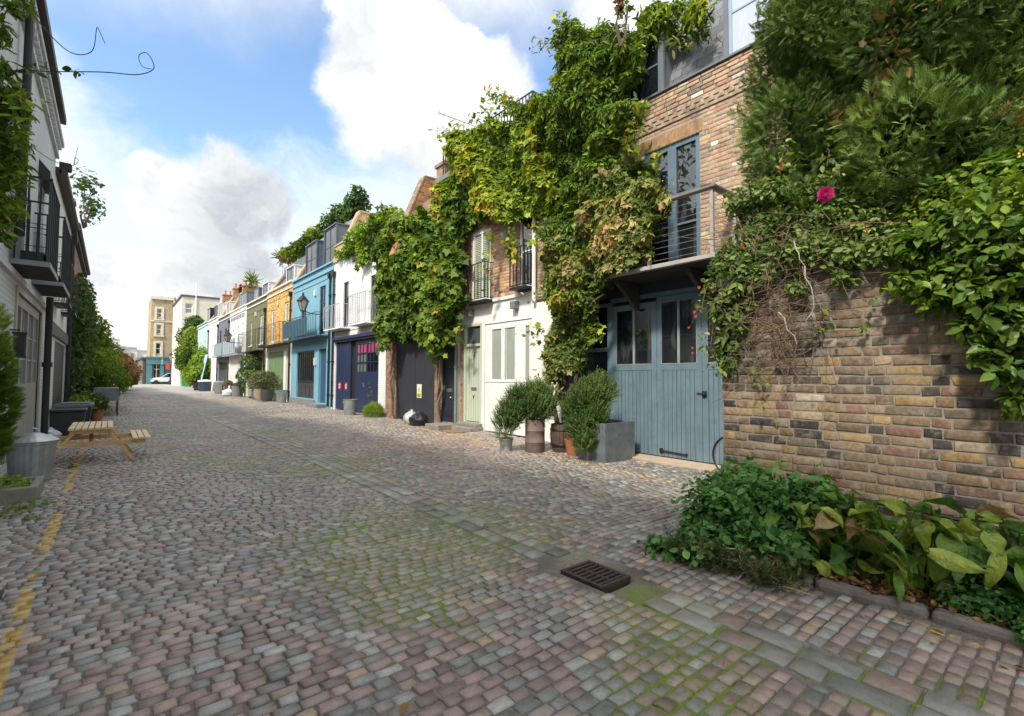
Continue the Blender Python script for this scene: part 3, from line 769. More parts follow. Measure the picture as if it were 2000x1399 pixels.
def brick_skin(name, X, y0, y1, z0, z1, holes, mat, mortar, parent, flemish=True, proud=.006, seed=1, rows=None, rowfn=None, rh=RH):
    """real bricks standing proud of a mortar sheet, wall facing -X"""
    g = np.random.default_rng(seed); a = []; zz = z0; k = 0
    while zz < z1-.01:
        y = y0-(.06 if k % 2 else .0)-(0 if flemish else (k % 2)*.11); i = k
        zt = min(zz+rh, z1)
        while y < y1:
            L = (BW if i % 2 == 0 else .118) if flemish else BW
            L *= g.uniform(.96, 1.04); ya, yb = max(y, y0), min(y+L, y1)
            if yb-ya > .04:
                segs = [(ya, yb)]
                for (ha, hb, hc, hd) in holes:
                    if zt > hc+.01 and zz < hd-.01:
                        ns = []
                        for (p, q) in segs:
                            if q <= ha or p >= hb: ns.append((p, q)); continue
                            if p < ha-.02: ns.append((p, ha))
                            if q > hb+.02: ns.append((hb, q))
                        segs = ns
                for (p, q) in segs: a.append((p, q, zz, zt))
            y += L; i += 1
        zz += rh; k += 1
    a = np.array(a); n = len(a); j = .0080
    hy = (a[:, 1]-a[:, 0])/2-j; hz_ = (a[:, 3]-a[:, 2])/2-j; cy = (a[:, 0]+a[:, 1])/2; cz = (a[:, 2]+a[:, 3])/2
    pr = proud+g.normal(size=n)*.0018; V = np.zeros((n, 12, 3))
    cn = [(-1, -1), (1, -1), (1, 1), (-1, 1)]; jj = g.normal(size=(n, 4, 2))*.0034
    for q, (sy, sz) in enumerate(cn):
        V[:, q] = np.stack([np.full(n, X+.004), cy+sy*hy+jj[:, q, 0], cz+sz*hz_+jj[:, q, 1]], -1)
        V[:, 4+q] = np.stack([X-pr*.72, cy+sy*hy+jj[:, q, 0], cz+sz*hz_+jj[:, q, 1]], -1)
        V[:, 8+q] = np.stack([X-pr, cy+sy*(hy-.004)+jj[:, q, 0], cz+sz*(hz_-.004)+jj[:, q, 1]], -1)
    fs = [(0, 4, 5, 1), (1, 5, 6, 2), (2, 6, 7, 3), (3, 7, 4, 0), (4, 8, 9, 5), (5, 9, 10, 6), (6, 10, 11, 7), (7, 11, 8, 4), (8, 11, 10, 9)]
    l1 = np.array([i for f in fs for i in f]); loops = (l1[None]+(np.arange(n)*12)[:, None]).ravel(); st = np.arange(n*9)*4
    c = g.random(n)
    c = rowfn(a, c, g) if rowfn else c
    A = np.zeros((n, 12, 2)); A[:, :, 0] = c[:, None]; A[:, :, 1] = g.random(n)[:, None]
    o = fast_mesh(name, V.reshape(-1, 3), loops, st, mat, parent, A.reshape(-1, 2)); return o
def wall_panel(m, X, s, y0, y1, z0, z1, holes=(), rev=.13, mi=0, rmi=None):
    """s=-1: faces -X (right row), s=+1 faces +X. real openings with reveals"""
    rmi = mi if rmi is None else rmi
    ys = sorted({y0, y1, *[q for h in holes for q in h[:2]]}); zs = sorted({z0, z1, *[q for h in holes for q in h[2:]]})
    ys = [q for q in ys if y0 <= q <= y1]; zs = [q for q in zs if z0 <= q <= z1]
    for i in range(len(ys)-1):
        for j in range(len(zs)-1):
            yc, zc = (ys[i]+ys[i+1])/2, (zs[j]+zs[j+1])/2
            if any(h[0] < yc < h[1] and h[2] < zc < h[3] for h in holes): continue
            m.quad((X, ys[i], zs[j]), (X, ys[i+1], zs[j]), (X, ys[i+1], zs[j+1]), (X, ys[i], zs[j+1]), mi)
    Xi = X-s*rev
    for (a, b_, c, d) in holes:
        m.quad((X, a, c), (Xi, a, c), (Xi, a, d), (X, a, d), rmi); m.quad((X, b_, c), (Xi, b_, c), (Xi, b_, d), (X, b_, d), rmi)
        m.quad((X, a, d), (Xi, a, d), (Xi, b_, d), (X, b_, d), rmi); m.quad((X, a, c), (Xi, a, c), (Xi, b_, c), (X, b_, c), rmi)
def shell(m, X, s, y0, y1, z0, z1, depth=7.0, mi=0):
    """the body behind the front panel"""
    a, b_ = X-s*.135, X-s*depth
    m.box(min(a, b_), max(a, b_), y0+.004, y1-.004, z0, z1, mi)
    for (p, q) in ((y0, y0+.003), (y1-.003, y1)): m.box(min(X, a), max(X, a), p, q, z0, z1, mi)
    m.quad((X, y0, z1), (a, y0, z1), (a, y1, z1), (X, y1, z1), mi)
def win(root, X, s, h, nx=2, nz=2, fm=None, fw=.045, bar=.022, glass=None, rev=.09, name='window', sill=None, gname='pane', curtain=None, proud=.04):
    a, b_, c, d = h; Xf = X-s*rev
    def sx(t): return Xf+s*t
    m = MB()
    def bx_(ya, yb, za, zb, t=proud):
        m.box(Xf, sx(t), ya, yb, za, zb)
    bx_(a, a+fw, c, d); bx_(b_-fw, b_, c, d); bx_(a+fw, b_-fw, c, c+fw*1.2); bx_(a+fw, b_-fw, d-fw, d)
    for i in range(1, nx):
        y = a+fw+(b_-a-2*fw)*i/nx; bx_(y-bar/2, y+bar/2, c+fw*1.2, d-fw, proud*.8)
    for j in range(1, nz):
        z_ = c+fw+(d-c-2*fw)*j/nz; bx_(a+fw, b_-fw, z_-bar/2, z_+bar/2, proud*.7)
    f = m.build(name, fm or WHITE, root)
    one(gname, lambda q: q.box(Xf-s*.012, sx(.008), a+fw*.5, b_-fw*.5, c+fw*.5, d-fw*.5), glass or GLASS, f)
    if sill:
        one('sill', lambda q: q.box(X-s*.02, X+s*.07, a-.05, b_+.05, c-.06, c-.003), sill, f)
    return f
def railing(m, Xw, Xo, y0, y1, z0, z1, nb=8, r=.008, rail=.022, sides=True, nx=3, mid=None):
    """bars in front (at Xo) and returns to the wall (Xw)"""
    m.box(Xo-rail/2, Xo+rail/2, y0, y1, z1-rail, z1); m.box(Xo-rail/2, Xo+rail/2, y0, y1, z0, z0+rail*.7)
    for i in range(nb+1):
        y = y0+rail/2+(y1-y0-rail)*i/nb; rr = r*(1.5 if i in (0, nb) else 1); m.box(Xo-rr, Xo+rr, y-rr, y+rr, z0, z1-rail*.5)
    if mid: m.box(Xo-rail/3, Xo+rail/3, y0, y1, mid-rail/3, mid+rail/3)
    if sides:
        for y in (y0, y1-rail):
            m.box(min(Xw, Xo), max(Xw, Xo), y, y+rail, z1-rail, z1-.001); m.box(min(Xw, Xo), max(Xw, Xo), y, y+rail*.7, z0, z0+rail*.7-.001)
            for k in range(1, nx):
                x = Xo+(Xw-Xo)*k/nx; m.box(x-r, x+r, y+.004, y+.004+2*r, z0, z1-.003)
def balcony(root, Xw, Xo, y0, y1, z0, ht=1.0, nb=8, mat=None, slab=.06, smat=None, **k):
    sl_ = one('balcony', lambda q: q.box(min(Xw, Xo), max(Xw, Xo), y0-.02, y1+.02, z0-slab, z0), smat or mat or IRON, root, bevel=.006)
    m = MB(); railing(m, Xw, Xo, y0, y1, z0+.03, z0+ht, nb, **k); m.build('railing', mat or IRON, sl_)
    return sl_
def slope_wall(m, y0, y1, X0, z0, X1, z1, Xb, mi=0, cop=.08):
    m.prism([(X0, z0), (X1, z1), (Xb, z1), (Xb, z0)], 'y', y0, y1, mi)
def dormer(root, X, y0, y1, z0, z1, Xb, fm=None, wm=None, nx=1, nz=2, glass=None):
    """box dormer sticking out of a mansard; front at X"""
    d = one('dormer', lambda q: [q.box(X+.06, Xb, y0+.05, y1-.05, z0, z1-.06), q.box(X-.03, Xb, y0, y1, z1-.06, z1), q.box(X, X+.06, y0+.02, y0+.10, z0, z1-.06), q.box(X, X+.06, y1-.10, y1-.02, z0, z1-.06)], fm or LEAD, root)
    f = win(d, X+.05, -1, (y0+.1, y1-.1, z0+.02, z1-.08), nx, nz, wm or FBLUE, .05, .03, glass or GLASS, rev=-.0, proud=.03)
    return d
def downpipe(root, X, y, z0, z1, r=.045, hopper=True, mat=None, s=-1):
    m = MB(); m.tube([(X+s*.07, y, z0), (X+s*.07, y, z1)], r, 10)
    z_ = z0+.5
    while z_ < z1: m.box(X, X+s*.12, y-r*1.5, y+r*1.5, z_, z_+.05); z_ += 1.5
    if hopper: m.prism([(y-.10, z1+.25), (y+.10, z1+.25), (y+.06, z1), (y-.06, z1)], 'x', X+s*.01, X+s*.17)
    return m.build('downpipe', mat or IRON, root)
def chimney(root, x, y, z0, z1, w=.9, d=.5, pots=2, mat=None, potmat=None, ph=.45):
    c = one('chimney', lambda q: [q.box(x-w/2, x+w/2, y-d/2, y+d/2, z0, z1), q.box(x-w/2-.05, x+w/2+.05, y-d/2-.05, y+d/2+.05, z1, z1+.10)], mat or ORANGEB, root)
    for k in range(pots):
        xx = x-w/2+w*(k+.5)/pots
        one('chimney_pot', lambda q: q.lathe((xx, y, z1+.10), [(.11, 0), (.12, .05), (.095, .1), (.085, ph-.06), (.11, ph-.05), (.11, ph), (.07, ph), (.07, ph-.1)], 12), potmat or M('orange_pot', (.50, .19, .08), .8), c)
    return c
def antenna(root, x, y, z0, h=1.4, L=.9, ang=0.5, els=8):
    m = MB(); m.tube([(x, y, z0), (x, y, z0+h)], .016, 6)
    d = Vector((math.cos(ang), math.sin(ang), .12)).normalized(); p = Vector((x, y, z0+h)); nrm = Vector((-math.sin(ang), math.cos(ang), 0))
    m.tube([p-d*L*.4, p+d*L*.6], .010, 5)
    for k in range(els):
        q = p-d*L*.4+d*L*k/(els-1); w = .22-.012*k; m.tube([q-nrm*w, q+nrm*w], .005, 4)
    p2 = Vector((x, y, z0+h*.72)); m.tube([p2-nrm*.35, p2+nrm*.35], .007, 4)
    for k in range(4): q = p2+nrm*(-.3+.2*k); m.tube([q-Vector((0, 0, .12)), q+Vector((0, 0, .12))], .004, 4)
    return m.build('antenna', M('dull_aluminium', (.22, .22, .23), .5, metal=.5), root)
def mansard(m, y0, y1, X0, z0, X1, z1, Xb, mi=0, tmi=0):
    m.quad((X0, y0, z0), (X0, y1, z0), (X1, y1, z1), (X1, y0, z1), mi)
    m.quad((X1, y0, z1), (X1, y1, z1), (Xb, y1, z1), (Xb, y0, z1), tmi)
    for y in (y0, y1): m.quad((X0, y, z0), (X1, y, z1), (Xb, y, z1), (Xb, y, z0), tmi)

# ------------------------------------------------------------------ the near brick house with the blue doors (right)
H1 = thing('brick_house', 'brick mews house with grey-blue garage doors, cable-railed balcony and slate dormers', 'house', (XR, 4.5, 0))
y0, y1 = -1.5, 8.36
FWH = (4.27, 5.37, 3.42, 5.66)      # french window
m = MB(); wall_panel(m, XR, -1, y0, y1, 3.28, 6.66, [FWH], rev=.11); shell(m, XR, -1, y0, y1, 3.28, 6.66); m.box(XR-.01, XR+.5, y0, y1, 6.655, 6.66)
m.build('wall', MORT, H1)
lint = (4.2, 5.46, 5.66, 5.91)
holes = [FWH, lint]
brick_skin('brickwork', XR, 1.6, y1, 3.30, 6.02, holes, BRICKN, MORT, H1, seed=3)
brick_skin('parapet_brickwork', XR-.03, 1.6, y1, 6.275, 6.64, [], BRICKN, MORT, H1, seed=5, flemish=False)
# soldier-course lintel and the stepped dentil course
def _sold(m):
    y = 4.21
    while y < 5.44:
        m.box(XR-.012, XR+.01, y+.005, y+.067, 5.668, 5.905); y += .074
o = one('lintel_bricks', _sold, M('orange_lintel_brick', (.42, .24, .12), .85, .45, 9, .4), H1, bevel=.004)
def _dent(m):
    m.box(XR-.03, XR+.01, 1.6, y1, 6.03, 6.085)
    y = 1.6; k = 0
    while y < y1-.1:
        m.box(XR-.045, XR+.01, y, y+.105, 6.10, 6.165); m.box(XR-.047, XR+.01, y+.085, y+.19, 6.18, 6.245) ; y += .17; k += 1
    m.box(XR-.028, XR+.005, 1.6, y1, 6.086, 6.27)
one('cornice', _dent, M('buff_dentil_brick', (.46, .34, .24), .88, .6, 9, .5, dirt=((.16, .12, .09), .7)), H1, bevel=.004)
one('flashing', lambda q: q.box(XR-.07, XR+.34, y0, y1, 6.665, 6.70), LEAD, H1)
m = MB(); mansard(m, y0, y1, XR+.20, 6.70, XR+1.0, 9.0, XR+6, 0, 1); m.build('roof', [SLATE, LEAD], H1)
# dormers, from their outline in the roof
dormer(H1, XR+.06, 4.98, 6.1, 6.70, 8.05, XR+1.3, M('lead_dormer_cheek', (.15, .165, .19), .5, .15), FBLUE)
dormer(H1, XR+.06, 2.75, 3.88, 6.70, 8.35, XR+1.3, M('lead_dormer_cheek', (.15, .165, .19), .5, .15), M('pale_blue_window_paint', (.30, .40, .47), .45, .1), 2, 2, glassmat('curtained_sky_glass', (.42, .46, .50), .08))  # pale tint: curtained panes, with a bright sky reflection put into the colour
# french window
f = win(H1, XR, -1, (4.27, 4.82, 3.42, 5.66), 1, 1, FBLUE, .085, .03, GLASS, rev=.07, proud=.045, name='french_window')
m = MB()
for z_ in (4.18, 4.72): m.box(XR+.035, XR+.065, 4.35, 4.735, z_-.018, z_+.018)
m.build('glazing_bar', FBLUE, f)
f = win(H1, XR, -1, (4.82, 5.37, 3.42, 5.66), 1, 1, FBLUE, .085, .03, GLASS, rev=.07, proud=.045, name='french_window')
m = MB()
for z_ in (4.18, 4.72): m.box(XR+.035, XR+.065, 4.905, 5.285, z_-.018, z_+.018)
m.build('glazing_bar', FBLUE, f)
one('curtain', lambda q: [q.box(XR+.10, XR+.115, 5.10+k*.03, 5.125+k*.03, 3.5, 5.5) for k in range(6)], M('rust_red_curtain', (.30, .10, .06), .9), H1)
# balcony: slab on brackets, weathered handrail, cables
BXo = 6.85; BY0, BY1 = 3.6, 5.8
sl_ = one('balcony', lambda q: [q.box(BXo, XR, BY0, BY1, 3.24, 3.29), q.box(BXo-.02, BXo+.01, BY0-.01, BY1, 3.25, 3.315)], M('pale_timber_fascia', (.42, .39, .36), .7, .25, 4, .2), H1, bevel=.004)
for xx, yy in ((BXo, 3.62), (BXo, 4.72), (BXo, 5.72), (XR-.09, 3.62)): one('railing_post', lambda q: q.box(xx, xx+.045, yy, yy+.05, 3.29, 4.30), M('silvered_wood_post', (.40, .36, .33), .7, .2), sl_)
one('handrail', lambda q: [q.box(BXo-.04, BXo+.08, BY0-.03, BY1, 4.305, 4.345), q.box(BXo+.08, XR, BY0-.03, BY0+.09, 4.304, 4.344)], WOODG, sl_, bevel=.006)
def _cab(m):
    for k in range(9):
        z_ = 3.38+k*.10
        m.tube([(BXo+.02, BY0+.04, z_), (BXo+.02, BY1, z_)], .0035, 5); m.tube([(BXo+.02, BY0+.045, z_), (XR-.05, BY0+.045, z_)], .0035, 5)
one('railing_cable', _cab, M('steel_cable', (.45, .45, .45), .35, metal=.8), sl_)
one('balcony_soffit', lambda q: q.box(BXo+.03, XR-.002, BY0+.02, BY1-.01, 3.215, 3.238), M('dark_soffit_boards', (.035, .03, .026), .8, planks=.12), sl_)
for yy in (4.1, 5.5):
    one('bracket', lambda q: [q.prism([(XR-.01, 3.20), (XR-.01, 2.72), (XR-.07, 2.72), (XR-.62, 3.14), (XR-.62, 3.20)], 'y', yy, yy+.07)], M('dark_timber_bracket', (.06, .05, .045), .8), sl_)
# ground floor
m = MB(); DX = XR+.10
GO = (2.2, 6.22, 0, 3.0); DO = (6.22, 7.05, 0, 2.95)
wall_panel(m, XR, -1, y0, y1, 0, 3.28, [(2.2, 7.05, 0, 3.02)], rev=.14); shell(m, XR, -1, y0, y1, 0, 3.28)
m.build('ground_floor_wall', M('dark_navy_render', (.022, .034, .055), .6, .2), H1)
ed = [2.25, 3.30, 4.27, 5.15, 6.16]
GX = XR+.02
for k in range(4):
    a, b_ = ed[k]+.004, ed[k+1]-.004; z1 = 2.93 if k < 3 else 2.86
    d = one('garage_door', lambda q: [q.box(GX, GX+.04, a, b_, .06, 1.62), q.box(GX-.012, GX+.03, a, a+.10, .06, z1), q.box(GX-.012, GX+.03, b_-.10, b_, .06, z1), q.box(GX-.012, GX+.03, a+.10, b_-.10, z1-.11, z1),
        q.box(GX-.012, GX+.03, a+.10, b_-.10, 1.60, 1.72)], [GBLUEP], H1)
    d.data.materials.clear(); d.data.materials.append(GBLUE)
    one('boarding', lambda q: q.box(GX-.006, GX+.001, a+.10, b_-.10, .06, 1.60), GBLUEP, d)
    ya, yb = a+.10, b_-.10; ym = (ya+yb)/2
    one('glazing_bar', lambda q: [q.box(GX-.01, GX+.03, ym-.022, ym+.022, 1.72, z1-.11), q.box(GX-.014, GX-.006, ya-.012, ya, 1.71, z1-.10), q.box(GX-.014, GX-.006, yb, yb+.012, 1.71, z1-.10), q.box(GX-.016, GX-.006, ya, yb, 1.705, 1.72)], M('pale_putty_edge', (.30, .32, .30), .6), d)
    one('pane', lambda q: q.box(GX+.004, GX+.02, ya, yb, 1.72, z1-.11), GLASS, d)
m = MB(); m.box(GX, GX+.1, 6.16, 6.30, 0, 2.95); m.box(GX, GX+.1, 2.2, 6.22, 2.94, 3.02); m.box(GX, GX+.04, 6.98, 7.05, 0, 2.95); m.box(GX, GX+.06, 6.30, 6.98, 1.98, 2.06); m.box(GX, GX+.06, 6.30, 6.98, 2.88, 2.95)
m.build('door_frame', GBLUE, H1)
dd = one('front_door', lambda q: [q.box(GX+.04, GX+.08, 6.30, 6.98, .08, 1.98), q.box(GX+.03, GX+.045, 6.36, 6.62, .2, .9), q.box(GX+.03, GX+.045, 6.66, 6.92, .2, .9), q.box(GX+.03, GX+.045, 6.36, 6.62, 1.0, 1.85), q.box(GX+.03, GX+.045, 6.66, 6.92, 1.0, 1.85)], M('midnight_blue_paint', (.012, .02, .035), .35), H1, bevel=.004)
one('knob', lambda q: q.sphere((GX+.01, 6.38, 1.05), .035), M('brass', (.5, .35, .12), .3, metal=.9), dd)
one('transom_pane', lambda q: q.box(GX+.03, GX+.04, 6.30, 6.98, 2.06, 2.88), DGLASS, H1)
LK = M('old_black_lock', (.015, .014, .013), .5)
one('door_lock', lambda q: [q.box(GX-.03, GX-.012, 4.19, 4.27, 1.14, 1.24), q.sphere((GX-.045, 4.22, 1.19), .03), q.bar((GX-.03, 4.22, 1.20), (GX-.03, 4.36, 1.205), .012, .012)], LK, H1)
one('door_bolt', lambda q: [q.bar((GX-.03, 5.05, .16), (GX-.03, 4.55, .14), .014, .02), q.box(GX-.035, GX-.01, 5.03, 5.09, .12, .20), q.box(GX-.03, GX-.01, 4.55, 4.58, .12, .16)], LK, H1)

# ------------------------------------------------------------------ number 4: brick above, white below
H2 = thing('white_fronted_brick_house', 'brick house with white ground floor, pale green door number 4 and shuttered french window', 'house', (XR, 10, 0))
y0, y1 = 8.38, 11.74
W1 = (10.18, 11.02, 3.50, 5.42); W2 = (8.46, 9.0, 3.62, 5.4)
m = MB(); wall_panel(m, XR, -1, y0, y1, 3.50, 7.05, [W1, W2], rev=.11); shell(m, XR, -1, y0, y1, 3.5, 7.05)
m.build('wall', MORT, H2)
brick_skin('brickwork', XR, y0, y1, 3.52, 7.0, [W1, W2], attrmat('hand_laid_orange_bricks', [(0, (.48, .29, .13)), (.2, (.56, .36, .17)), (.35, (.46, .23, .11)), (.5, (.54, .30, .17)), (.65, (.42, .24, .13)), (.8, (.30, .16, .10)), (.88, (.17, .13, .11)), (.94, (.60, .42, .25)), (1, (.66, .5, .33))], .88, 34, 0, .5, speck=.28), MORT, H2, seed=8, flemish=False)
SHG = glassmat('shuttered_window_glass', (.30, .34, .26), .15)
f = win(H2, XR, -1, W1, 2, 1, WHITE, .07, .06, SHG, rev=.05, name='french_window')
one('shutter_slats', lambda q: [q.box(XR+.02, XR+.038, 10.26, 10.93, 3.62+k*.05, 3.645+k*.05) for k in range(34)], M('pale_louvre', (.52, .55, .42), .6), f)
win(H2, XR, -1, W2, 1, 2, WHITE, .06, .03, GLASS, rev=.05)
one('downpipe', lambda q: q.tube([(XR-.07, 8.40, 3.2), (XR-.07, 8.40, 6.7)], .05, 10), WHITE, H2)
balcony(H2, XR, XR-.28, 10.05, 11.14, 3.48, .98, 7)
balcony(H2, XR, XR-.30, 8.48, 9.02, 3.60, .95, 4)
# ground floor, white
m = MB(); DOOR = (10.55, 11.38, .22, 2.92); GAR = (8.55, 10.43, 0, 2.86)
wall_panel(m, XR, -1, y0, 11.55, 0, 3.5, [DOOR, GAR], rev=.12); shell(m, XR, -1, y0, y1, 0, 3.5)
m.box(XR-.05, XR, y0, y1, 3.42, 3.495); m.build('ground_floor_wall', WSTUCCO, H2)
one('brick_strip', lambda q: q.box(XR-.01, XR+.01, 11.40, 11.56, 0, 2.95), REDB, H2)
d = one('front_door', lambda q: [q.box(XR+.05, XR+.09, 10.62, 11.31, .25, 2.30)], SAGEP, H2)
one('door_frame', lambda q: [q.box(XR-.01, XR+.1, 10.55, 10.62, .22, 2.92), q.box(XR-.01, XR+.1, 11.31, 11.38, .22, 2.92), q.box(XR-.008, XR+.1, 10.62, 11.31, 2.85, 2.92), q.box(XR-.008, XR+.1, 10.62, 11.31, 2.30, 2.37)], SAGE, H2)
one('transom_pane', lambda q: q.box(XR+.05, XR+.06, 10.62, 11.31, 2.37, 2.85), glassmat('dusty_window_glass', (.09, .10, .09), .1), H2)
one('letter_box', lambda q: q.box(XR+.035, XR+.05, 10.84, 11.10, 1.10, 1.18), M('brushed_steel', (.45, .45, .45), .35, metal=.8), d)
one('door_knocker', lambda q: [q.sphere((XR+.03, 10.97, .96), .03), q.tube([(XR+.03, 10.97, .96), (XR+.02, 10.97, .88)], .012)], M('brass', (.5, .35, .12), .3), d)
NUM = M('grey_lettering', (.16, .17, .15), .6)
text_mesh('house_number', '4', .26, NUM, d, (XR+.046, 10.97, 2.05), ROT_R)
gd = one('garage_door', lambda q: [q.box(XR+.02, XR+.06, 8.58, 10.42, .05, 1.40), q.box(XR+.02, XR+.06, 8.58, 10.42, 2.76, 2.84)]+[q.box(XR+.02, XR+.06, a, b_, 1.40, 2.76) for a, b_ in ((10.15, 10.42), (9.62, 9.70), (8.82, 9.16), (8.58, 8.62))]+[q.box(XR+.01, XR+.02, 9.50, 9.515, .05, 2.8), q.box(XR+.005, XR+.02, 8.6, 10.42, 1.33, 1.38)], WHITE, H2, bevel=.004)
for a, b_ in ((9.70, 10.15), (9.16, 9.62), (8.62, 8.82)):
    one('pane', lambda q: q.box(XR+.035, XR+.045, a, b_, 1.40, 2.76), glassmat('frosted_window_glass', (.32, .36, .31), .25), gd)
    one('arched_trim', lambda q: [q.box(XR+.012, XR+.03, a, a+.03, 1.40, 2.76), q.box(XR+.012, XR+.03, b_-.03, b_, 1.40, 2.76), q.box(XR+.010, XR+.03, a, b_, 2.70, 2.77)], WHITE, gd)
for (yy, zz) in ((11.0, 3.20), (9.10, 3.22)):
    one('wall_lamp', lambda q: [q.box(XR-.16, XR, yy-.09, yy+.09, zz-.09, zz+.09)], M('grey_metal_box', (.20, .20, .19), .5), H2, bevel=.01)
one('lawn_lamp_dome', lambda q: q.lathe((XR-.08, 9.50, 4.86), [(.02, 0), (.07, .06), (.10, .16), (.11, .24), (.02, .26)], 16), M('frosted_lamp_shell', (.5, .52, .54), .3), H2).name = 'alarm_dome'
one('roof_terrace', lambda q: q.box(XR, XR+6, y0, y1, 7.05, 7.12), LEAD, H2)
one('steps', lambda q: [q.box(7.22, XR+.04, 10.45, 11.45, 0, .13), q.box(7.42, XR+.04, 10.5, 11.42, .13, .22)], STONE, H2, bevel=.015)
# roof terrace railing and chimney
m = MB(); railing(m, XR+3, XR+.05, 8.6, 12.72, 7.55, 8.42, 34, r=.010, rail=.028, nx=12); m.build('terrace_railing', IRON, H2)
one('terrace_upstand', lambda q: q.box(XR-.02, XR+.12, 8.4, 12.75, 7.12, 7.55), BROWNB, H2)
one('terrace_slab', lambda q: q.box(XR-.10, XR+3.2, 8.4, 12.95, 7.40, 7.54), LEAD, H2)
chimney(H2, XR+.55, 13.2, 7.3, 8.15, .6, .5, 1, BROWNB, M('red_pot', (.55, .16, .08), .8))
antenna(H2, XR+.25, 11.9, 7.5, 1.55, 1.3, 2.9, 9)

# ------------------------------------------------------------------ number 6: dark garage, mostly under creeper
H3 = thing('creeper_clad_house', 'brick house hidden under creeper with dark grey boarded garage and door number 6', 'house', (XR, 14, 0))
y0, y1 = 11.76, 16.42
m = MB(); G6 = (13.0, 15.62, 0, 2.95); D6 = (11.80, 12.58, .22, 3.1)
wall_panel(m, XR, -1, y0, y1, 0, 7.1, [G6, D6], rev=.13); shell(m, XR, -1, y0, y1, 0, 7.1)
m.build('wall', REDB, H3)
g6 = one('garage_door', lambda q: [q.box(XR+.04, XR+.09, 13.0, 14.30, .03, 2.95), q.box(XR+.04, XR+.09, 14.312, 15.62, .03, 2.95)], DGREY, H3)
one('alarm_box', lambda q: q.box(XR-.07, XR, 16.6, 16.85, 4.6, 4.9), M('pale_box', (.6, .6, .58), .5), H3)
one('warning_sign', lambda q: q.box(XR+.03, XR+.039, 13.86, 14.16, .78, 1.22), M('white_sign_plate', (.72, .72, .68), .5), H3)
one('warning_sign_symbol', lambda q: [q.box(XR+.026, XR+.0295, 13.89, 14.13, .80, .93), q.prism([(13.90, .96), (14.12, .96), (14.01, 1.17)], 'x', XR+.026, XR+.0295)], M('sign_yellow', (.80, .62, .05), .5), H3)
one('warning_sign_mark', lambda q: [q.box(XR+.022, XR+.0255, 14.0, 14.02, 1.01, 1.11), q.box(XR+.022, XR+.0255, 14.0, 14.02, .98, .995)]+[q.box(XR+.022, XR+.0255, 13.91, 14.11, .815+k*.028, .826+k*.028) for k in range(4)], M('sign_black', (.02, .02, .02), .5), H3)
d = one('front_door', lambda q: [q.box(XR+.05, XR+.09, 11.87, 12.51, .26, 2.26), q.box(XR+.04, XR+.05, 11.93, 12.45, .32, 2.2)], DBLUE, H3)
one('door_frame', lambda q: [q.box(XR+.0, XR+.1, 11.80, 11.87, .22, 3.1), q.box(XR+.0, XR+.1, 12.51, 12.58, .22, 3.1), q.box(XR+.01, XR+.1, 11.87, 12.51, 2.26, 2.34), q.box(XR+.01, XR+.1, 11.87, 12.51, 3.03, 3.1), q.box(XR-.03, XR+.1, 11.80, 12.58, .18, .26)], DBLUE, H3)
one('transom_pane', lambda q: q.box(XR+.05, XR+.06, 11.87, 12.51, 2.34, 3.03), glassmat('sea_green_glass', (.09, .14, .14), .15), H3)
text_mesh('house_number', '6', .30, M('dark_lettering', (.02, .03, .03), .6), H3, (XR+.046, 12.19, 2.68), ROT_R)
one('letter_box', lambda q: q.box(XR+.028, XR+.042, 12.05, 12.35, 1.02, 1.12), M('brushed_steel', (.45, .45, .45), .35), d)
one('door_handle', lambda q: [q.box(XR+.02, XR+.042, 12.42, 12.50, 1.08, 1.20), q.sphere((XR+.03, 12.12, .85), .035), q.sphere((XR+.03, 12.19, 1.75), .018)], M('brushed_steel', (.45, .45, .45), .35), d)
one('downpipe', lambda q: [q.tube([(XR-.06, 11.72, .1), (XR-.06, 11.72, 3.3)], .045, 10), q.tube([(XR-.06, 11.72, 1.7), (XR-.06, 11.72, 1.78)], .062, 10)], M('grey_green_pipe', (.18, .22, .19), .5), H3)
m = MB(); slope_wall(m, 12.78, 13.15, XR-.02, 7.0, XR+1.0, 9.2, XR+6.5); m.build('party_wall', ORANGEB, H3)
gbl = thing('brick_gable', 'sloping orange brick party wall rising above the creeper below the chimney', 'wall', (XR, 15.3, 7))
p = [onY(790, 425, 14.3), onY(822, 351, 14.3), onY(860, 360, 14.3), onY(905, 372, 14.3), onY(905, 500, 14.3), onY(760, 500, 14.3)]
one('wall', lambda q: q.prism([(a[0], a[2]) for a in p], 'y', 14.0, 14.34), ORANGEB, gbl)
one('coping', lambda q: [q.bar((p[0][0]-.01, 14.17, p[0][2]), (p[1][0]-.01, 14.17, p[1][2]+.02), .36, .05), q.bar((p[1][0], 14.17, p[1][2]+.02), (p[3][0], 14.17, p[3][2]+.02), .36, .05)], BROWNB, gbl)
gbl.name = 'party_wall'
# ------------------------------------------------------------------ white house with navy doors
H4 = thing('white_painted_house', 'white painted brick house with navy doors, two little balconies and mossy brick parapet', 'house', (XR, 19, 0))
y0, y1 = 16.44, 21.95
WA = (20.15, 20.75, 3.55, 5.50); WB = (17.1, 17.9, 3.55, 5.35)
m = MB(); wall_panel(m, XR, -1, y0, y1, 3.25, 6.55, [WA, WB], rev=.12); shell(m, XR, -1, y0, y1, 3.25, 6.55); m.build('wall', WBRICK, H4)
one('parapet', lambda q: [q.box(XR-.06, XR+.35, y0, y1, 6.55, 6.62), q.box(XR-.03, XR+.32, y0, y1, 6.62, 6.70), q.box(XR+.0, XR+.30, y0, y1, 6.70, 7.28), q.box(XR-.04, XR+.34, y0, y1, 7.28, 7.36)], brickmat('mossy_tan_brick', [(.46, .34, .16), (.52, .38, .20), (.40, .30, .15), (.55, .45, .28)], (.40, .34, .2)), H4)
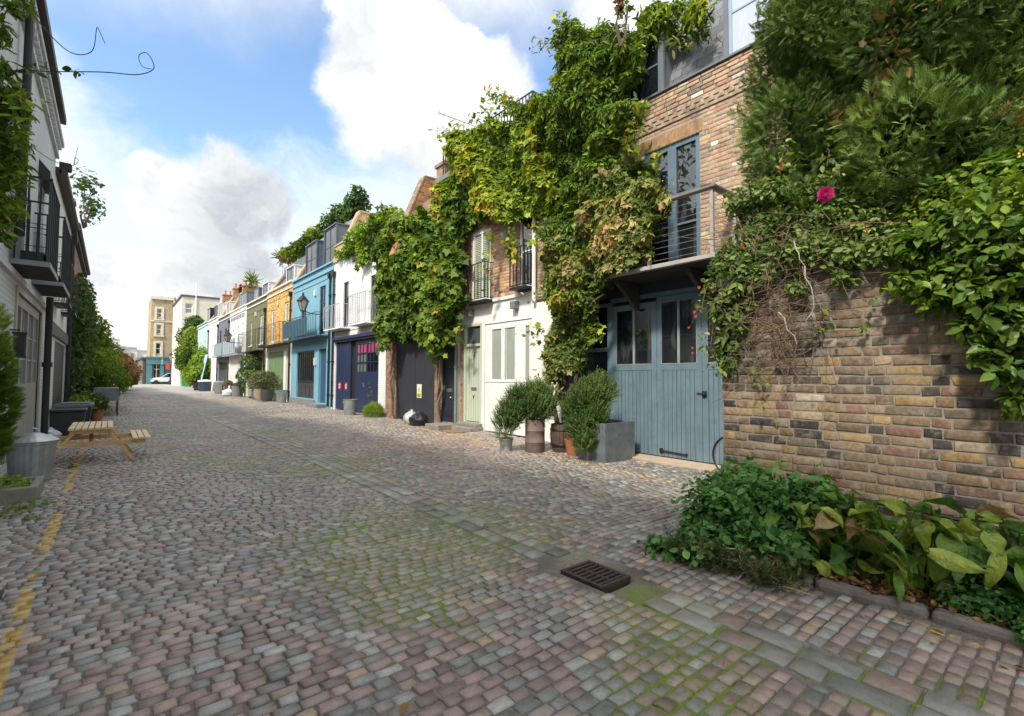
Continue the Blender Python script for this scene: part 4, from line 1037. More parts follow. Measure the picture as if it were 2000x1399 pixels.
win(H4, XR, -1, WA, 1, 3, M('navy_window_frame', (.03, .045, .07), .4), .06, .03, GLASS, name='french_window'); win(H4, XR, -1, WB, 2, 3, M('navy_window_frame', (.03, .045, .07), .4), .06, .03, GLASS, name='french_window')
balcony(H4, XR, XR-.45, 19.9, 21.85, 3.50, 1.0, 9, M('pale_grey_iron', (.42, .43, .45), .5), .05, WSTUCCO); balcony(H4, XR, XR-.45, 17.3, 18.95, 3.5, 1.15, 9, M('pale_grey_iron', (.42, .43, .45), .5), .05, WSTUCCO)
m = MB(); wall_panel(m, XR, -1, y0, y1, 0, 3.25, [(17.05, 21.55, 0, 3.1)], rev=.3); shell(m, XR, -1, y0, y1, 0, 3.25); m.build('ground_floor_wall', WBRICK, H4)
one('door_canopy', lambda q: [q.box(XR-.18, XR+.05, 16.95, 21.6, 3.02, 3.14), q.box(XR-.10, XR+.05, 16.95, 21.6, 2.93, 3.02)], NAVYP, H4)
a = one('boarded_door', lambda q: [q.box(XR+.03, XR+.08, 19.85, 20.67, .05, 2.9), q.box(XR+.03, XR+.08, 20.69, 21.5, .05, 2.9)], NAVY, H4)
SG = M('sign_red', (.62, .05, .04), .5)
for yy in (20.30, 21.05):
    d = one('round_sign', lambda q: q.add([(XR+.022, yy+.15*math.cos(t*PI/12), 1.05+.17*math.sin(t*PI/12)) for t in range(24)]+[(XR+.029, yy+.15*math.cos(t*PI/12), 1.05+.17*math.sin(t*PI/12)) for t in range(24)], [tuple(range(24))]+[(t, (t+1) % 24, 24+(t+1) % 24, 24+t) for t in range(24)]), SG, H4)
    one('sign_face', lambda q: [q.box(XR+.016, XR+.021, yy-.07, yy+.07, .96, 1.14)], M('white_sign_plate', (.72, .72, .68), .5), d)
    one('sign_bar', lambda q: [q.box(XR+.011, XR+.0155, yy-.09, yy+.09, 1.035, 1.065), q.box(XR+.0115, XR+.0155, yy-.012, yy+.012, .98, 1.12)], SG, d)
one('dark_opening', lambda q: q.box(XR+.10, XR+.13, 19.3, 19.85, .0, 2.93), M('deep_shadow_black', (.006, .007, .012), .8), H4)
b4 = one('carriage_door', lambda q: [q.box(XR+.03, XR+.08, 17.1, 18.22, .05, 1.65), q.box(XR+.03, XR+.08, 18.24, 19.3, .05, 1.65), q.box(XR+.03, XR+.08, 17.1, 19.3, 2.75, 2.92)]+[q.box(XR+.03, XR+.08, q_, q_+.12, 1.65, 2.75) for q_ in (17.1, 18.16, 19.18)], NAVY, H4)
for ya, yb in ((17.22, 18.16), (18.28, 19.18)):
    f = one('window', lambda q: [q.box(XR+.02, XR+.05, ya+(yb-ya)*k/3-.02, ya+(yb-ya)*k/3+.02, 1.65, 2.75) for k in (1, 2)]+[q.box(XR+.02, XR+.05, ya, yb, zz-.018, zz+.018) for zz in (2.02, 2.38)], NAVYP, b4)
    one('pane', lambda q: q.box(XR+.055, XR+.06, ya, yb, 1.65, 2.75), CGLASS if ya > 18 else DGLASS, f)
    one('curtain', lambda q: [q.box(XR+.050, XR+.054, ya+.02+k*.11, ya+.11+k*.11, 2.40, 2.74) for k in range(8)], M('magenta_curtain', (.42, .05, .14), .8), f)
one('door_lever', lambda q: [q.bar((XR+.01, 18.5, 1.22), (XR+.01, 18.45, 1.05), .03, .03)], M('brushed_steel', (.45, .45, .45), .35), b4)
# ------------------------------------------------------------------ generic terrace builder for the rest of the right row
def terrace(name, label, ya, yb, ztop, wallm, wins, gfm=None, gh=3.1, cornice=None, gholes=()):
    r_ = thing(name, label, 'house', (XR, (ya+yb)/2, 0))
    m = MB(); wall_panel(m, XR, -1, ya, yb, gh, ztop, wins); shell(m, XR, -1, ya, yb, gh, ztop); m.build('wall', wallm, r_)
    m = MB(); wall_panel(m, XR, -1, ya, yb, 0, gh, list(gholes), rev=.2); shell(m, XR, -1, ya, yb, 0, gh); m.build('ground_floor_wall', gfm or wallm, r_)
    one('cornice', lambda q: [q.box(XR-.10, XR+.2, ya+.01, yb-.01, ztop-.02, ztop+.06), q.box(XR-.06, XR+.1, ya+.01, yb-.01, ztop-.35, ztop-.28)], cornice or wallm, r_)
    return r_
# blue
B = terrace('blue_painted_house', 'bright blue painted house with two lead dormers, long iron balcony and black glazed door', 21.97, 28.35, 6.62, BLUEB, [(25.9, 26.75, 3.45, 5.4), (23.0, 23.85, 3.45, 5.75)], None, 3.1, None, [(24.45, 27.35, .35, 2.75), (22.75, 23.8, .2, 2.75)])
win(B, XR, -1, (25.9, 26.75, 3.45, 5.4), 2, 3, M('navy_window_frame', (.03, .045, .07), .4), .07, .04, GLASS, name='french_window'); win(B, XR, -1, (23.0, 23.85, 3.45, 5.75), 2, 3, M('navy_window_frame', (.03, .045, .07), .4), .07, .04, GLASS, name='french_window')
win(B, XR, -1, (24.45, 27.35, 1.15, 2.75), 8, 1, M('black_door_frame', (.025, .03, .035), .4), .08, .07, DGLASS, rev=.1, name='glazed_door')
one('door_panel', lambda q: [q.box(XR+.08, XR+.14, 24.45, 27.35, .35, 1.15)]+[q.box(XR+.06, XR+.08, 24.6+k*.70, 25.15+k*.70, .45, 1.02) for k in range(4)], M('charcoal_paint', (.05, .055, .06), .45), B)
one('plinth', lambda q: [q.box(XR-.10, XR, 24.2, 28.3, 0, .30), q.box(XR-.45, XR, 22.6, 24.2, 0, .18)], M('grey_stone', (.20, .21, .22), .85), B)
one('front_door', lambda q: q.box(XR+.1, XR+.15, 22.8, 23.75, .2, 2.75), M('deep_blue_door', (.03, .09, .16), .4), B)
balcony(B, XR, XR-.55, 22.6, 28.2, 3.35, 1.05, 22, M('dark_teal_iron', (.03, .07, .10), .5), .07)
one('balcony_screen', lambda q: [q.box(XR-.54, XR-.535, 23.9, 28.1, 3.45, 4.3)], M('teal_screen', (.05, .12, .17), .6), B)
downpipe(B, XR, 22.25, .1, 5.9)
one('lantern_bracket', lambda q: [q.tube([(XR, 23.2, 4.35), (XR-.5, 23.2, 4.35), (XR-.95, 23.2, 4.45)], .02, 6)], IRON, B)
LNT = glassmat('lantern_glass', (.30, .30, .22), .1)
def lantern(root, x, y, z, s=1.0):
    m = MB(); m.lathe((x, y, z), [(.09*s, 0), (.10*s, .03*s)], 6); m.lathe((x, y, z+.42*s), [(.26*s, 0), (.20*s, .06*s), (.10*s, .18*s), (.04*s, .24*s), (.05*s, .28*s), (.01*s, .36*s)], 6)
    for k in range(6):
        t = 2*PI*k/6; m.tube([(x+.09*s*math.cos(t), y+.09*s*math.sin(t), z+.03*s), (x+.22*s*math.cos(t), y+.22*s*math.sin(t), z+.43*s)], .012*s, 4)
    f = m.build('lantern', IRON, root); one('lantern_glass', lambda q: q.lathe((x, y, z+.03*s), [(.085*s, 0), (.21*s, .39*s)], 6), LNT, f); return f
lantern(B, XR-.95, 23.2, 4.42, 1.15)
one('wall_light', lambda q: q.box(XR-.1, XR, 24.12, 24.27, 2.0, 2.35), M('white_lamp_box', (.7, .72, .7), .4), B)
LB = M('blue_grey_lead', (.10, .12, .16), .5, .2)
dormer(B, XR+.15, 24.95, 26.75, 6.66, 8.35, XR+1.6, LB, M('navy_window_frame', (.03, .045, .07), .4), 2, 2); dormer(B, XR+.15, 22.2, 23.9, 6.66, 8.55, XR+1.6, LB, M('navy_window_frame', (.03, .045, .07), .4), 2, 2)
m = MB(); mansard(m, 22.25, 28.1, XR+.35, 6.66, XR+1.15, 8.3, XR+6, 0, 1); m.build('roof', [SLATE, LEAD], B)
one('roof_rail', lambda q: q.box(XR+1.0, XR+1.05, 22.3, 28.1, 8.3, 8.95), M('lead_panel', (.22, .25, .29), .5), B)
PWM = brickmat('ochre_party_brick', [(.50, .28, .12), (.56, .33, .15), (.42, .24, .12)], (.45, .35, .24))
COP = M('ochre_coping', (.45, .33, .2), .85)
def party(root, y, top, xr=1.15, w=.34, zb=6.6):
    m = MB(); m.prism([(XR+.05, zb), (XR+xr, top), (XR+5, top), (XR+5, zb)], 'y', y-w/2, y+w/2); a = m.build('party_wall', PWM, root)
    one('coping', lambda q: [q.bar((XR+.02, y, zb+.02), (XR+xr-.02, y, top+.05), w+.08, .09), q.bar((XR+xr-.02, y, top+.04), (XR+5, y, top+.04), w+.08, .08)], COP, a)
party(B, 22.05, 9.15); party(B, 28.2, 8.6)
# yellow
Yh = terrace('yellow_brick_house', 'golden yellow brick house with white arched windows and green panelled ground floor', 28.40, 34.1, 6.75, YELLOWB, [(32.3, 33.0, 3.5, 5.55), (29.2, 29.95, 3.5, 5.7)], WSTUCCO, 3.25, WSTUCCO, [(29.9, 33.7, .2, 2.95), (28.7, 29.5, .1, 2.95)])
win(Yh, XR, -1, (32.3, 33.0, 3.5, 5.55), 1, 2, WHITE, .1, .05, CGLASS); win(Yh, XR, -1, (29.2, 29.95, 3.5, 5.7), 1, 2, WHITE, .1, .05, CGLASS)
one('green_panels', lambda q: [q.box(XR+.06, XR+.12, 29.9, 33.7, .2, 2.95)]+[q.box(XR+.04, XR+.06, 29.95+k*.475, 30.20+k*.475, .4, 2.7) for k in range(8)], M('soft_green_paint', (.20, .30, .15), .6, planks=.24), Yh)
one('front_door', lambda q: q.box(XR+.1, XR+.14, 28.7, 29.5, .1, 2.9), M('pale_olive_door', (.30, .33, .22), .5), Yh)
balcony(Yh, XR, XR-.55, 28.7, 33.9, 3.3, 1.2, 18); downpipe(Yh, XR, 28.55, .1, 5.9)
party(Yh, 34.05, 8.4); 
one('roof', lambda q: [q.prism([(XR+.3, 6.8), (XR+1.0, 7.9), (XR+6, 7.9), (XR+6, 6.8)], 'y', 28.6, 33.8), q.box(XR+.9, XR+.95, 28.6, 33.8, 7.9, 8.5)], LB, Yh)
dormer(Yh, XR+.3, 29.3, 31.0, 6.8, 7.9, XR+1.5, WHITE, LB, 2, 1)
# olive
O_ = terrace('olive_green_house', 'olive green painted house with dark iron balcony and ivy beside its entrance', 34.15, 40.25, 6.7, OLIVEB, [(38.2, 38.9, 3.6, 5.3), (35.0, 36.0, 3.6, 5.5)], BROWNB, 3.1, WSTUCCO, [(35, 39.5, 0, 2.7)])
win(O_, XR, -1, (38.2, 38.9, 3.6, 5.3), 1, 2, WHITE, .08, .05, DGLASS); win(O_, XR, -1, (35.0, 36.0, 3.6, 5.5), 1, 2, WHITE, .1, .05, CGLASS)
one('garage_door', lambda q: q.box(XR+.1, XR+.15, 35, 39.5, 0, 2.7), M('dark_olive_boarding', (.07, .08, .04), .6, planks=.2), O_)
balcony(O_, XR, XR-.55, 34.5, 40.0, 3.15, 1.35, 16); downpipe(O_, XR, 34.35, .1, 5.6)
dormer(O_, XR+.3, 35.2, 36.9, 6.75, 7.8, XR+1.5, WHITE, LB, 2, 1); dormer(O_, XR+.3, 38.0, 39.4, 6.75, 7.8, XR+1.5, LB, WHITE, 2, 1)
one('roof', lambda q: q.prism([(XR+.4, 6.75), (XR+1.0, 7.9), (XR+6, 7.9), (XR+6, 6.75)], 'y', 34.3, 40.1), LEAD, O_)
antenna(O_, XR+1.6, 37, 7.9, 1.9, 1.2, 2.6, 6)
# white with garage doors
Wh = terrace('white_rendered_house', 'white rendered house with white garage doors and glass-fronted balcony', 40.3, 46.9, 6.75, WSTUCCO, [(44.9, 45.5, 3.6, 5.2), (42.8, 43.4, 3.6, 5.4), (41.2, 41.8, 3.6, 5.5)], None, 3.1, None, [(40.9, 46.2, .1, 2.8)])
for a in (44.9, 42.8, 41.2): win(Wh, XR, -1, (a, a+.6, 3.6, 5.2 if a > 44 else 5.45), 1, 2, WHITE, .08, .05, CGLASS)
one('garage_door', lambda q: [q.box(XR+.1, XR+.15, 40.9, 43.52, .1, 2.8), q.box(XR+.1, XR+.15, 43.56, 46.2, .1, 2.8)], M('white_boarding', (.76, .76, .74), .5, .1, planks=.33), Wh)
one('door_handle', lambda q: [q.box(XR+.02, XR+.1, 43.1, 43.35, 1.25, 1.55), q.box(XR+.02, XR+.1, 43.75, 44.0, 1.25, 1.55)], IRON, Wh)
SCR = M('grey_glass_screen', (.30, .36, .40), .25)
balcony(Wh, XR, XR-.5, 40.6, 46.8, 3.15, 1.2, 8, M('grey_iron', (.3, .34, .38), .5), .1); one('balcony_screen', lambda q: q.box(XR-.49, XR-.485, 41.6, 46.8, 3.2, 4.3), SCR, Wh)
for k in range(9): one('vent_slot', lambda q: q.box(XR-.03, XR, 41+k*.6, 41.3+k*.6, 5.95, 6.25), GREYB, Wh)
dormer(Wh, XR+.2, 41.5, 44.6, 6.8, 8.0, XR+1.6, LEAD, M('light_frame', (.5, .55, .6), .5), 4, 1)
one('roof', lambda q: q.prism([(XR+.4, 6.8), (XR+1.0, 7.9), (XR+6, 7.9), (XR+6, 6.8)], 'y', 40.4, 46.8), LEAD, Wh)
lantern(Wh, XR-.95, 41.6, 4.0, 1.2); one('lantern_bracket', lambda q: q.tube([(XR, 41.6, 3.95), (XR-.95, 41.6, 4.0)], .03, 6), IRON, Wh)
# grey
G_ = terrace('slate_grey_house', 'slate grey painted narrow house between two white ones with dark tall windows', 46.95, 52.4, 6.75, GREYB, [(50.8, 51.6, 3.4, 5.6), (48.2, 49.0, 3.4, 5.6)], None, 3.1, WSTUCCO, [(47.6, 51.6, 0, 2.8)])
for a in (50.8, 48.2): win(G_, XR, -1, (a, a+.8, 3.4, 5.6), 1, 2, IRON, .06, .05, DGLASS)
one('garage_door', lambda q: q.box(XR+.1, XR+.15, 47.6, 51.6, 0, 2.0), M('charcoal_boarding', (.06, .065, .075), .5, planks=.4), G_); win(G_, XR, -1, (47.6, 51.6, 2.0, 2.8), 6, 1, IRON, .08, .05, DGLASS, name='transom_window')
balcony(G_, XR, XR-.5, 47.2, 52.2, 3.2, 1.1, 10, M('grey_iron', (.3, .34, .38), .5)); one('balcony_screen', lambda q: q.box(XR-.49, XR-.485, 47.3, 51, 3.25, 4.25), SCR, G_)
party(G_, 47.2, 8.6, .9, .5); chimney(G_, XR+1.6, 47.2, 8.6, 9.2, 1.3, .5, 3); party(G_, 52.2, 8.9, 1.1, .6); chimney(G_, XR+1.9, 52.3, 8.9, 9.7, 1.6, .6, 4)
one('roof', lambda q: q.prism([(XR+.4, 6.8), (XR+1.2, 8.2), (XR+6, 8.2), (XR+6, 6.8)], 'y', 47.5, 51.9), LEAD, G_)
dormer(G_, XR+.3, 49, 50.8, 6.8, 8.1, XR+1.6, WHITE, WHITE, 2, 1); downpipe(G_, XR, 52.3, .1, 6)
antenna(G_, XR+2.2, 51, 9.0, 2.6, 1.6, 2.8, 6)
# two more beyond
W2h = terrace('far_white_house', 'far white terraced house with red-brown mansard behind the green trees', 52.45, 58.3, 7.0, WSTUCCO, [(53.5, 54.2, 3.4, 5.2), (56.2, 56.9, 3.4, 5.2)], None, 3.1)
for a in (53.5, 56.2): win(W2h, XR, -1, (a, a+.7, 3.4, 5.2), 1, 2, WHITE, .08, .05, CGLASS)
one('roof', lambda q: q.prism([(XR+.4, 7.05), (XR+1.6, 9.1), (XR+6, 9.1), (XR+6, 7.05)], 'y', 52.6, 58.1), M('plum_tile', (.20, .09, .07), .7, .3), W2h)
dormer(W2h, XR+.3, 53.6, 55.2, 7.05, 8.5, XR+1.8, WHITE, WHITE, 2, 1); dormer(W2h, XR+.3, 56, 57.4, 7.05, 8.5, XR+1.8, LEAD, IRON, 2, 1); party(W2h, 58.2, 9.3, 1.6, .6, 7.05)
Mh = terrace('mint_green_house', 'pale mint green terraced house at the far end of the right row', 58.35, 66.5, 7.1, MINTB, [(60, 60.8, 3.4, 5.2), (63.4, 64.2, 3.4, 5.2)], None, 3.1)
for a in (60, 63.4): win(Mh, XR, -1, (a, a+.8, 3.4, 5.2), 1, 2, WHITE, .08, .05, CGLASS)
one('roof', lambda q: q.prism([(XR+.4, 7.15), (XR+1.6, 9.4), (XR+6, 9.4), (XR+6, 7.15)], 'y', 58.6, 66.3), M('dark_tile', (.06, .055, .06), .7, .3), Mh)
dormer(Mh, XR+.3, 60, 61.8, 7.15, 8.7, XR+1.8, IRON, WHITE, 2, 1)
chimney(Mh, XR+2.2, 60.5, 9.4, 10.2, 1.4, .6, 3)

CBL = M('black_cable', (.02, .02, .02), .6)
for (rt, ya, yb, z_) in ((H4, 16.9, 21.9, 3.42), (B, 22.4, 28.3, 6.0), (Yh, 28.6, 34.0, 6.1), (O_, 34.4, 40.1, 5.9)):
    one('cable', lambda q: q.tube([(XR-.012, ya+(yb-ya)*k/8, z_-.03*math.sin(PI*k/8)) for k in range(9)], .008, 5), CBL, rt)
for (rt, y_, z_) in ((B, 24.3, 5.4), (Yh, 31.2, 5.7), (O_, 37.0, 5.6), (Wh, 46.0, 5.5)):
    one('alarm_box', lambda q: q.box(XR-.08, XR, y_, y_+.25, z_, z_+.28), M('pale_box', (.6, .6, .58), .5), rt)
for (rt, y_) in ((H4, 21.75), (Wh, 46.7), (W2h, 58.0)): downpipe(rt, XR, y_, .1, 5.9)
for (rt, wins_) in ((Yh, ((32.3, 33.0, 3.5), (29.2, 29.95, 3.5))), (O_, ((38.2, 38.9, 3.6), (35.0, 36.0, 3.6)))):
    for (a_, b2_, c_) in wins_: one('window_sill', lambda q: q.box(XR-.07, XR+.02, a_-.06, b2_+.06, c_-.08, c_-.003), WSTUCCO, rt)
# ------------------------------------------------------------------ left row
L1 = thing('left_white_brick_house', 'white painted brick house on the left with corbelled cornice, iron balcony and taupe garage doors', 'house', (XL, 10, 0))
y0, y1 = -3.0, 15.45
wl = [(9.9, 10.7, 3.15, 5.0), (12.5, 13.5, 3.2, 5.1), (7.2, 8.1, 3.25, 5.1)]
m = MB(); wall_panel(m, XL, 1, y0, y1, 2.95, 6.62, wl, rev=.11); shell(m, XL, 1, y0, y1, 2.95, 6.62, 6); m.build('wall', LBRICK, L1)
for h in wl: win(L1, XL, 1, h, 2, 3, WHITE, .06, .03, GLASS, rev=.08, name='french_window')
GL = (10.45, 13.75, 0, 2.72)
m = MB(); wall_panel(m, XL, 1, y0, y1, 0, 2.95, [GL], rev=.12); shell(m, XL, 1, y0, y1, 0, 2.95, 6); m.box(XL, XL+.05, y0, y1, 2.86, 2.95); m.build('ground_floor_wall', LBRICK, L1)
gd = one('garage_door', lambda q: [q.box(XL-.07, XL-.02, 10.5, 12.09, .05, 1.30), q.box(XL-.07, XL-.02, 12.11, 13.7, .05, 1.30), q.box(XL-.07, XL-.015, 10.45, 13.75, 2.55, 2.72)]+[q.box(XL-.07, XL-.015, a, a+.13, 1.30, 2.55) for a in (10.45, 11.2, 12.03, 12.85, 13.62)], TAUPE, L1, bevel=.004)
for a, b_ in ((10.58, 11.2), (11.33, 12.03), (12.16, 12.85), (12.98, 13.62)):
    f = one('window', lambda q: [q.box(XL-.06, XL-.03, a, b_, zz-.012, zz+.012) for zz in (1.72, 2.12)]+[q.box(XL-.055, XL-.035, a+(b_-a)*k/3-.009, a+(b_-a)*k/3+.009, 1.3, 2.55) for k in (1, 2)], M('pale_taupe_bar', (.40, .40, .38), .5), gd)
    one('pane', lambda q: q.box(XL-.075, XL-.062, a, b_, 1.3, 2.55), DGLASS, f)
one('door_frame', lambda q: [q.box(XL-.02, XL+.025, 13.75, 13.87, 0, 2.80), q.box(XL-.02, XL+.025, 10.33, 10.45, 0, 2.80), q.box(XL-.02, XL+.025, 10.45, 13.75, 2.72, 2.80)], M('beige_frame', (.45, .42, .36), .6), L1)
def _corb(m):
    y = 0.0
    while y < y1-.1: m.box(XL, XL+.11, y, y+.11, 6.66, 6.80); y += .24
    m.box(XL, XL+.06, y0, y1, 6.52, 6.60); m.box(XL, XL+.14, y0, y1, 6.80, 6.90); m.box(XL, XL+.045, y0, y1, 6.60, 6.80)
one('cornice', _corb, LBRICK, L1)
one('gutter', lambda q: [q.box(XL-.2, XL+.22, y0, y1-1.0, 6.98, 7.12)], M('dark_wood_fascia', (.07, .055, .05), .6), L1)
one('parapet', lambda q: q.box(XL-.5, XL+.02, y0, y1, 6.62, 6.98), LBRICK, L1)
# two small balconies on the near left house: slatted floors, tall bars, dark side screens
for (ba, bb2, bz) in ((9.6, 11.0, 3.06), (12.1, 13.9, 3.14)):
    XO = XL+.41
    bl = one('balcony', lambda q: [q.box(XL, XO, ba, bb2, bz-.05, bz)]+[q.box(XL+.02, XO-.02, ba+.02+k*.07, ba+.06+k*.07, bz-.062, bz-.05) for k in range(int((bb2-ba)/.07))], M('dark_slatted_floor', (.05, .05, .055), .6), L1)
    one('floor_edge', lambda q: [q.box(XO, XO+.012, ba-.01, bb2, bz-.06, bz+.012), q.box(XL, XO, ba-.012, ba, bz-.06, bz+.012)], M('grey_steel_edge', (.25, .25, .26), .5), bl)
    m = MB(); zt = bz+1.2; m.box(XO-.025, XO, ba, bb2, zt, zt+.03); n_ = int((bb2-ba)/.28)
    for k in range(n_+1): m.box(XO-.022, XO-.004, ba+(bb2-ba-.02)*k/n_, ba+(bb2-ba-.02)*k/n_+.018, bz, zt)
    for yy in (ba, bb2-.02):
        m.box(XL, XO, yy, yy+.02, zt, zt+.028)
        for k in range(1, 4): m.box(XO-k*.12-.01, XO-k*.12+.012, yy, yy+.018, bz, zt)
        for zz in (bz+.48, bz+.85): m.box(XL, XO-.02, yy, yy+.010, zz, zz+.010)
    m.build('railing', IRON, bl)
    one('privacy_screen', lambda q: q.box(XO-.034, XO-.026, ba+.02, bb2-.02, bz+.02, zt-.02), M('dark_mesh_screen', (.045, .055, .055), .6), bl)
    one('window_box', lambda q: q.box(XL+.10, XL+.34, ba+.1, ba+.7, bz, bz+.16), PLAST, bl)
fl = one('awning_lamp', lambda q: [q.prism([(XL, 5.45), (XL+.16, 5.25), (XL+.16, 5.10), (XL, 5.15)], 'y', 12.4, 13.6)], IRON, L1); fl.name = 'window_hood'
one('downpipe', lambda q: [q.tube([(XL+.10, 14.15, .02), (XL+.10, 14.15, 3.1)], .06, 10), q.tube([(XL+.10, 14.15, 1.62), (XL+.10, 14.15, 1.72)], .085, 10)], IRON, L1)
one('downpipe', lambda q: q.tube([(XL+.10, 9.6, 3.4), (XL+.10, 9.6, 6.9)], .05, 10), IRON, L1)
wlt = one('wall_lantern', lambda q: [q.box(XL+.05, XL+.17, 9.90, 9.915, 1.72, 2.04), q.box(XL+.05, XL+.17, 10.015, 10.03, 1.72, 2.04), q.box(XL+.03, XL+.19, 9.88, 10.05, 2.04, 2.07), q.box(XL+.03, XL+.19, 9.88, 10.05, 1.70, 1.72), q.bar((XL, 9.96, 2.10), (XL+.11, 9.96, 2.10), .02, .02)], IRON, L1)
one('lamp_glass', lambda q: q.box(XL+.06, XL+.16, 9.916, 10.014, 1.722, 2.038), M('opal_glass', (.7, .7, .68), .3), wlt)
# second left house
L2 = thing('left_white_rendered_house', 'low white rendered house on the left with dark boarded doors and a second balcony', 'house', (XL, 18, 0))
y0, y1 = 15.5, 21.3
m = MB(); wall_panel(m, XL, 1, y0, y1, 2.6, 6.2, [(16.4, 17.2, 3.3, 5.0), (18.8, 19.6, 3.3, 5.0)], rev=.11); shell(m, XL, 1, y0, y1, 2.6, 6.2, 6); m.build('wall', WSTUCCO, L2)
for a in (16.4, 18.8): win(L2, XL, 1, (a, a+.8, 3.3, 5.0), 1, 3, WHITE, .06, .03, GLASS, rev=.08)
m = MB(); wall_panel(m, XL, 1, y0, y1, 0, 2.6, [(17.2, 20.9, 0, 2.35)], rev=.12); shell(m, XL, 1, y0, y1, 0, 2.6, 6); m.build('ground_floor_wall', WBRICK, L2)
one('boarded_door', lambda q: [q.box(XL-.08, XL-.03, 17.2, 19.04, .02, 2.35), q.box(XL-.08, XL-.03, 19.06, 20.9, .02, 2.35)], DKTAUPE, L2)
one('lintel', lambda q: q.box(XL, XL+.06, 15.5, 21.3, 2.42, 2.72), M('dark_grey_fascia', (.09, .09, .095), .6), L2)
for a in (16.3, 18.7): balcony(L2, XL, XL+.3, a, a+1.0, 3.25, 1.0, 5)
one('gutter', lambda q: [q.tube([(XL+.14, 15.5, 6.25), (XL+.14, 21.3, 6.25)], .08, 8), q.box(XL-.3, XL+.1, 15.5, 21.3, 6.2, 6.35)], M('brown_gutter', (.05, .035, .03), .6), L2)
one('floodlight', lambda q: [q.box(XL+.05, XL+.26, 15.6, 15.8, 6.35, 6.52), q.box(XL+.26, XL+.275, 15.62, 15.78, 6.37, 6.50)], IRON, L2)
downpipe(L2, XL, 21.15, .1, 5.7, .06, True, None, 1)
# brown brick houses further along on the left
L3 = thing('left_brown_brick_house', 'brown brick house on the left with dark hoppers rising behind the ivy column', 'house', (XL, 26, 0))
y0, y1 = 21.35, 31.5
wl = [(23.2, 24.0, 3.4, 4.9), (27.0, 27.8, 3.4, 4.9)]
m = MB(); wall_panel(m, XL, 1, y0, y1, 0, 6.35, wl); shell(m, XL, 1, y0, y1, 0, 6.35, 6); m.build('wall', REDB, L3)
for h in wl: win(L3, XL, 1, h, 1, 2, WHITE, .06, .03, GLASS)
one('cornice', lambda q: q.box(XL, XL+.12, y0, y1, 6.22, 6.35), M('brown_gutter', (.05, .035, .03), .6), L3)
one('gutter', lambda q: q.tube([(XL+.16, y0, 6.42), (XL+.16, y1, 6.42)], .08, 8), M('brown_gutter', (.05, .035, .03), .6), L3)
downpipe(L3, XL, 26.0, .1, 5.3, .06, True, None, 1)
chimney(L3, XL-.35, 22.2, 6.35, 7.3, .7, .6, 2, REDB)
L4 = thing('left_red_brick_house', 'red brick house far along the left side behind the bushes', 'house', (XL, 40, 0))
y0, y1 = 31.55, 52
wl = [(35, 36, 3.2, 4.9), (41, 42, 3.2, 4.9), (47, 48, 3.2, 4.9)]
m = MB(); wall_panel(m, XL, 1, y0, y1, 0, 6.1, wl); shell(m, XL, 1, y0, y1, 0, 6.1, 6); m.build('wall', ORANGEB, L4)
for h in wl: win(L4, XL, 1, h, 1, 2, WHITE, .08, .05, GLASS)
balcony(L4, XL, XL+.5, 33, 38, 3.0, 1.0, 14)
one('cornice', lambda q: q.box(XL, XL+.12, y0, y1, 6.0, 6.15), BROWNB, L4)
L5 = thing('left_far_house', 'small dark red roofed house at the far end of the left row', 'house', (XL, 60, 0))
m = MB(); wall_panel(m, XL, 1, 52.1, 74, 0, 5.6, [(56, 57, 3, 4.6), (64, 65, 3, 4.6)]); shell(m, XL, 1, 52.1, 74, 0, 5.6, 6); m.build('wall', BROWNB, L5)
for a in (56, 64): win(L5, XL, 1, (a, a+1, 3, 4.6), 1, 2, WHITE, .1, .06, GLASS)
one('roof', lambda q: q.prism([(XL+.1, 5.6), (XL-1.4, 7.3), (XL-6, 7.3), (XL-6, 5.6)], 'y', 52.1, 74), M('dark_red_tile', (.22, .07, .05), .7), L5)
chimney(L5, XL-1.5, 58, 7.2, 7.9, .8, .6, 2)

# ------------------------------------------------------------------ the far end of the street
def fx(px, Y): return float(onY(px, 736, Y)[0])
def fz(px, py, Y): return float(onY(px, py, Y)[2])
YT = 104.0
T = thing('yellow_brick_tower_house', 'tall narrow yellow brick house with white window surrounds above the teal shopfront', 'house', (fx(310, YT), YT, 0))
x0, x1 = fx(291, YT), fx(334, YT); zt = fz(310, 585, YT); zs = fz(310, 697, YT)
def front(m, X0, X1, Y, z0, z1, holes, rev=.25, mi=0):
    xs = sorted({X0, X1, *[q for h in holes for q in h[:2]]}); zs_ = sorted({z0, z1, *[q for h in holes for q in h[2:]]})
    for i in range(len(xs)-1):
        for j in range(len(zs_)-1):
            xc, zc = (xs[i]+xs[i+1])/2, (zs_[j]+zs_[j+1])/2
            if any(h[0] < xc < h[1] and h[2] < zc < h[3] for h in holes): continue
            m.quad((xs[i], Y, zs_[j]), (xs[i+1], Y, zs_[j]), (xs[i+1], Y, zs_[j+1]), (xs[i], Y, zs_[j+1]), mi)
    for (a, b_, c, d) in holes:
        m.quad((a, Y, c), (a, Y+rev, c), (a, Y+rev, d), (a, Y, d), mi); m.quad((b_, Y, c), (b_, Y+rev, c), (b_, Y+rev, d), (b_, Y, d), mi)
        m.quad((a, Y, d), (a, Y+rev, d), (b_, Y+rev, d), (b_, Y, d), mi); m.quad((a, Y, c), (a, Y+rev, c), (b_, Y+rev, c), (b_, Y, c), mi)
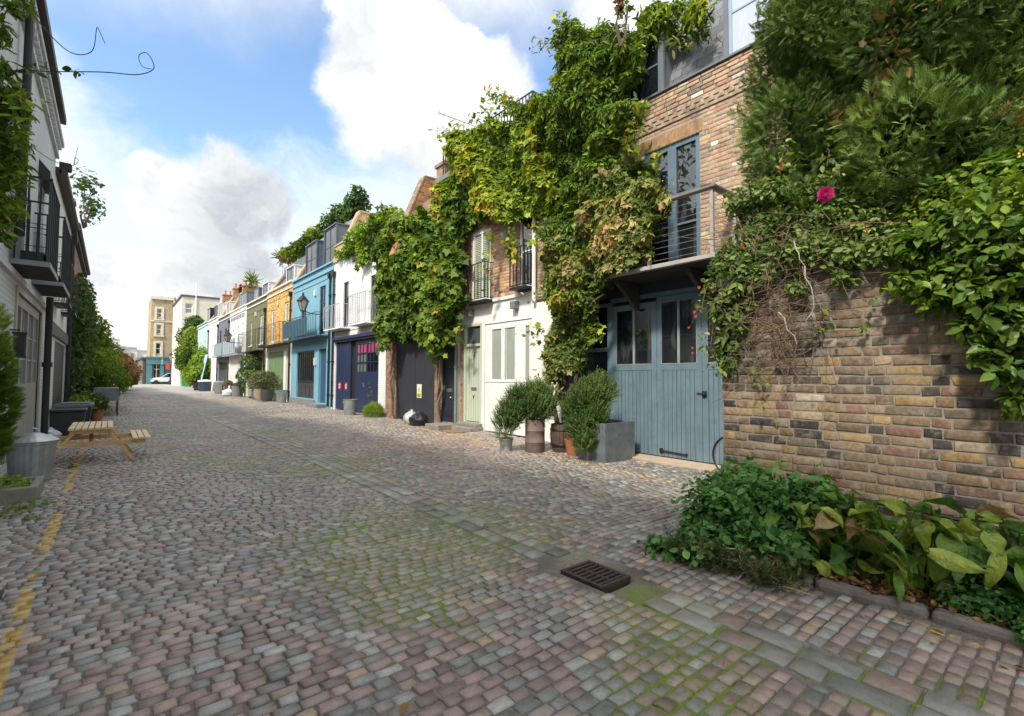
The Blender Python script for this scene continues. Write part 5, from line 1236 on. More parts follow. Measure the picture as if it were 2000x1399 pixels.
def fwin(root, Y, h, fm, nx=1, nz=2, fw=.12, glass=None, surround=None, sw=.3):
    a, b_, c, d = h; m = MB(); Yf = Y+.12
    for q in ((a, a+fw, c, d), (b_-fw, b_, c, d), (a+fw, b_-fw, c, c+fw), (a+fw, b_-fw, d-fw, d)): m.box(q[0], q[1], Yf, Yf+.08, q[2], q[3])
    for i in range(1, nx): x = a+(b_-a)*i/nx; m.box(x-.04, x+.04, Yf+.01, Yf+.08, c+fw, d-fw)
    for i in range(1, nz): z_ = c+(d-c)*i/nz; m.box(a+fw, b_-fw, Yf+.012, Yf+.08, z_-.05, z_+.05)
    f = m.build('window', fm, root); one('pane', lambda q: q.box(a+.02, b_-.02, Yf+.05, Yf+.06, c+.02, d-.02), glass or DGLASS, f)
    if surround: one('surround', lambda q: [q.box(a-sw, a, Y-.12, Y+.02, c-.3, d+sw), q.box(b_, b_+sw, Y-.12, Y+.02, c-.3, d+sw), q.box(a, b_, Y-.12, Y+.02, d, d+sw), q.box(a-sw-.1, b_+sw+.1, Y-.2, Y+.02, c-.5, c-.3)], surround, f)
    return f
xm = fx(307, YT); ww = fx(312, YT)-fx(302, YT)
hs = [(xm-ww/2, xm+ww/2, fz(307, 620, YT), fz(307, 603, YT)), (xm-ww/2, xm+ww/2, fz(307, 652, YT), fz(307, 634, YT)), (xm-ww/2, xm+ww/2, fz(307, 692, YT), fz(307, 670, YT))]
m = MB(); front(m, x0, x1, YT, zs, zt, hs); m.box(x0, x1, YT+.26, YT+9, zs, zt); m.quad((x0, YT, zs), (x0, YT+.26, zs), (x0, YT+.26, zt), (x0, YT, zt)); m.quad((x1, YT, zs), (x1, YT+.26, zs), (x1, YT+.26, zt), (x1, YT, zt)); m.build('wall', TANB, T)
CRM = M('cream_stucco', (.66, .60, .48), .8, .1)
for h in hs: fwin(T, YT, h, WHITE, 1, 2, .1, DGLASS, CRM)
one('cornice', lambda q: q.box(x0-.2, x1+.1, YT-.25, YT+.1, zt, zt+.5), CRM, T)
one('string_course', lambda q: q.box(x0, x1, YT-.12, YT+.0, fz(307, 627, YT)-.15, fz(307, 627, YT)+.1), CRM, T)
one('roof', lambda q: q.box(x0, x1, YT+.1, YT+9, zt, zt+.2), LEAD, T)
for k in range(3): one('chimney_pot', lambda q: q.lathe((x0+1.6+k*.9, YT+2, zt+.2), [(.25, 0), (.2, .5), (.26, .6)], 10), TERRA, T)
# teal shopfront at its foot
SH = thing('teal_shopfront', 'dark teal shopfront with pale lettering and a red hanging sign', 'shop', (fx(310, YT), YT-1.5, 0))
sx0, sx1 = fx(286, YT-1.5), fx(336, YT-1.5); zf = fz(310, 697, YT-1.5)
TEAL = M('teal_paint', (.035, .11, .14), .5, .15); TEAL2 = M('lighter_teal_paint', (.08, .20, .24), .5, .15)
m = MB(); m.box(sx0, sx1, YT-1.3, YT-.1, 0, zf); m.build('wall', TEAL, SH)
one('fascia', lambda q: [q.box(sx0-.1, sx1, YT-1.6, YT-1.3, fz(310, 712, YT)-.0, zf), q.box(sx0-.15, sx1, YT-1.75, YT-1.3, zf-.25, zf)], TEAL2, SH)
LET = M('pale_lettering', (.60, .66, .58), .5)
one('lettering', lambda q: [q.box(fx(313, YT), fx(315.5, YT), YT-1.64, YT-1.605, fz(310, a, YT), fz(310, a-2.2, YT)) for a in (699.8, 702.8, 705.8, 708.8, 711.8)], LET, SH)
one('pilaster', lambda q: [q.box(sx0, sx0+.7, YT-1.5, YT-1.3, 0, 4.0), q.box(fx(311, YT), fx(318, YT), YT-1.5, YT-1.3, 0, 4.0)], TEAL2, SH)
one('shop_window', lambda q: [q.box(fx(299, YT), fx(310, YT), YT-1.33, YT-1.295, .6, 3.6)], DGLASS, SH)
one('shop_window_frame', lambda q: [q.box(fx(304, YT)-.06, fx(304, YT)+.06, YT-1.36, YT-1.33, .6, 3.6), q.box(fx(299, YT), fx(310, YT), YT-1.355, YT-1.335, 2.5, 2.6)], M('cream_frame', (.45, .42, .33), .6), SH)
one('hanging_sign', lambda q: q.box(fx(320.5, YT), fx(328.5, YT), YT-2.6, YT-2.5, fz(320, 722, YT), fz(320, 711, YT)), M('bright_red_sign', (.70, .09, .05), .5), SH)
# low dark wall and lane leading off
LW = thing('low_brown_building', 'low dark brown timber building running back beside the teal shop', 'building', (fx(285, YT), YT, 0))
xa = fx(287, YT)
m = MB(); m.box(xa-.6, xa, YT, YT+40, 0, 4.3); m.box(xa-.9, xa, YT-.3, YT+40, 4.3, 4.6); m.build('wall', M('brown_boards', (.10, .075, .06), .8, .3, planks=1.2), LW)
for k in range(9): one('post', lambda q: q.box(xa-.8, xa-.6, YT+2+k*4, YT+2.4+k*4, 0, 4.3), M('pale_post', (.35, .3, .25), .8), LW)
# white block
YW = 84.0
Wb = thing('white_rendered_block', 'large cream white rendered block standing at the end of the right row', 'building', (fx(370, YW), YW, 0))
x0, x1 = fx(351, YW), fx(425, YW); zt = fz(370, 580, YW)
hs = [(fx(357, YW), fx(372, YW), fz(360, 612, YW), fz(360, 592, YW)), (fx(356, YW), fx(369, YW), fz(360, 651, YW), fz(360, 634, YW)), (fx(357, YW), fx(364, YW), 1.2, fz(360, 728, YW)+.3)]
CREAM = M('cream_render', (.66, .61, .50), .85, .12, .8, .15, dirt=((.45, .40, .32), .4))
xf = fx(334, YW+14)
m = MB(); front(m, x0, x1, YW, 0, zt, hs); m.box(x0+.3, x1, YW+.27, YW+14, 0, zt); m.add([(x0, YW, 0), (xf, YW+14, 0), (xf, YW+14, zt), (x0, YW, zt)], [(0, 1, 2, 3)]); m.add([(xf, YW+14, 0), (x1, YW+14, 0), (x1, YW+14, zt), (xf, YW+14, zt)], [(0, 1, 2, 3)])
m.add([(x0, YW, zt), (x1, YW, zt), (x1, YW+14, zt), (xf, YW+14, zt)], [(0, 1, 2, 3)]); m.build('wall', CREAM, Wb)
fwin(Wb, YW, hs[0], WHITE, 1, 2, .12, CGLASS); fwin(Wb, YW, hs[1], WHITE, 2, 1, .12, DGLASS); fwin(Wb, YW, hs[2], M('brown_door', (.12, .06, .04), .6), 1, 1, .1, DGLASS)
one('roof_edge', lambda q: [q.box(x0-.1, x1, YW-.15, YW+.2, zt, zt+.25), q.bar((x0, YW, zt+.1), (xf, YW+14, zt+.1), .4, .25)], M('dark_fascia', (.08, .08, .085), .6), Wb)
one('drainpipe', lambda q: [q.tube([(fx(378, YW), YW-.1, 0), (fx(378, YW), YW-.1, zt+2)], .1, 6)], WSTUCCO, Wb)
# bright houses across the far junction
def farhouse(name, label, pa, pb, ptop, Y, mat, wins, fm=WHITE, extra=None):
    x0, x1 = fx(pa, Y), fx(pb, Y); zt = fz((pa+pb)/2, ptop, Y)
    r_ = thing(name, label, 'house', ((x0+x1)/2, Y, 0))
    hs = [(fx(a, Y), fx(b_, Y), fz(a, d, Y), fz(a, c, Y)) for (a, b_, c, d) in wins]
    m = MB(); front(m, x0, x1, Y, 0, zt, hs); m.box(x0, x1, Y+.26, Y+8, 0, zt); m.build('wall', mat, r_)
    for h in hs: fwin(r_, Y, h, fm, 1, 2, .12, DGLASS, None)
    one('cornice', lambda q: q.box(x0, x1, Y-.3, Y+.1, zt-.1, zt+.25), WSTUCCO, r_)
    return r_, x0, x1, zt
r_, xa_, xb_, zt_ = farhouse('far_cornice_house', 'white and yellow brick house facing down the lane at the far junction', 229, 266, 678, 128, WSTUCCO, [(245, 250.5, 690, 698), (243, 250, 707, 717), (248, 255, 728, 741)])
one('brick_pier', lambda q: [q.box(fx(a, 128), fx(b_, 128), 127.88, 128, fz(240, d, 128), fz(240, c, 128)) for a, b_, c, d in ((234, 241, 689, 699), (254, 260, 689, 699), (233, 241, 704, 716), (253.5, 261, 704, 718))], YELLOWB, r_)
one('blue_sign', lambda q: q.box(fx(229, 127), fx(241, 127), 126.9, 127, fz(240, 703, 127), fz(240, 694, 127)), M('sky_blue_sign', (.12, .38, .55), .5), r_)
antenna(r_, fx(248, 128), 130, zt_, 2.6, 2, .3, 6)
r_, *_ = farhouse('far_white_house_left', 'plain white building at the far left end of the street above the bushes', 195, 232, 661, 120, WSTUCCO, [(218, 223, 690, 700)]); r_.name = 'far_white_building'
r_, *_ = farhouse('far_white_house_right', 'white building partly behind the low brown building at the far junction', 262, 292, 684, 134, WSTUCCO, [(266, 270, 700, 712)]); r_.name = 'far_white_building'
# ================================================================== NEAR WALL AND GARDEN
def PP(px, py, d): return CAM+ray(px, py)*d
def PX(px, py, X): return CAM+ray(px, py)*(X/ray(px, py)[0])
WX, WT = 4.70, 2.36
Wl = thing('garden_wall', 'weathered brown and yellow stock brick garden wall standing out into the street on the right', 'wall', (WX, 0, 0))
one('wall_core', lambda q: [q.box(WX, WX+.33, -2.6, 2.40, 0, WT), q.box(WX+.33, XR-.3, 2.07, 2.40, 0, WT)], MORTW, Wl)
brick_skin('brickwork', WX, -.6, 2.40, 0, WT, [], BRICKW, MORTW, Wl, seed=21, proud=.006, rowfn=lambda a, c, g: np.where(g.random(len(a)) < np.clip((a[:, 2]-1.55)*.9, 0, .62), g.uniform(0, .10, len(a)), np.clip(c, .1, 1)))
def _cop(m):
    y = -.6
    while y < 2.38: m.box(WX-.02, WX+.35, y+.005, y+.072, WT+.002, WT+.115+random.uniform(-.004, .004)); y += .078
one('coping', _cop, M('dark_mossy_brick', (.17, .14, .11), .9, .5, 8, .5, dirt=((.35, .34, .30), .5)), Wl, bevel=.004)
one('end_quoins', lambda q: [q.box(WX+.003, WX+.33, 2.402, 2.409, .006+k*RH, RH-.006+k*RH) for k in range(30)], M('brown_brick_end', (.26, .18, .11), .9, .4), Wl)
one('hose', lambda q: q.tube([(WX-.05, -.6+.25*k, .40+.012*k+.01*math.sin(k*1.3)) for k in range(11)], .017, 8), M('black_hose', (.015, .014, .013), .5), Wl).name = 'pipe'
# ------------------------------------------------------------------ bicycle in the gap
bk = thing('bicycle', 'bicycle half hidden behind the brick wall with only its black wheel showing', 'bicycle', (7.1, 3.6, 0))
yf = float(onX(1393, 895, 7.0)[1]); RW = .30; c1 = (7.0, yf-RW, RW+.02); c2 = (7.0, yf-RW-.92, RW+.02)
for c in (c1, c2):
    w = one('wheel', lambda q: q.tube([(c[0], c[1]+RW*math.cos(t*PI/16), c[2]+RW*math.sin(t*PI/16)) for t in range(33)], .016, 6), PLAST, bk)
    one('rim', lambda q: q.tube([(c[0], c[1]+(RW-.022)*math.cos(t*PI/16), c[2]+(RW-.022)*math.sin(t*PI/16)) for t in range(33)], .008, 6), M('brushed_steel', (.45, .45, .45), .35), w)
    one('spokes', lambda q: [q.tube([(c[0], c[1], c[2]), (c[0], c[1]+(RW-.03)*math.cos(t*PI/8), c[2]+(RW-.03)*math.sin(t*PI/8))], .0012, 3) for t in range(16)], M('brushed_steel', (.45, .45, .45), .35), w)
bb_ = (7.0, yf-RW-.52, .27); st_ = (7.0, yf-RW-.60, .72); hd = (7.0, yf-RW-.12, .70)
one('frame', lambda q: [q.tube([c2, bb_], .012, 6), q.tube([bb_, st_], .015, 6), q.tube([c2, st_], .010, 6), q.tube([bb_, hd], .017, 6), q.tube([st_, (7.0, hd[1], .76)], .015, 6), q.tube([c1, (7.0, hd[1]-.03, .86)], .014, 6)], M('dark_green_frame', (.03, .06, .05), .35), bk)
one('saddle', lambda q: q.prism([(st_[1]-.14, .80), (st_[1]+.13, .80), (st_[1]+.13, .83), (st_[1]-.14, .85)], 'x', 6.94, 7.06), PLAST, bk)
one('handlebar', lambda q: q.tube([(6.76, hd[1]+.02, .90), (6.85, hd[1]-.03, .88), (7.15, hd[1]-.03, .88), (7.24, hd[1]+.02, .90)], .012, 6), IRON, bk)

# ------------------------------------------------------------------ generic helpers for planting
def limbs(name, pts_list, mat, parent, r0=.02, r1=.006, n=6):
    m = MB()
    for pts in pts_list:
        k = len(pts); m.tube(pts, [r0+(r1-r0)*i/(k-1) for i in range(k)], n)
    return m.build(name, mat, parent, smooth=True)
def rand_curve(a, b_, k=6, jit=.08, sag=0.0):
    a, b_ = np.array(a, float), np.array(b_, float); out = []
    for i in range(k):
        t = i/(k-1); p = a+(b_-a)*t+(rng.normal(size=3)*jit*(1 if 0 < i < k-1 else 0)); p[2] -= sag*4*t*(1-t); out.append(tuple(p))
    return out
def plant(name, label, cat, loc, blobs_, n, size, mat, tpl=T_OVAL, seed=1, up=.3, jit=.6, droop=0.0, shell=.3, nz=.18, freq=3.0, part='foliage', along=False, group=None, cbias=0.0, root=None, cscale=.6, minz=0.02, outw=.35):
    t = root or thing(name, label, cat, loc, group)
    P, N, c = crown_pts(blobs_, n, seed, shell, nz, freq)
    k = P[:, 2] > minz; P, N, c = P[k], N[k], c[k]
    cc = np.clip(c*cscale+np.random.default_rng(seed).random(len(P))*(1-cscale)+cbias, 0, 1)
    scatter(part, tpl, P, N*1.0, size, mat, t, up=up, jit=jit, droop=droop, c=cc, seed=seed, along=along)
    return t
def vine(name, label, poly_px, X0, thick, n, size, mat, tpl, seed, freq=1.3, cbias=0, droop=.9, root=None, part='foliage', slope_above=None):
    t = root
    poly = [(float(q[1]), float(q[2])) for q in (onX(x, y, X0-thick*.5) for x, y in poly_px)]
    ys = [p[0] for p in poly]; zs_ = [p[1] for p in poly]
    if t is None: t = thing(name, label, 'climbing plant', (X0, (min(ys)+max(ys))/2, 0 if min(zs_) < 1 else min(zs_)))
    g = np.random.default_rng(seed); sn = SN(seed, 2, 4, freq*2.2, .6); e1, e2 = SN(seed+1, 2, 4, 3.0, .7), SN(seed+2, 2, 4, 3.0, .7)
    Q = np.zeros((0, 2))
    while len(Q) < n:
        q = np.stack([g.uniform(min(ys)-.3, max(ys)+.3, n), g.uniform(min(zs_)-.3, max(zs_)+.3, n)], -1)
        qq = q+np.stack([e1(q), e2(q)], -1)*.20
        Q = np.concatenate([Q, q[inpoly(qq, poly)]])
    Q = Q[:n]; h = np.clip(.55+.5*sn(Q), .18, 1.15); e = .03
    dhy = (sn(Q+np.array([e, 0]))-sn(Q-np.array([e, 0])))/(2*e)*.6*thick; dhz = (sn(Q+np.array([0, e]))-sn(Q-np.array([0, e])))/(2*e)*.6*thick
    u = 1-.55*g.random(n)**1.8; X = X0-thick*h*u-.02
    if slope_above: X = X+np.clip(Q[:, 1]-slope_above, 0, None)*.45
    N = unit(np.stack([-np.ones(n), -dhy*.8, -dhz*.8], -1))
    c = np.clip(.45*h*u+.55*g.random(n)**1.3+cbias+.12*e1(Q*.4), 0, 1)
    P = np.stack([X, Q[:, 0], Q[:, 1]], -1)
    scatter(part, tpl, P, N, size, mat, t, up=.35, jit=.42, droop=droop, c=c, seed=seed)
    return t
def strand(root, pts, n, size, mat, tpl, seed, name='trailing_shoot', r=.006, stem=None, spread=.05):
    """a thin stem with leaves along it"""
    g = np.random.default_rng(seed); pts = np.array(pts, float); L = len(pts)-1
    t = g.random(n)*L; i = np.minimum(t.astype(int), L-1); P = pts[i]+(pts[i+1]-pts[i])*(t-i)[:, None]+g.normal(size=(n, 3))*spread
    s = limbs(name, [[tuple(p) for p in pts]], stem or TWIG, root, r, r*.5, 4)
    scatter('leaves', tpl, P, np.tile((-.5, -.6, .5), (n, 1)), size, mat, s, jit=.9, droop=.6, seed=seed)

# ---- creeper over number 6
poly = [(722, 470), (740, 445), (770, 432), (800, 425), (830, 408), (862, 385), (885, 375), (900, 400), (893, 470), (895, 560), (898, 605), (888, 640), (872, 665), (858, 668), (855, 700), (838, 690), (842, 665), (800, 662), (780, 672), (762, 655), (750, 610), (745, 560), (730, 520)]
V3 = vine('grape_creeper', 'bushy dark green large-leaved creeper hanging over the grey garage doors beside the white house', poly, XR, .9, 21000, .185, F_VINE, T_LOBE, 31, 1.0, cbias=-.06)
def trunkpts(px0, py0, px1, py1, X, k=7, j=.05):
    a, b_ = onX(px0, py0, X), onX(px1, py1, X); return rand_curve(a, b_, k, j)
for tr_ in ([trunkpts(765, 812, 766, 640, XR-.1), trunkpts(772, 812, 766, 650, XR-.1), trunkpts(765, 811, 772, 620, XR-.14)], [trunkpts(856, 826, 856, 640, XR-.1), trunkpts(859, 826, 868, 620, XR-.12), trunkpts(857, 825, 850, 600, XR-.14)]): limbs('trunk', tr_, M('pale_brown_bark', (.22, .155, .10), .9, .4, 8, .6), V3, .042, .018, 7)
g = np.random.default_rng(6)
for k in range(8):
    px = g.uniform(740, 900); py = 655 if px < 850 else 630
    a = onX(px, py, XR-.6); b_ = a+np.array([g.normal()*.1, g.normal()*.3, -g.uniform(.3, .8)]); strand(V3, rand_curve(a, b_, 5, .05), 30, .15, F_VINE, T_LOBE, 100+k, spread=.1)
# fresh yellow-green top growth along the white house parapet
poly = [(655, 500), (690, 468), (720, 446), (760, 418), (760, 440), (720, 475), (722, 500), (700, 520), (705, 478), (668, 505)]
vine('', '', poly, XR, .4, 2600, .13, F_BRIGHT, T_OVAL, 33, 2.0, root=V3, part='young_growth')
# ---- yellow and green creeper running from house 4 up to the terrace
poly = [(862, 372), (880, 330), (872, 300), (900, 262), (950, 230), (1000, 222), (1060, 240), (1075, 300), (1080, 380), (1062, 420), (1030, 412), (1005, 422), (998, 438), (985, 428), (960, 415), (925, 420), (895, 440), (882, 520), (884, 600), (875, 610), (866, 560), (866, 450)]
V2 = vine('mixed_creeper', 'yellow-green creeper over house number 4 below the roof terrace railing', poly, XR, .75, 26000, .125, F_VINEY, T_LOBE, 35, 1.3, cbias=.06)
for k, (a, b_) in enumerate((((905, 245), (850, 262)), ((1000, 215), (905, 232)), ((985, 190), (1010, 215)), ((1000, 450), (985, 505)), ((962, 445), (948, 560)), ((1040, 430), (1045, 470)), ((1010, 470), (1002, 500)), ((930, 235), (985, 170)))):
    strand(V2, rand_curve(onX(*a, XR-.45), onX(*b_, XR-.5), 6, .05), 30, .13, F_VINEY, T_LOBE, 200+k, spread=.09)
# ---- wisteria: the great dark green mass on the brick house
poly = [(985, 200), (1050, 190), (1098, 175), (1112, 140), (1092, 95), (1125, 55), (1180, 62), (1235, 72), (1255, 100), (1250, 130), (1225, 165), (1205, 195), (1252, 210), (1250, 245), (1215, 262), (1205, 300), (1252, 320), (1258, 372), (1262, 420), (1250, 500), (1215, 530), (1172, 548), (1150, 590), (1120, 610), (1095, 560), (1074, 520), (1066, 420), (1050, 400), (1055, 330), (1050, 250)]
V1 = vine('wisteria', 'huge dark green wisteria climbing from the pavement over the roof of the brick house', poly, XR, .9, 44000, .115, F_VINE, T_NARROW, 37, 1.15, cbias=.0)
poly = [(1095, 165), (1100, 100), (1135, 62), (1215, 60), (1265, 25), (1330, 0), (1395, 0), (1398, 50), (1330, 72), (1275, 90), (1262, 118), (1235, 150), (1215, 190), (1150, 200)]
vine('', '', poly, XR+.45, .7, 9500, .115, F_VINEY, T_NARROW, 38, 2.0, root=V1, part='roof_growth', cbias=.0)
# ---- browning part hanging low in front of the dark entrance
poly = [(1066, 430), (1100, 400), (1180, 360), (1250, 350), (1262, 400), (1256, 470), (1225, 525), (1170, 545), (1150, 580), (1140, 620), (1160, 660), (1150, 690), (1120, 715), (1085, 735), (1078, 720), (1074, 690), (1074, 600), (1066, 520)]
vine('', '', poly, XR-.25, .7, 23000, .098, F_TAN, T_LOBE, 39, 1.6, root=V1, part='browning_leaves', cbias=.02)
poly = [(1172, 372), (1215, 355), (1285, 372), (1330, 378), (1322, 392), (1285, 405), (1268, 440), (1262, 500), (1235, 525), (1180, 545), (1150, 560), (1160, 460)]
vine('', '', poly, 6.86, .22, 5200, .098, F_TAN, T_LOBE, 40, 2.2, root=V1, part='browning_leaves', cbias=.04)
limbs('trunk', [trunkpts(1098, 872, 1105, 640, XR-.35, 8, .06), trunkpts(1092, 872, 1080, 620, XR-.3, 8, .06), trunkpts(1104, 870, 1140, 560, XR-.4, 8, .08), trunkpts(1145, 560, 1185, 520, XR-.4, 4, .05), trunkpts(1105, 640, 1180, 575, XR-.5, 5, .05)], BARK, V1, .065, .022, 7)
for k, (a, b_, n_) in enumerate((((1100, 60), (1040, 92), 46), ((1125, 60), (1085, 38), 40), ((1105, 105), (1050, 88), 30), ((1210, 60), (1212, -20), 30), ((1262, 380), (1330, 372), 60), ((1258, 410), (1300, 395), 45), ((1255, 440), (1275, 500), 30), ((1215, 270), (1238, 300), 50), ((1085, 735), (1100, 775), 40), ((1150, 640), (1172, 668), 30), ((1060, 560), (1035, 592), 30), ((1055, 640), (1030, 655), 25), ((1060, 720), (1078, 760), 35), ((1230, 240), (1262, 200), 40), ((1240, 200), (1245, 262), 50), ((1270, 330), (1285, 300), 25), ((1290, 80), (1345, 78), 40))):
    strand(V1, rand_curve(onX(*a, XR-.65), onX(*b_, XR-.75), 6, .05), n_, .115, F_VINEY if k % 2 else F_TAN, T_LOBE if k % 2 else T_NARROW, 300+k, spread=.08)
one('pier', lambda q: q.box(XR-.02, XR+.01, 7.55, 8.37, 0, 3.2), WSTUCCO, H1)

# ---- cypress behind the wall
g = np.random.default_rng(77)
cb = []
for k in range(130):
    px, py = g.uniform(1500, 2200), g.uniform(-260, 430)
    if px < 1560 and py > 330: py -= 120
    d = g.uniform(4.9, 6.0) if py < 250 else g.uniform(4.9, 5.4); r_ = g.uniform(.26, .52)
    if px > 1750: d = g.uniform(4.3, 5.0)
    p = PP(px, py, d)
    if p[1] < -1.2 or p[0] > 7.3: continue
    lim = 1500+14*math.sin(py*.02)
    px = max(px, lim+r_*950/d*.72); p = PP(px, py, d)
    cb.append((p[0], p[1], p[2], r_, r_, r_*.85))
core = [(*PP(1800, 150, 5.6), 1.2, 1.1, 2.0), (*PP(1960, 60, 5.3), 1.2, 1.2, 2.2), (*PP(1720, -100, 6.0), 1.0, 1.0, 1.5), (*PP(1670, 180, 5.9), .8, .7, 1.2), (*PP(1900, 330, 5.0), .7, .7, .6), (*PP(1720, 350, 5.3), .7, .6, .5)]
CT = thing('cypress_tree', 'large dark green cypress with brown dead patches towering behind the brick garden wall', 'tree', (6.3, .5, 0))
P, N, c = crown_pts(cb, 110000, 41, .35, .36, 6.0)
dead = SN(55, 3, 3, 1.3)(P)-.30*np.clip(P[:, 2]-4.0, 0, 3); cc = np.clip(.10+.5*c+.30*g.random(len(P)), 0, .88)
cc = np.where((dead > .92) & (g.random(len(P)) < .5), .94, cc)
scatter('foliage', T_SPRAY, P, N, .105, F_CONI, CT, up=.25, jit=.55, c=cc, seed=42, along=True)
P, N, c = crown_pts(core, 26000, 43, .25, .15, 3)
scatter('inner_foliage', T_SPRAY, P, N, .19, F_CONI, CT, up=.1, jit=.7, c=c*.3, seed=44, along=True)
limbs('trunk', [[(6.3, .5, 0), (6.35, .55, 2), (6.4, .7, 4), (6.5, .8, 7)]], BARK, CT, .22, .08, 10)
limbs('branch', [rand_curve((6.35, .6, g.uniform(2, 5)), PP(g.uniform(1520, 1980), g.uniform(0, 400), 5.3), 6, .1) for _ in range(26)], BARK, CT, .022, .006, 5)

# ---- climbing rose on the wall top
RT = thing('climbing_rose', 'straggly climbing rose with one bright pink bloom and dry brown twigs over the wall end', 'climbing plant', (WX, 1.9, 0))
rb = [(*PP(px, py, d), r_, r_, r_*.8) for px, py, d, r_ in (
    (1455, 400, 5.0, .20), (1480, 450, 4.95, .24), (1540, 420, 4.9, .26), (1600, 430, 4.7, .28), (1660, 440, 4.6, .26), (1720, 430, 4.5, .26), (1780, 420, 4.4, .25), (1520, 340, 5.0, .16), (1570, 300, 5.0, .10), (1640, 340, 4.8, .12),
    (1440, 500, 4.95, .20), (1410, 520, 5.0, .16), (1500, 500, 4.8, .18), (1400, 560, 5.0, .13), (1570, 490, 4.6, .2), (1650, 500, 4.5, .18), (1720, 500, 4.4, .16), (1760, 470, 4.3, .18), (1690, 400, 4.6, .2), (1480, 540, 4.75, .17), (1540, 540, 4.65, .14), (1610, 520, 4.5, .14), (1690, 525, 4.35, .12), (1440, 560, 4.85, .14), (1580, 380, 4.8, .2), (1510, 380, 4.9, .2), (1750, 380, 4.45, .2), (1840, 400, 4.3, .2))]
rb += [(*PX(px, py, 4.62), .10, r_, r_*.9) for px, py, r_ in ((1440, 520, .16), (1480, 545, .15), (1530, 505, .15), (1585, 490, .15), (1640, 500, .13), (1700, 495, .13), (1755, 490, .14), (1560, 560, .08), (1430, 580, .1), (1650, 545, .07), (1800, 480, .14))]
plant('', '', '', None, rb, 20000, .052, F_ROSE, T_OVAL, 51, up=.5, jit=.7, shell=.8, nz=.45, freq=6, root=RT, cscale=.35)
rb = [(*PP(px, py, d), r_, r_, r_*1.5) for px, py, d, r_ in ((1408, 600, 4.85, .10), (1420, 660, 4.8, .11), (1440, 620, 4.7, .10), (1425, 700, 4.75, .08), (1450, 570, 4.7, .12))]
plant('', '', '', None, rb, 900, .095, F_ROSE, T_NARROW, 52, up=.1, jit=.9, shell=.9, root=RT, part='hanging_leaves', droop=1.4)
g = np.random.default_rng(9); tw = []
for k in range(230):
    px, py = g.normal(1505, 48), g.normal(600, 55)
    a = PX(px, py, g.uniform(4.50, 4.68)); b_ = a+np.array([g.normal()*.08-.02, g.normal()*.16, g.normal()*.13-.08]); tw.append(rand_curve(a, b_, 4, .02))
for k in range(60):
    px, py = g.uniform(1390, 1700), g.uniform(420, 540); a = PX(px, py, 4.6); b_ = a+np.array([-.05, g.normal()*.3, g.normal()*.22]); tw.append(rand_curve(a, b_, 5, .04))
for k in range(36):
    px, py = g.uniform(1385, 1640), g.uniform(640, 730); a = PX(px, py-50, 4.62); b_ = PX(px+g.normal()*40, py+g.uniform(0, 60), 4.66); tw.append(rand_curve(a, b_, 5, .03))
limbs('dry_twig', tw, TWIG, RT, .0042, .0015, 4)
for k, (a, b_) in enumerate((((1550, 470), (1572, 520)), ((1572, 520), (1590, 600)), ((1590, 600), (1572, 640)), ((1520, 610), (1556, 672)))):
    limbs('pale_stem', [rand_curve(PX(*a, 4.45), PX(*b_, 4.5), 5, .01)], TWIGW, RT, .0055, .0025, 5)
for k, (a, b_, n_) in enumerate((((1470, 700), (1520, 830), 16), ((1580, 600), (1700, 650), 14), ((1380, 560), (1365, 690), 26), ((1400, 600), (1380, 720), 30), ((1560, 640), (1640, 660), 12), ((1530, 330), (1530, 280), 26), ((1640, 345), (1615, 290), 22), ((1450, 640), (1400, 730), 30), ((1450, 560), (1385, 600), 24), ((1820, 560), (1700, 575), 26))):
    strand(RT, rand_curve(PX(*a, 4.58), PX(*b_, 4.60), 6, .02), n_, .06, F_ROSE, T_OVAL, 400+k, r=.004, spread=.035)
def bloom(root, p, r_, mat, seed=1, n=34, name='flower'):
    g = np.random.default_rng(seed); p = np.array(p); m = MB(); ax = unit(-np.array(p-CAM)+np.array([0, 0, 1.2])); u_ = unit(np.cross(ax, [0, 0, 1])); v_ = np.cross(ax, u_)
    for k in range(n):
        t = k*2.4; f_ = math.sqrt((k+1)/n); o_ = u_*math.cos(t)+v_*math.sin(t)
        c = p+o_*r_*.62*f_+ax*r_*(.55-.6*f_*f_); w = np.cross(o_, ax); h = r_*.42; upd = unit(ax*(1.15-f_)+o_*f_)
        vs = [c-w*h*.35-upd*h*.4, c+w*h*.35-upd*h*.4, c+w*h*.8+upd*h*.5, c+w*h*.35+upd*h*.95+o_*h*.25, c-w*h*.35+upd*h*.95+o_*h*.25, c-w*h*.8+upd*h*.5]
        m.add(vs, [(0, 1, 2, 3, 4, 5)])
    return m.build(name, mat, root, flip=False)
PINK = M('magenta_petal', (.72, .015, .22), .5, .25, 20, 0); REDF = M('coral_red_petal', (.60, .07, .04), .5, .2, 20, 0)
bloom(RT, PP(1612, 380, 4.25), .062, PINK, 3, name='rose_bloom')
for k, (px, py) in enumerate(((1365, 562), (1392, 570), (1363, 600), (1358, 618), (1352, 680), (1345, 640), (1447, 483), (1352, 690), (1388, 632), (1356, 610))):
    bloom(RT, PP(px, py, 4.85), (.011 if k % 3 else .016) if k != 6 else .032, REDF, k, 8, 'small_red_flower')
for k, (px, py) in enumerate(((1690, 440), (1693, 452), (1628, 540), (1735, 438))): bloom(RT, PP(px, py, 4.3), .03, M('yellow_leaf', (.62, .42, .06), .5), k, 6, 'yellow_leaf')

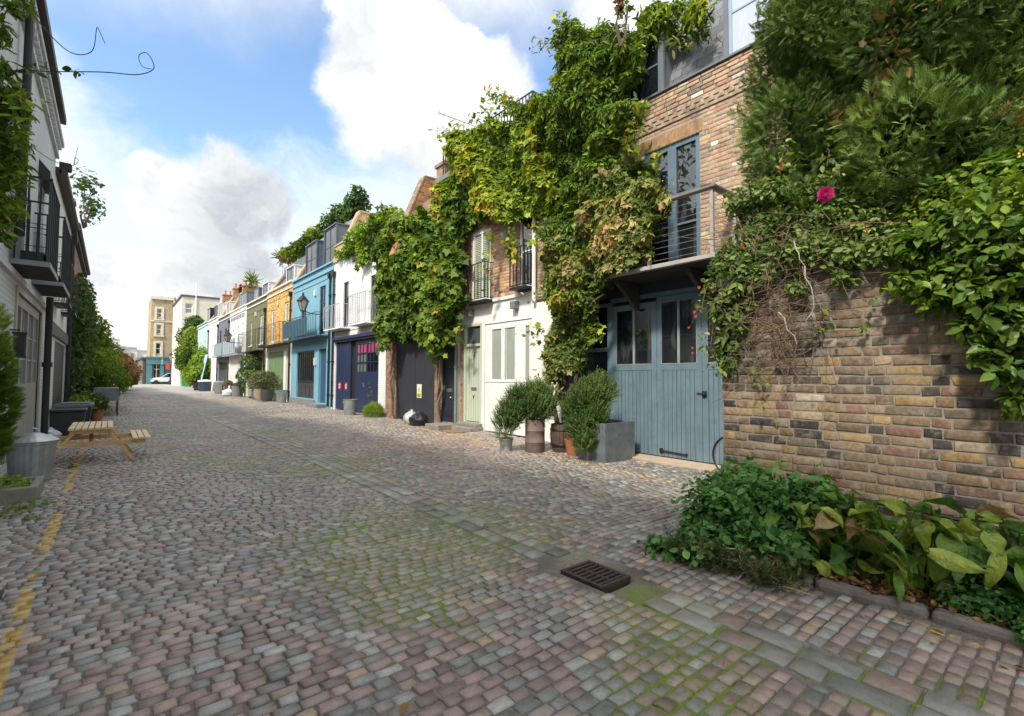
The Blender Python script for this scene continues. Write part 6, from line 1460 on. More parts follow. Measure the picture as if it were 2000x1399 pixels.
# ---- glossy shrub at the right edge, falling over the wall
sb = []
for px, py, d, r_ in ((1985, 340, 3.9, .30), (1910, 380, 4.0, .28), (1850, 430, 4.1, .26), (1800, 450, 4.2, .2), (1960, 440, 3.7, .32), (1880, 480, 3.9, .28), (2020, 520, 3.5, .32), (1950, 560, 3.7, .25), (1900, 540, 3.9, .2), (1840, 520, 4.0, .2), (1790, 555, 4.0, .11), (1830, 580, 3.95, .12),
                      (1740, 545, 4.1, .07), (1770, 570, 4.05, .08), (1880, 600, 3.9, .12), (1960, 650, 3.7, .2), (1910, 650, 3.85, .15), (1990, 730, 3.55, .17), (1950, 720, 3.7, .14), (2060, 640, 3.3, .3), (2060, 420, 3.5, .4), (1890, 700, 3.85, .08), (2010, 780, 3.5, .12), (1930, 330, 4.0, .14), (1930, 590, 3.75, .22), (1990, 640, 3.6, .2), (1900, 500, 3.95, .22), (1840, 470, 4.1, .2), (1800, 500, 4.1, .14), (1940, 690, 3.75, .13), (1985, 690, 3.6, .16), (1960, 760, 3.7, .09), (1880, 640, 3.9, .1)):
    p = PP(px, py, d); sb.append((*p, r_, r_, r_*.85))
sb += [(*PX(px, py, 4.55), .16, r_, r_) for px, py, r_ in ((1790, 560, .10), (1750, 550, .07), (1830, 580, .12), (1865, 540, .16), (1900, 580, .15), (1940, 620, .15), (1980, 650, .16), (1890, 640, .08), (1925, 690, .10), (1965, 720, .12), (2010, 740, .15), (1985, 790, .08), (1850, 470, .2), (1920, 500, .22), (1990, 540, .25), (2040, 620, .25), (1780, 480, .12), (1900, 430, .25), (2000, 430, .3))]
SHR = plant('glossy_shrub', 'bright glossy-leaved shrub spilling over the garden wall at the right edge', 'shrub', (4.9, .2, 0), sb, 14500, .072, F_BAY, T_OVAL, 61, up=.6, jit=.55, droop=.5, shell=.7, nz=.3, freq=5, cscale=.45)
limbs('branch', [rand_curve((5.0, .1, .2), (5.0, .3, 2.3), 6, .04)]+[rand_curve((5.0, .3, g.uniform(1.8, 2.4)), np.array(sb[i][:3]), 6, .05) for i in range(0, len(sb), 1)], BARK, SHR, .022, .005, 5)
for k, (px, py) in enumerate(((1990, 735), (1985, 445), (1995, 300))): bloom(SHR, PP(px, py, 3.4), .03, M('yellow_leaf', (.62, .42, .06), .5), k, 5, 'yellow_leaf')

# ---- plants in the bed
def mound(px, py, d, r_, rz=None): p = PP(px, py, d); return (*p, r_, r_, rz or r_)
nb_ = [(3.78, 2.12, .10, .28, .32, .22), (4.08, 2.12, .26, .34, .36, .28), (4.38, 2.05, .40, .28, .32, .28), (4.20, 1.72, .32, .34, .36, .28), (4.45, 1.62, .38, .24, .34, .27), (4.0, 1.72, .16, .28, .34, .20), (4.36, 1.36, .26, .26, .26, .22), (3.62, 2.3, .05, .20, .22, .12), (4.42, 2.30, .34, .2, .2, .26)]
NT = plant('nettle_patch', 'dense patch of mid green nettles against the brick wall beside the kerb', 'plant', (4.1, 2.0, 0), nb_, 14500, .055, F_NET, T_NETTLE, 71, up=.9, jit=.75, shell=.6, nz=.5, freq=9, cscale=.5)
tops = [(4.12+g.uniform(-.45, .45), 1.85+g.uniform(-.5, .5)) for _ in range(46)]
for k, (x, y) in enumerate(tops[:40]):
    h = g.uniform(.45, .78) if x > 4.1 else g.uniform(.2, .42); strand(NT, rand_curve((x, y, .1), (x+g.normal()*.05, y+g.normal()*.05, h), 5, .015), 22, .062, F_NET, T_NETTLE, 500+k, name='stalk', r=.004, stem=F_NET, spread=.028)
p = onX(1515, 915, 4.5); strand(NT, rand_curve((4.5, p[1], .3), p, 5, .01), 16, .09, F_NET, T_NETTLE, 560, name='stalk', stem=F_NET, spread=.04)
# rough dead stems and grass in front of it
gr = [(3.55+.75*g.random(), 1.45+.95*g.random(), .02) for _ in range(0)]
P = np.stack([g.uniform(3.45, 4.0, 1400), g.uniform(1.35, 2.25, 1400), g.uniform(.03, .14, 1400)], -1)
scatter('dry_grass', T_FINE, P, np.tile((0, 0, 1.0), (len(P), 1)), .10, foliage('dull_grass', [(0, (.03, .05, .012)), (.6, (.08, .11, .03)), (1, (.20, .17, .08))]), NT, jit=1.1, seed=3, along=True)
limbs('dead_stem', [rand_curve((3.75+g.normal()*.12, 1.75+g.normal()*.2, .15), (3.62+g.normal()*.15, 1.55+g.normal()*.25, .03), 5, .03) for _ in range(22)], TWIGW, NT, .006, .002, 4)
# large-leaved plants
def bigleaf(m, base, tip, w, roll=0, curl=.12, mi=0):
    base, tip = np.array(base), np.array(tip); ax = tip-base; L = np.linalg.norm(ax); ax = ax/L
    sd = unit(np.cross(ax, [0, 0, 1.0])); nr = np.cross(sd, ax); sd = sd*math.cos(roll)+nr*math.sin(roll); nr = np.cross(sd, ax)
    K, J = 9, 6; vs = []
    for i in range(K):
        t = i/(K-1); wd_ = w*(math.sin(PI*min(1, t*.93+.10))**.75)*(1.0 if t < .9 else .8)
        if i == K-1: wd_ = .004
        for j in range(J+1):
            s = (j/J-.5)*2; rip = .14*w*math.sin(t*11+s*3+roll*9)*abs(s)+.03*w*math.sin(j*3.1+i*5)
            q = base+ax*L*t+sd*wd_*s+nr*(abs(s)**1.5*w*.32-curl*L*(t-.3)**2+rip); vs.append(q)
    fs = [(i*(J+1)+j, i*(J+1)+j+1, (i+1)*(J+1)+j+1, (i+1)*(J+1)+j) for i in range(K-1) for j in range(J)]
    m.add(vs, fs, mi)
def bergmat(name, c1, c2):
    if name in MATS: return MATS[name]
    m, nb, bs = newmat(name); o = nb.n('ShaderNodeTexCoord').outputs['Object']
    n = nb.noise(o, 9, 5, .65); n2 = nb.noise(o, 40, 4, .6); v = nb.mr(n2, .3, .7, .75, 1.2)
    c = nb.mix(1.0, nb.mix(nb.mr(n, .38, .62), c1, c2), nb.comb(v, v, v), 'MULTIPLY'); c = nb.mix(nb.mr(nb.noise(o, 14, 5, .7), .66, .72), c, (.30, .18, .09))
    nb.put(bs.inputs['Base Color'], c); bs.inputs['Roughness'].default_value = .38; bs.inputs['Specular IOR Level'].default_value = .4
    wv_ = nb.n('ShaderNodeTexWave'); nb.put(wv_.inputs['Vector'], o); wv_.inputs['Scale'].default_value = 22; wv_.inputs['Distortion'].default_value = 5
    bump(nb, bs, nb.m('ADD', n2, nb.m('MULTIPLY', wv_.outputs['Fac'], .6)), .5, .006)
    tr = nb.n('ShaderNodeBsdfTranslucent'); nb.put(tr.inputs[0], c); mx = nb.n('ShaderNodeMixShader'); mx.inputs[0].default_value = .3; out = m.node_tree.nodes['Material Output']
    m.node_tree.links.new(bs.outputs[0], mx.inputs[1]); m.node_tree.links.new(tr.outputs[0], mx.inputs[2]); m.node_tree.links.new(mx.outputs[0], out.inputs[0])
    MATS[name] = m; return m
BM = [bergmat('big_leaf_green', (.09, .19, .025), (.20, .32, .04)), bergmat('big_leaf_lime', (.20, .30, .04), (.45, .48, .07)), bergmat('big_leaf_dark', (.05, .12, .025), (.10, .20, .04)), bergmat('big_leaf_withered', (.25, .15, .07), (.38, .30, .12))]
def leafplant(label, x, y, leaves, seed):
    t = thing('large_leaved_plant', label, 'plant', (x, y, .05), 'large leaved plants in the bed'); g = np.random.default_rng(seed)
    for (dx, dy, dz, L, w, az, el, mi) in leaves:
        m = MB(); b0 = np.array([x+dx, y+dy, .06+dz]); d_ = np.array([math.cos(az)*math.cos(el), math.sin(az)*math.cos(el), math.sin(el)])
        bigleaf(m, b0, b0+d_*L, w, g.normal()*.8, g.uniform(.1, .9)); lf = m.build('leaf', BM[mi], t, smooth=True, flip=False)
        limbs('leaf_stalk', [rand_curve((x+dx*.3, y+dy*.3, .05), b0, 4, .01)], BM[0], lf, .011, .007, 5)
def leafset(n, seed, spread=.36, hmax=.55):
    g = np.random.default_rng(seed); out = []
    for k in range(n):
        az = g.uniform(2.2, 5.6) if g.random() < .8 else g.uniform(0, 6.28)
        out.append((-abs(g.normal())*spread*.55, g.normal()*spread*.6, g.uniform(.10, hmax), g.uniform(.10, .27), g.uniform(.03, .075), az, g.uniform(-1.1, .5), int(g.choice([0, 1, 3, 2], p=[.38, .34, .06, .22]))))
    return out
leafplant('yellow-green large-leaved plant nearest the nettles', 4.30, 1.22, leafset(64, 1), 1)
leafplant('large-leaved plant in the middle of the bed below the black pipe', 4.35, .82, leafset(60, 2), 2)
leafplant('large-leaved plant with the widest lime leaves at the right edge', 4.40, .42, leafset(62, 3), 3)
leafplant('large-leaved plant cut by the right edge of the photo', 4.40, 0.02, leafset(30, 4), 4)
plant('low_shrub', 'low bushy small-leaved green shrub spilling over the kerb in the bottom right corner', 'shrub', (4.1, .35, 0), [(4.05, .42, .12, .22, .26, .17), (3.98, .22, .10, .24, .28, .17), (4.1, .02, .16, .30, .3, .22), (3.95, -.05, .1, .26, .3, .18)], 9000, .032, F_NET, T_ROUND, 81, up=.7, jit=.8, shell=.4, nz=.3, freq=9, cscale=.5, cbias=.06)
P = np.stack([g.uniform(3.86, 4.5, 1500), g.uniform(-.3, 1.7, 1500), g.uniform(.05, .10, 1500)], -1)
o = scatter('bed_litter', T_OVAL, P, np.tile((0, 0, 1.0), (len(P), 1)), .045, LITTER, jit=.6, seed=18); tag(o, 'dead brown leaves lying on the soil of the kerbed bed', 'leaves', kind='stuff')
plant('ground_creeper', 'low dark green weeds spreading between nettles and large leaves at the kerb', 'plant', (4.1, 1.4, 0), [(4.15, 1.35, .08, .16, .3, .12), (4.0, 1.65, .1, .2, .25, .16)], 1200, .05, F_DARK, T_LOBE, 83, up=.9, jit=.7, shell=.6)
# ================================================================== THINGS STANDING ABOUT (right)
def pot(root, x, y, prof, mat, name='pot', n=24, z=0, **k):
    return one(name, lambda q: q.lathe((x, y, z), prof, n, **k), mat, root, smooth=True)
def rosemary(root, blobs_, n, seed, size=.15):
    P, N, c = crown_pts(blobs_, n, seed, .75, .45, 5.5); k = P[:, 2] > .12; P, N, c = P[k], N[k], c[k]
    g = np.random.default_rng(seed)
    scatter('foliage', T_ROS, P, N*.7+np.array([0, 0, .75]), size, F_ROSM, root, up=.4, jit=.28, c=np.clip(.15+c*.5+.35*g.random(len(P)), 0, 1), seed=seed, along=True)
r1 = thing('potted_rosemary', 'big bushy rosemary in a rusty steel drum in front of the white garage doors', 'potted plant', (6.40, 7.05, 0))
RDR = M('rusty_drum', (.20, .145, .12), .75, .35, 7, .3, metal=.1, dirt=((.26, .13, .07), .5))
pot(r1, 6.40, 7.05, [(.185, 0), (.19, .01), (.19, .2), (.197, .21), (.19, .22), (.19, .42), (.197, .43), (.19, .44), (.19, .64), (.17, .64), (.17, .58)], RDR, 'drum')
one('soil', lambda q: q.lathe((6.40, 7.05, .58), [(.169, 0), (.169, .02), (.001, .03)], 16), SOIL, r1)
rosemary(r1, [(6.32, 7.1, .88, .34, .36, .28), (6.08, 7.28, .78, .24, .26, .26), (6.50, 6.98, .92, .22, .22, .24), (6.15, 7.3, 1.02, .18, .18, .18), (5.98, 7.4, .55, .18, .18, .24), (6.42, 7.05, 1.12, .18, .18, .16)], 5200, 91)
limbs('stem', [rand_curve((6.4, 7.05, .6), (6.0+g.random()*.7, 6.9+g.random()*.5, .7+.4*g.random()), 5, .03) for _ in range(16)], BARK, r1, .014, .005, 5)
r2 = thing('trough_rosemary', 'rosemary leaning out of a square zinc planter beside the blue garage doors', 'potted plant', (6.88, 5.6, 0))
ZINC = M('zinc_planter', (.20, .23, .245), .5, .35, 4, .15, metal=.35, dirt=((.10, .11, .115), .7), streak=.4)
def _tr(m):
    x0, x1, y0, y1, h, w = 6.46, 7.28, 5.36, 5.98, .68, .022
    m.box(x0, x1, y0, y0+w, .01, h); m.box(x0, x1, y1-w, y1, .01, h); m.box(x0, x0+w, y0+w, y1-w, .01, h); m.box(x1-w, x1, y0+w, y1-w, .01, h); m.box(x0+w, x1-w, y0+w, y1-w, .01, .05)
one('planter', _tr, ZINC, r2, bevel=.004); one('soil', lambda q: q.box(6.483, 7.257, 5.383, 5.957, .5, .64), SOIL, r2)
rosemary(r2, [(6.62, 5.9, 1.02, .28, .30, .26), (6.75, 5.75, 1.20, .22, .24, .22), (6.48, 6.02, .85, .24, .26, .24), (6.38, 5.82, .60, .22, .24, .24), (6.33, 5.68, .34, .18, .18, .16), (6.52, 5.6, .75, .17, .2, .2)], 5400, 93)
limbs('stem', [rand_curve((6.7, 5.75, .62), (6.35+g.random()*.5, 5.7+g.random()*.5, .5+.7*g.random()), 5, .03) for _ in range(16)], BARK, r2, .014, .005, 5)
p3_ = thing('white_flower_pot', 'small white pot tucked under the left side of the big rosemary', 'pot', (6.05, 7.55, 0)); pot(p3_, 6.08, 7.55, [(.11, 0), (.14, .22), (.15, .23), (.15, .26), (.12, .26), (.12, .2)], M('chalky_pot', (.42, .42, .40), .8), 'pot'); one('soil', lambda q: q.lathe((6.08, 7.55, .18), [(.12, 0), (.12, .02), (.001, .03)], 14), SOIL, p3_)
p4_ = thing('wooden_half_barrel', 'dark wooden barrel planter between the two rosemary bushes', 'planter', (6.85, 6.75, 0)); pot(p4_, 6.85, 6.75, [(.18, 0), (.23, .2), (.24, .35), (.22, .55), (.19, .55), (.19, .5)], M('dark_barrel_wood', (.10, .065, .045), .7, .4, 6, .3, planks=.06), 'barrel'); one('iron_hoop', lambda q: [q.lathe((6.85, 6.75, zz), [(.236, 0), (.242, .02), (.236, .04)], 24) for zz in (.14, .42)], IRON, p4_)
one('soil', lambda q: q.lathe((6.85, 6.75, .48), [(.19, 0), (.19, .02), (.001, .03)], 14), SOIL, p4_)
dp = thing('brown_plant_pot', 'low brown pot half hidden behind the zinc planter', 'pot', (6.75, 6.35, 0)); pot(dp, 6.72, 6.32, [(.13, 0), (.17, .26), (.18, .30), (.15, .30), (.15, .25)], TERRA, 'pot')
# dustbins, bags, steps
def dustbin(name, label, x, y, r_, h, mat, lid=False, group=None):
    t = thing(name, label, 'bin', (x, y, 0), group)
    one('body', lambda q: q.lathe((x, y, 0), [(r_*.82, 0), (r_*.82, .02), (r_*.85, .03), (r_*.93, h*.5), (r_, h-.04), (r_*1.04, h-.03), (r_*1.04, h), (r_*.96, h), (r_*.9, h*.5), (r_*.8, .05)], 48, flute=.018), mat, t)
    if lid:
        l = one('lid', lambda q: q.lathe((x, y, h), [(r_*1.12, -.01), (r_*1.14, .01), (r_*.8, .06), (r_*.3, .11), (.01, .125)], 24, flute=.012), mat, t)
        one('lid_handle', lambda q: q.tube([(x-.05, y, h+.11), (x-.045, y, h+.16), (x, y, h+.175), (x+.045, y, h+.16), (x+.05, y, h+.11)], .010, 8), mat, l)
    for s_ in (-1, 1): one('side_handle', lambda q: q.tube([(x+s_*r_*.98, y-.06, h-.10), (x+s_*(r_+.04), y-.05, h-.12), (x+s_*(r_+.04), y+.05, h-.12), (x+s_*r_*.98, y+.06, h-.10)], .008, 6), mat, t)
    return t
dustbin('dustbin', 'open dented galvanised dustbin in front of the navy doors', 6.98, 18.0, .25, .60, M('dull_galvanised', (.30, .32, .33), .55, .3, 4, .2, metal=.4))
def bag(x, y, r_, seed, mat, sc=(1, 1, .8)):
    g = np.random.default_rng(seed); sn = SN(seed, 3, 4, 6, .6); m = MB(); m.sphere((0, 0, 0), 1, 28, 18); V = np.array(m.v); n_ = 1+.13*sn(V)+.04*np.abs(sn(V*2.5))
    V = V*n_[:, None]*r_*np.array(sc); V[:, 2] = np.maximum(V[:, 2], -r_*.62*sc[2]); top = V[:, 2] > r_*.72*sc[2]; V[top, :2] *= .45; V[top, 2] += r_*.18
    V[:, 2] -= V[:, 2].min(); m.v = [(x+a, y+b_, c+.02) for a, b_, c in V]; return m
GZ = lambda x, y: float(gz(np.array([x]), np.array([y]))[0])+.015
t = bag(7.12, 12.95, .29, 1, BAG).build('bin_bag', BAG, smooth=True); tag(t, 'shiny black tied rubbish bag on the cobbles by the grey garage', 'rubbish bag')
t = bag(7.15, 13.5, .24, 2, BAG, (1, .9, 1)).build('bin_bag', M('translucent_pale_bag', (.42, .42, .43), .35, .3, 9, .4, dirt=((.05, .05, .05), .8)), smooth=True); tag(t, 'pale crumpled rubbish bag leaning on the black one', 'rubbish bag')
st = thing('stone_step', 'loose rectangular stone step before door number 6', 'step', (7.05, 11.75, 0)); one('block', lambda q: q.box(6.80, 7.42, 11.35, 12.05, 0, .16), STONE, st, bevel=.015)
mt = one('doormat', lambda q: q.box(6.75, 7.15, 10.55, 11.2, .022, .04), M('brown_coir', (.24, .15, .07), .95, .3, 30, .4)); tag(mt, 'thin brown coir mat lying on the ground by the green door', 'doormat')
plant('weed_tuft', 'bright feathery green weed tuft at the foot of the white pillar', 'plant', (7.35, 16.7, 0), [(7.35, 16.7, .16, .28, .34, .26)], 1500, .13, F_BRIGHT, T_FINE, 95, up=.5, jit=.5, along=True)
plant('door_weed', 'thin wiry weed rising against the navy doors', 'plant', (7.5, 17.4, 0), [(7.5, 17.5, .7, .05, .25, .5)], 60, .06, F_DARK, T_OVAL, 96)
# pots and shrubs along the yellow and olive houses
dustbin('galvanised_tub', 'pale galvanised tub at the corner of the blue house', 7.25, 28.6, .28, .7, GALV)
for k, (lab, x, y, r_, h, mt_) in enumerate((('rounded pale clay pot with a yellowish shrub by the green panels', 6.9, 31.6, .42, .72, M('clay_pot', (.36, .28, .21), .8)), ('dark grey tapered pot with a bushy shrub nearest the tub', 6.9, 30.3, .34, .72, M('dark_grey_pot', (.06, .065, .07), .6)), ('grey cylindrical pot with a grey-green shrub in the middle of the row', 7.0, 33.3, .32, .6, M('mid_grey_pot', (.14, .14, .15), .6)))):
    t = thing('potted_shrub', lab, 'potted plant', (x, y, 0), 'potted shrubs outside the yellow house'); pot(t, x, y, [(r_*.7, 0), (r_*1.0, h*.45), (r_*.98, h*.9), (r_*1.02, h), (r_*.85, h), (r_*.85, h*.85)], mt_)
    plant('', '', '', None, [(x, y, h+.5, .65, .75, .5), (x+.1, y+.5, h+.4, .5, .5, .42), (x, y-.3, h+.75, .4, .4, .3)], 1500, .11, foliage('olive_grey_leaves', [(0, (.03, .045, .02)), (.5, (.10, .12, .05)), (1, (.24, .22, .10))]), T_NARROW, 97+k, root=t, up=.5)
t = thing('tall_square_planter', 'pale sage square planter on legs with trailing shrub', 'planter', (7.1, 35.0, 0)); one('box', lambda q: [q.box(6.8, 7.4, 34.8, 35.4, .15, 1.25)]+[q.box(a, a+.06, b_, b_+.06, 0, .15) for a in (6.8, 7.34) for b_ in (34.8, 35.34)], SAGE, t)
plant('', '', '', None, [(7.1, 35.1, 1.5, .55, .6, .4)], 900, .11, F_ROSE, T_OVAL, 101, root=t)
IV = plant('ivy_bush', 'dark rounded ivy bush against the olive house below its balcony', 'bush', (7.3, 36.5, 0), [(7.3, 36.8, 2.2, .6, 1.5, .9), (7.3, 37.6, 1.3, .55, 1.7, 1.0), (7.3, 36.2, .7, .5, 1.4, .7)], 3800, .13, F_DARK, T_OVAL, 102)
limbs('trunk', [[(7.4, 36.8, 0), (7.4, 36.8, 2)]], BARK, IV, .08, .05)
t = thing('lidded_bin', 'round grey bin with black lid and a white bag beside the small table', 'bin', (6.9, 39, 0)); one('body', lambda q: q.lathe((6.9, 38.6, 0), [(.33, 0), (.40, .8), (.40, .85)], 20), M('grey_plastic', (.22, .23, .24), .5), t); one('lid', lambda q: q.lathe((6.9, 38.6, .85), [(.46, 0), (.44, .08), (.1, .14)], 20), PLAST, t)
t = bag(6.5, 39.6, .38, 5, BAG).build('bin_bag', M('white_refuse_bag', (.62, .62, .64), .4, .3, 6, .3), smooth=True); tag(t, 'white rubbish bag on the cobbles in front of the lidded bin', 'rubbish bag')
t = thing('small_wooden_table', 'small brown wooden table with plants standing before the white garage doors', 'table', (6.9, 42, 0)); one('table_top', lambda q: q.box(6.5, 7.2, 41.2, 42.6, .75, .82), M('red_brown_wood', (.13, .055, .035), .6), t)
for a in (6.55, 7.1):
    for b_ in (41.25, 42.5): one('leg', lambda q: q.box(a, a+.07, b_, b_+.07, 0, .75), M('red_brown_wood', (.13, .055, .035), .6), t)
plant('table_plants', 'low leafy plants standing on the small wooden table', 'plant', (6.9, 42, .82), [(6.85, 41.9, .95, .3, .6, .14)], 400, .1, F_ROSE, T_OVAL, 103, minz=.8)
t = thing('grey_dustbin', 'grey dustbin beside the slate grey house', 'bin', (7, 45.6, 0)); one('body', lambda q: q.lathe((6.9, 45.6, 0), [(.4, 0), (.5, .95), (.3, 1.05)], 18), M('grey_plastic', (.22, .23, .24), .5), t); one('handle', lambda q: q.box(6.85, 6.95, 45.5, 45.7, 1.05, 1.1), IRON, t)
t = thing('blue_grey_tub', 'dark blue tub with white top at the base of the pale blue drape', 'tub', (6.8, 53, 0)); one('body', lambda q: q.lathe((6.9, 54, 0), [(.5, 0), (.55, .8), (.55, .9)], 18), M('dark_blue_plastic', (.03, .05, .08), .5), t); one('rim', lambda q: q.lathe((6.9, 54, .9), [(.6, 0), (.6, .12), (.2, .2)], 18), WHITE, t)
t = thing('pale_blue_drape', 'pale sky-blue tarpaulin hanging beside the green trees', 'tarpaulin', (6.9, 57, 0))
def _dr(m):
    for k in range(12):
        a = 56+k*.22; b_ = a+.22; o1 = .08*(k % 2); o2 = .08*((k+1) % 2); m.add([(7.0-o1-.25, a, .3), (7.0-o2-.25, b_, .3), (7.35-o2*.5, b_, 3.6), (7.35-o1*.5, a, 3.6), (7.02-o1-.25, a, .3), (7.02-o2-.25, b_, .3), (7.37-o2*.5, b_, 3.6), (7.37-o1*.5, a, 3.6)], [(0, 1, 2, 3), (4, 5, 6, 7), (0, 1, 5, 4), (2, 3, 7, 6)])
one('cloth', _dr, M('pale_blue_cloth', (.38, .56, .68), .8), t)
def tree(label, name, blobs_, n, size, mat, trunk, seed, tpl=T_OVAL):
    t = plant(name, label, 'tree', (trunk[0], trunk[1], 0), blobs_, n, size, mat, tpl, seed, shell=.35, nz=.3, freq=1.6, part='crown')
    limbs('trunk', [[(trunk[0], trunk[1], 0), (trunk[0]+.1, trunk[1], trunk[2]*.6), (trunk[0], trunk[1]+.1, trunk[2])]]+[rand_curve((trunk[0], trunk[1], trunk[2]*.5), b_[:3], 5, .2) for b_ in blobs_], BARK, t, .12, .03, 7); return t
def pb(px, py, d, r_): return (*PP(px, py, d), r_, r_*1.3, r_)
tree('light green rounded tree nearest the slate grey house', 'leafy_tree', [pb(397, 712, 50, 1.15), pb(388, 725, 49, 1.1), pb(404, 722, 49, .9), pb(394, 695, 51, .9), pb(382, 740, 49, .7), pb(402, 742, 49, .7)], 5200, .24, F_BRIGHT, (*PP(393, 730, 50)[:2], 3.0), 111)
tree('taller mid green tree behind the light one', 'leafy_tree', [pb(376, 690, 58, 1.5), pb(384, 672, 58, 1.4), pb(392, 680, 57, 1.2), pb(368, 705, 58, 1.2), pb(380, 655, 59, 1.0)], 5000, .26, F_VINE, (*PP(380, 700, 58)[:2], 4.5), 112)
tree('dark narrow tree clinging to the cream block', 'dark_tree', [pb(360, 690, 66, 1.3), pb(366, 660, 66, 1.4), pb(378, 635, 66, 1.2), pb(358, 712, 66, .9), pb(370, 720, 64, 1.0), pb(380, 628, 66, .8)], 5200, .26, F_DARK, (*PP(366, 700, 66)[:2], 5.0), 113)
t = thing('green_recycling_box', 'bright green plastic boxes stacked beside the cream block', 'box', (*PP(364, 748, 62)[:2], 0)); x, y = PP(364, 748, 64)[:2]
one('box', lambda q: [q.prism([(x-.55, .9), (x+.55, .9), (x+.65, 1.6), (x-.65, 1.6)], 'y', y-.5, y+.5), q.prism([(x-.5, .1), (x+.5, .1), (x+.6, .85), (x-.6, .85)], 'y', y-.5, y+.5)], M('bright_green_plastic', (.03, .35, .12), .5), t); one('lid', lambda q: q.box(x-.7, x+.7, y-.55, y+.55, 1.6, 1.68), M('bright_green_plastic', (.03, .35, .12), .5), t)
x, y = onZ(388, 763)[:2]
t = thing('black_plant_pot', 'black pot with small shrub under the light green tree', 'potted plant', (x, y, 0)); pot(t, x, y, [(.4, 0), (.5, .7), (.5, .8), (.4, .8)], PLAST); plant('', '', '', None, [(x, y, 1.2, .6, .6, .45)], 600, .16, F_DARK, T_OVAL, 115, root=t)
# lamp post and car at the far junction
x, y = PP(334, 750, 80)[:2]
t = thing('street_lamp', 'old black cast iron lamp post with lantern at the end of the street', 'street lamp', (x, y, 0)); h_ = float(PP(334, 703, 80)[2])
one('post', lambda q: q.lathe((x, y, 0), [(.45, 0), (.45, .5), (.28, .7), (.18, 1.4), (.11, 1.6), (.10, h_-.4), (.16, h_-.3), (.08, h_-.2)], 12), IRON, t); one('ladder_bar', lambda q: q.tube([(x-.5, y, h_-.5), (x+.5, y, h_-.5)], .04, 6), IRON, t); lantern(t, x, y, h_-.2, 2.1)
t = thing('white_car', 'white car half hidden behind the lamp post at the far junction', 'car', (*onZ(322, 753)[:2], 0)); x, y = PP(325, 748, 84)[:2]
WCAR = M('white_car_paint', (.78, .80, .82), .25, .05)
one('body', lambda q: q.prism([(x-1.9, .35), (x+2.3, .35), (x+2.4, .95), (x+1.9, 1.3), (x+.6, 1.45), (x-.2, 1.9), (x-1.6, 1.9), (x-2.0, 1.2)][::-1] if False else [(x-2.2, .4), (x-2.25, .8), (x-1.9, 1.05), (x-.8, 1.2), (x+.1, 1.85), (x+1.9, 1.9), (x+2.5, 1.2), (x+2.5, .4)], 'y', y-.9, y+.9), WCAR, t, bevel=.08)
one('windscreen', lambda q: q.prism([(x-.75, 1.22), (x+.12, 1.80), (x+1.7, 1.84), (x+2.1, 1.22)], 'y', y-.915, y+.915), DGLASS, t)
for a in (-1.5, 1.6): w = one('wheel', lambda q: q.add([(x+a+.36*math.cos(k*PI/10), y-.93, .36+.36*math.sin(k*PI/10)) for k in range(20)]+[(x+a+.36*math.cos(k*PI/10), y+.93, .36+.36*math.sin(k*PI/10)) for k in range(20)], [tuple(range(20)), tuple(range(39, 19, -1))]+[(k, (k+1) % 20, 20+(k+1) % 20, 20+k) for k in range(20)]), PLAST, t)
one('headlight', lambda q: q.box(x-2.22, x-1.95, y-.91, y-.6, .78, .95), LNT, t)

# ================================================================== LEFT SIDE
tb = thing('picnic_table', 'new pale pine picnic table with attached benches on the cobbles', 'picnic table', (-.3, 10.6, 0))
a, b_ = onZ(133.5, 836, .60), onZ(222, 836, .60); tx0, tx1 = float(a[0]), float(b_[0]); ty0 = float((a[1]+b_[1])/2); Lt = 1.45; tw_ = tx1-tx0
for k in range(7):
    w = tw_/7; one('table_slat', lambda q: q.box(tx0+k*w+.006, tx0+(k+1)*w-.006, ty0, ty0+Lt, .565, .60), WOODE if False else M('pine_board', (.80, .58, .34), .6, .25, 5, .15), tb, bevel=.004)
cx_ = (tx0+tx1)/2
for yy in (ty0+.12, ty0+Lt-.18):
    one('cross_beam', lambda q: q.box(cx_-.72, cx_+.72, yy-.03, yy, .30, .37), WOODN, tb, bevel=.004)
    one('top_batten', lambda q: q.box(tx0+.02, tx1-.02, yy-.03, yy, .50, .563), WOODN, tb)
    for s_ in (-1, 1): one('leg', lambda q: q.bar((cx_+s_*(tw_/2-.10), yy+.025, .562), (cx_+s_*.58, yy+.025, .0), .045, .085, up=(0, 1, 0)), WOODN, tb, bevel=.004)
for s_ in (-1, 1):
    for k in range(3):
        xx = cx_+s_*.66+(k-1)*.085; one('bench_slat', lambda q: q.box(xx-.037, xx+.037, ty0+.0, ty0+Lt, .373, .405), M('pine_board', (.80, .58, .34), .6, .25, 5, .15), tb, bevel=.004)
one('brace', lambda q: q.bar((cx_, ty0+.15, .36), (cx_, ty0+.6, .56), .05, .04), M('orange_pine', (.45, .17, .06), .6), tb)
dustbin('lidded_dustbin', 'galvanised dustbin with pointed fluted lid at the left beside the planter', -.80, 9.30, .245, .55, GALV, True)
gt = thing('stone_trough', 'low weathered stone trough planted with small green leaves at the left edge', 'planter', (-.87, 8.1, 0))
one('trough', lambda q: [q.box(-1.12, -.60, 7.70, 7.78, 0, .19), q.box(-1.12, -.60, 8.42, 8.50, 0, .19), q.box(-.68, -.60, 7.78, 8.42, 0, .19), q.box(-1.12, -1.06, 7.78, 8.42, 0, .19), q.box(-1.06, -.68, 7.78, 8.42, 0, .14)], CONC, gt, bevel=.015)
plant('', '', '', None, [(-.9, 8.1, .17, .20, .34, .09)], 900, .035, F_BRIGHT, T_OVAL, 121, root=gt, up=.8, minz=.12)
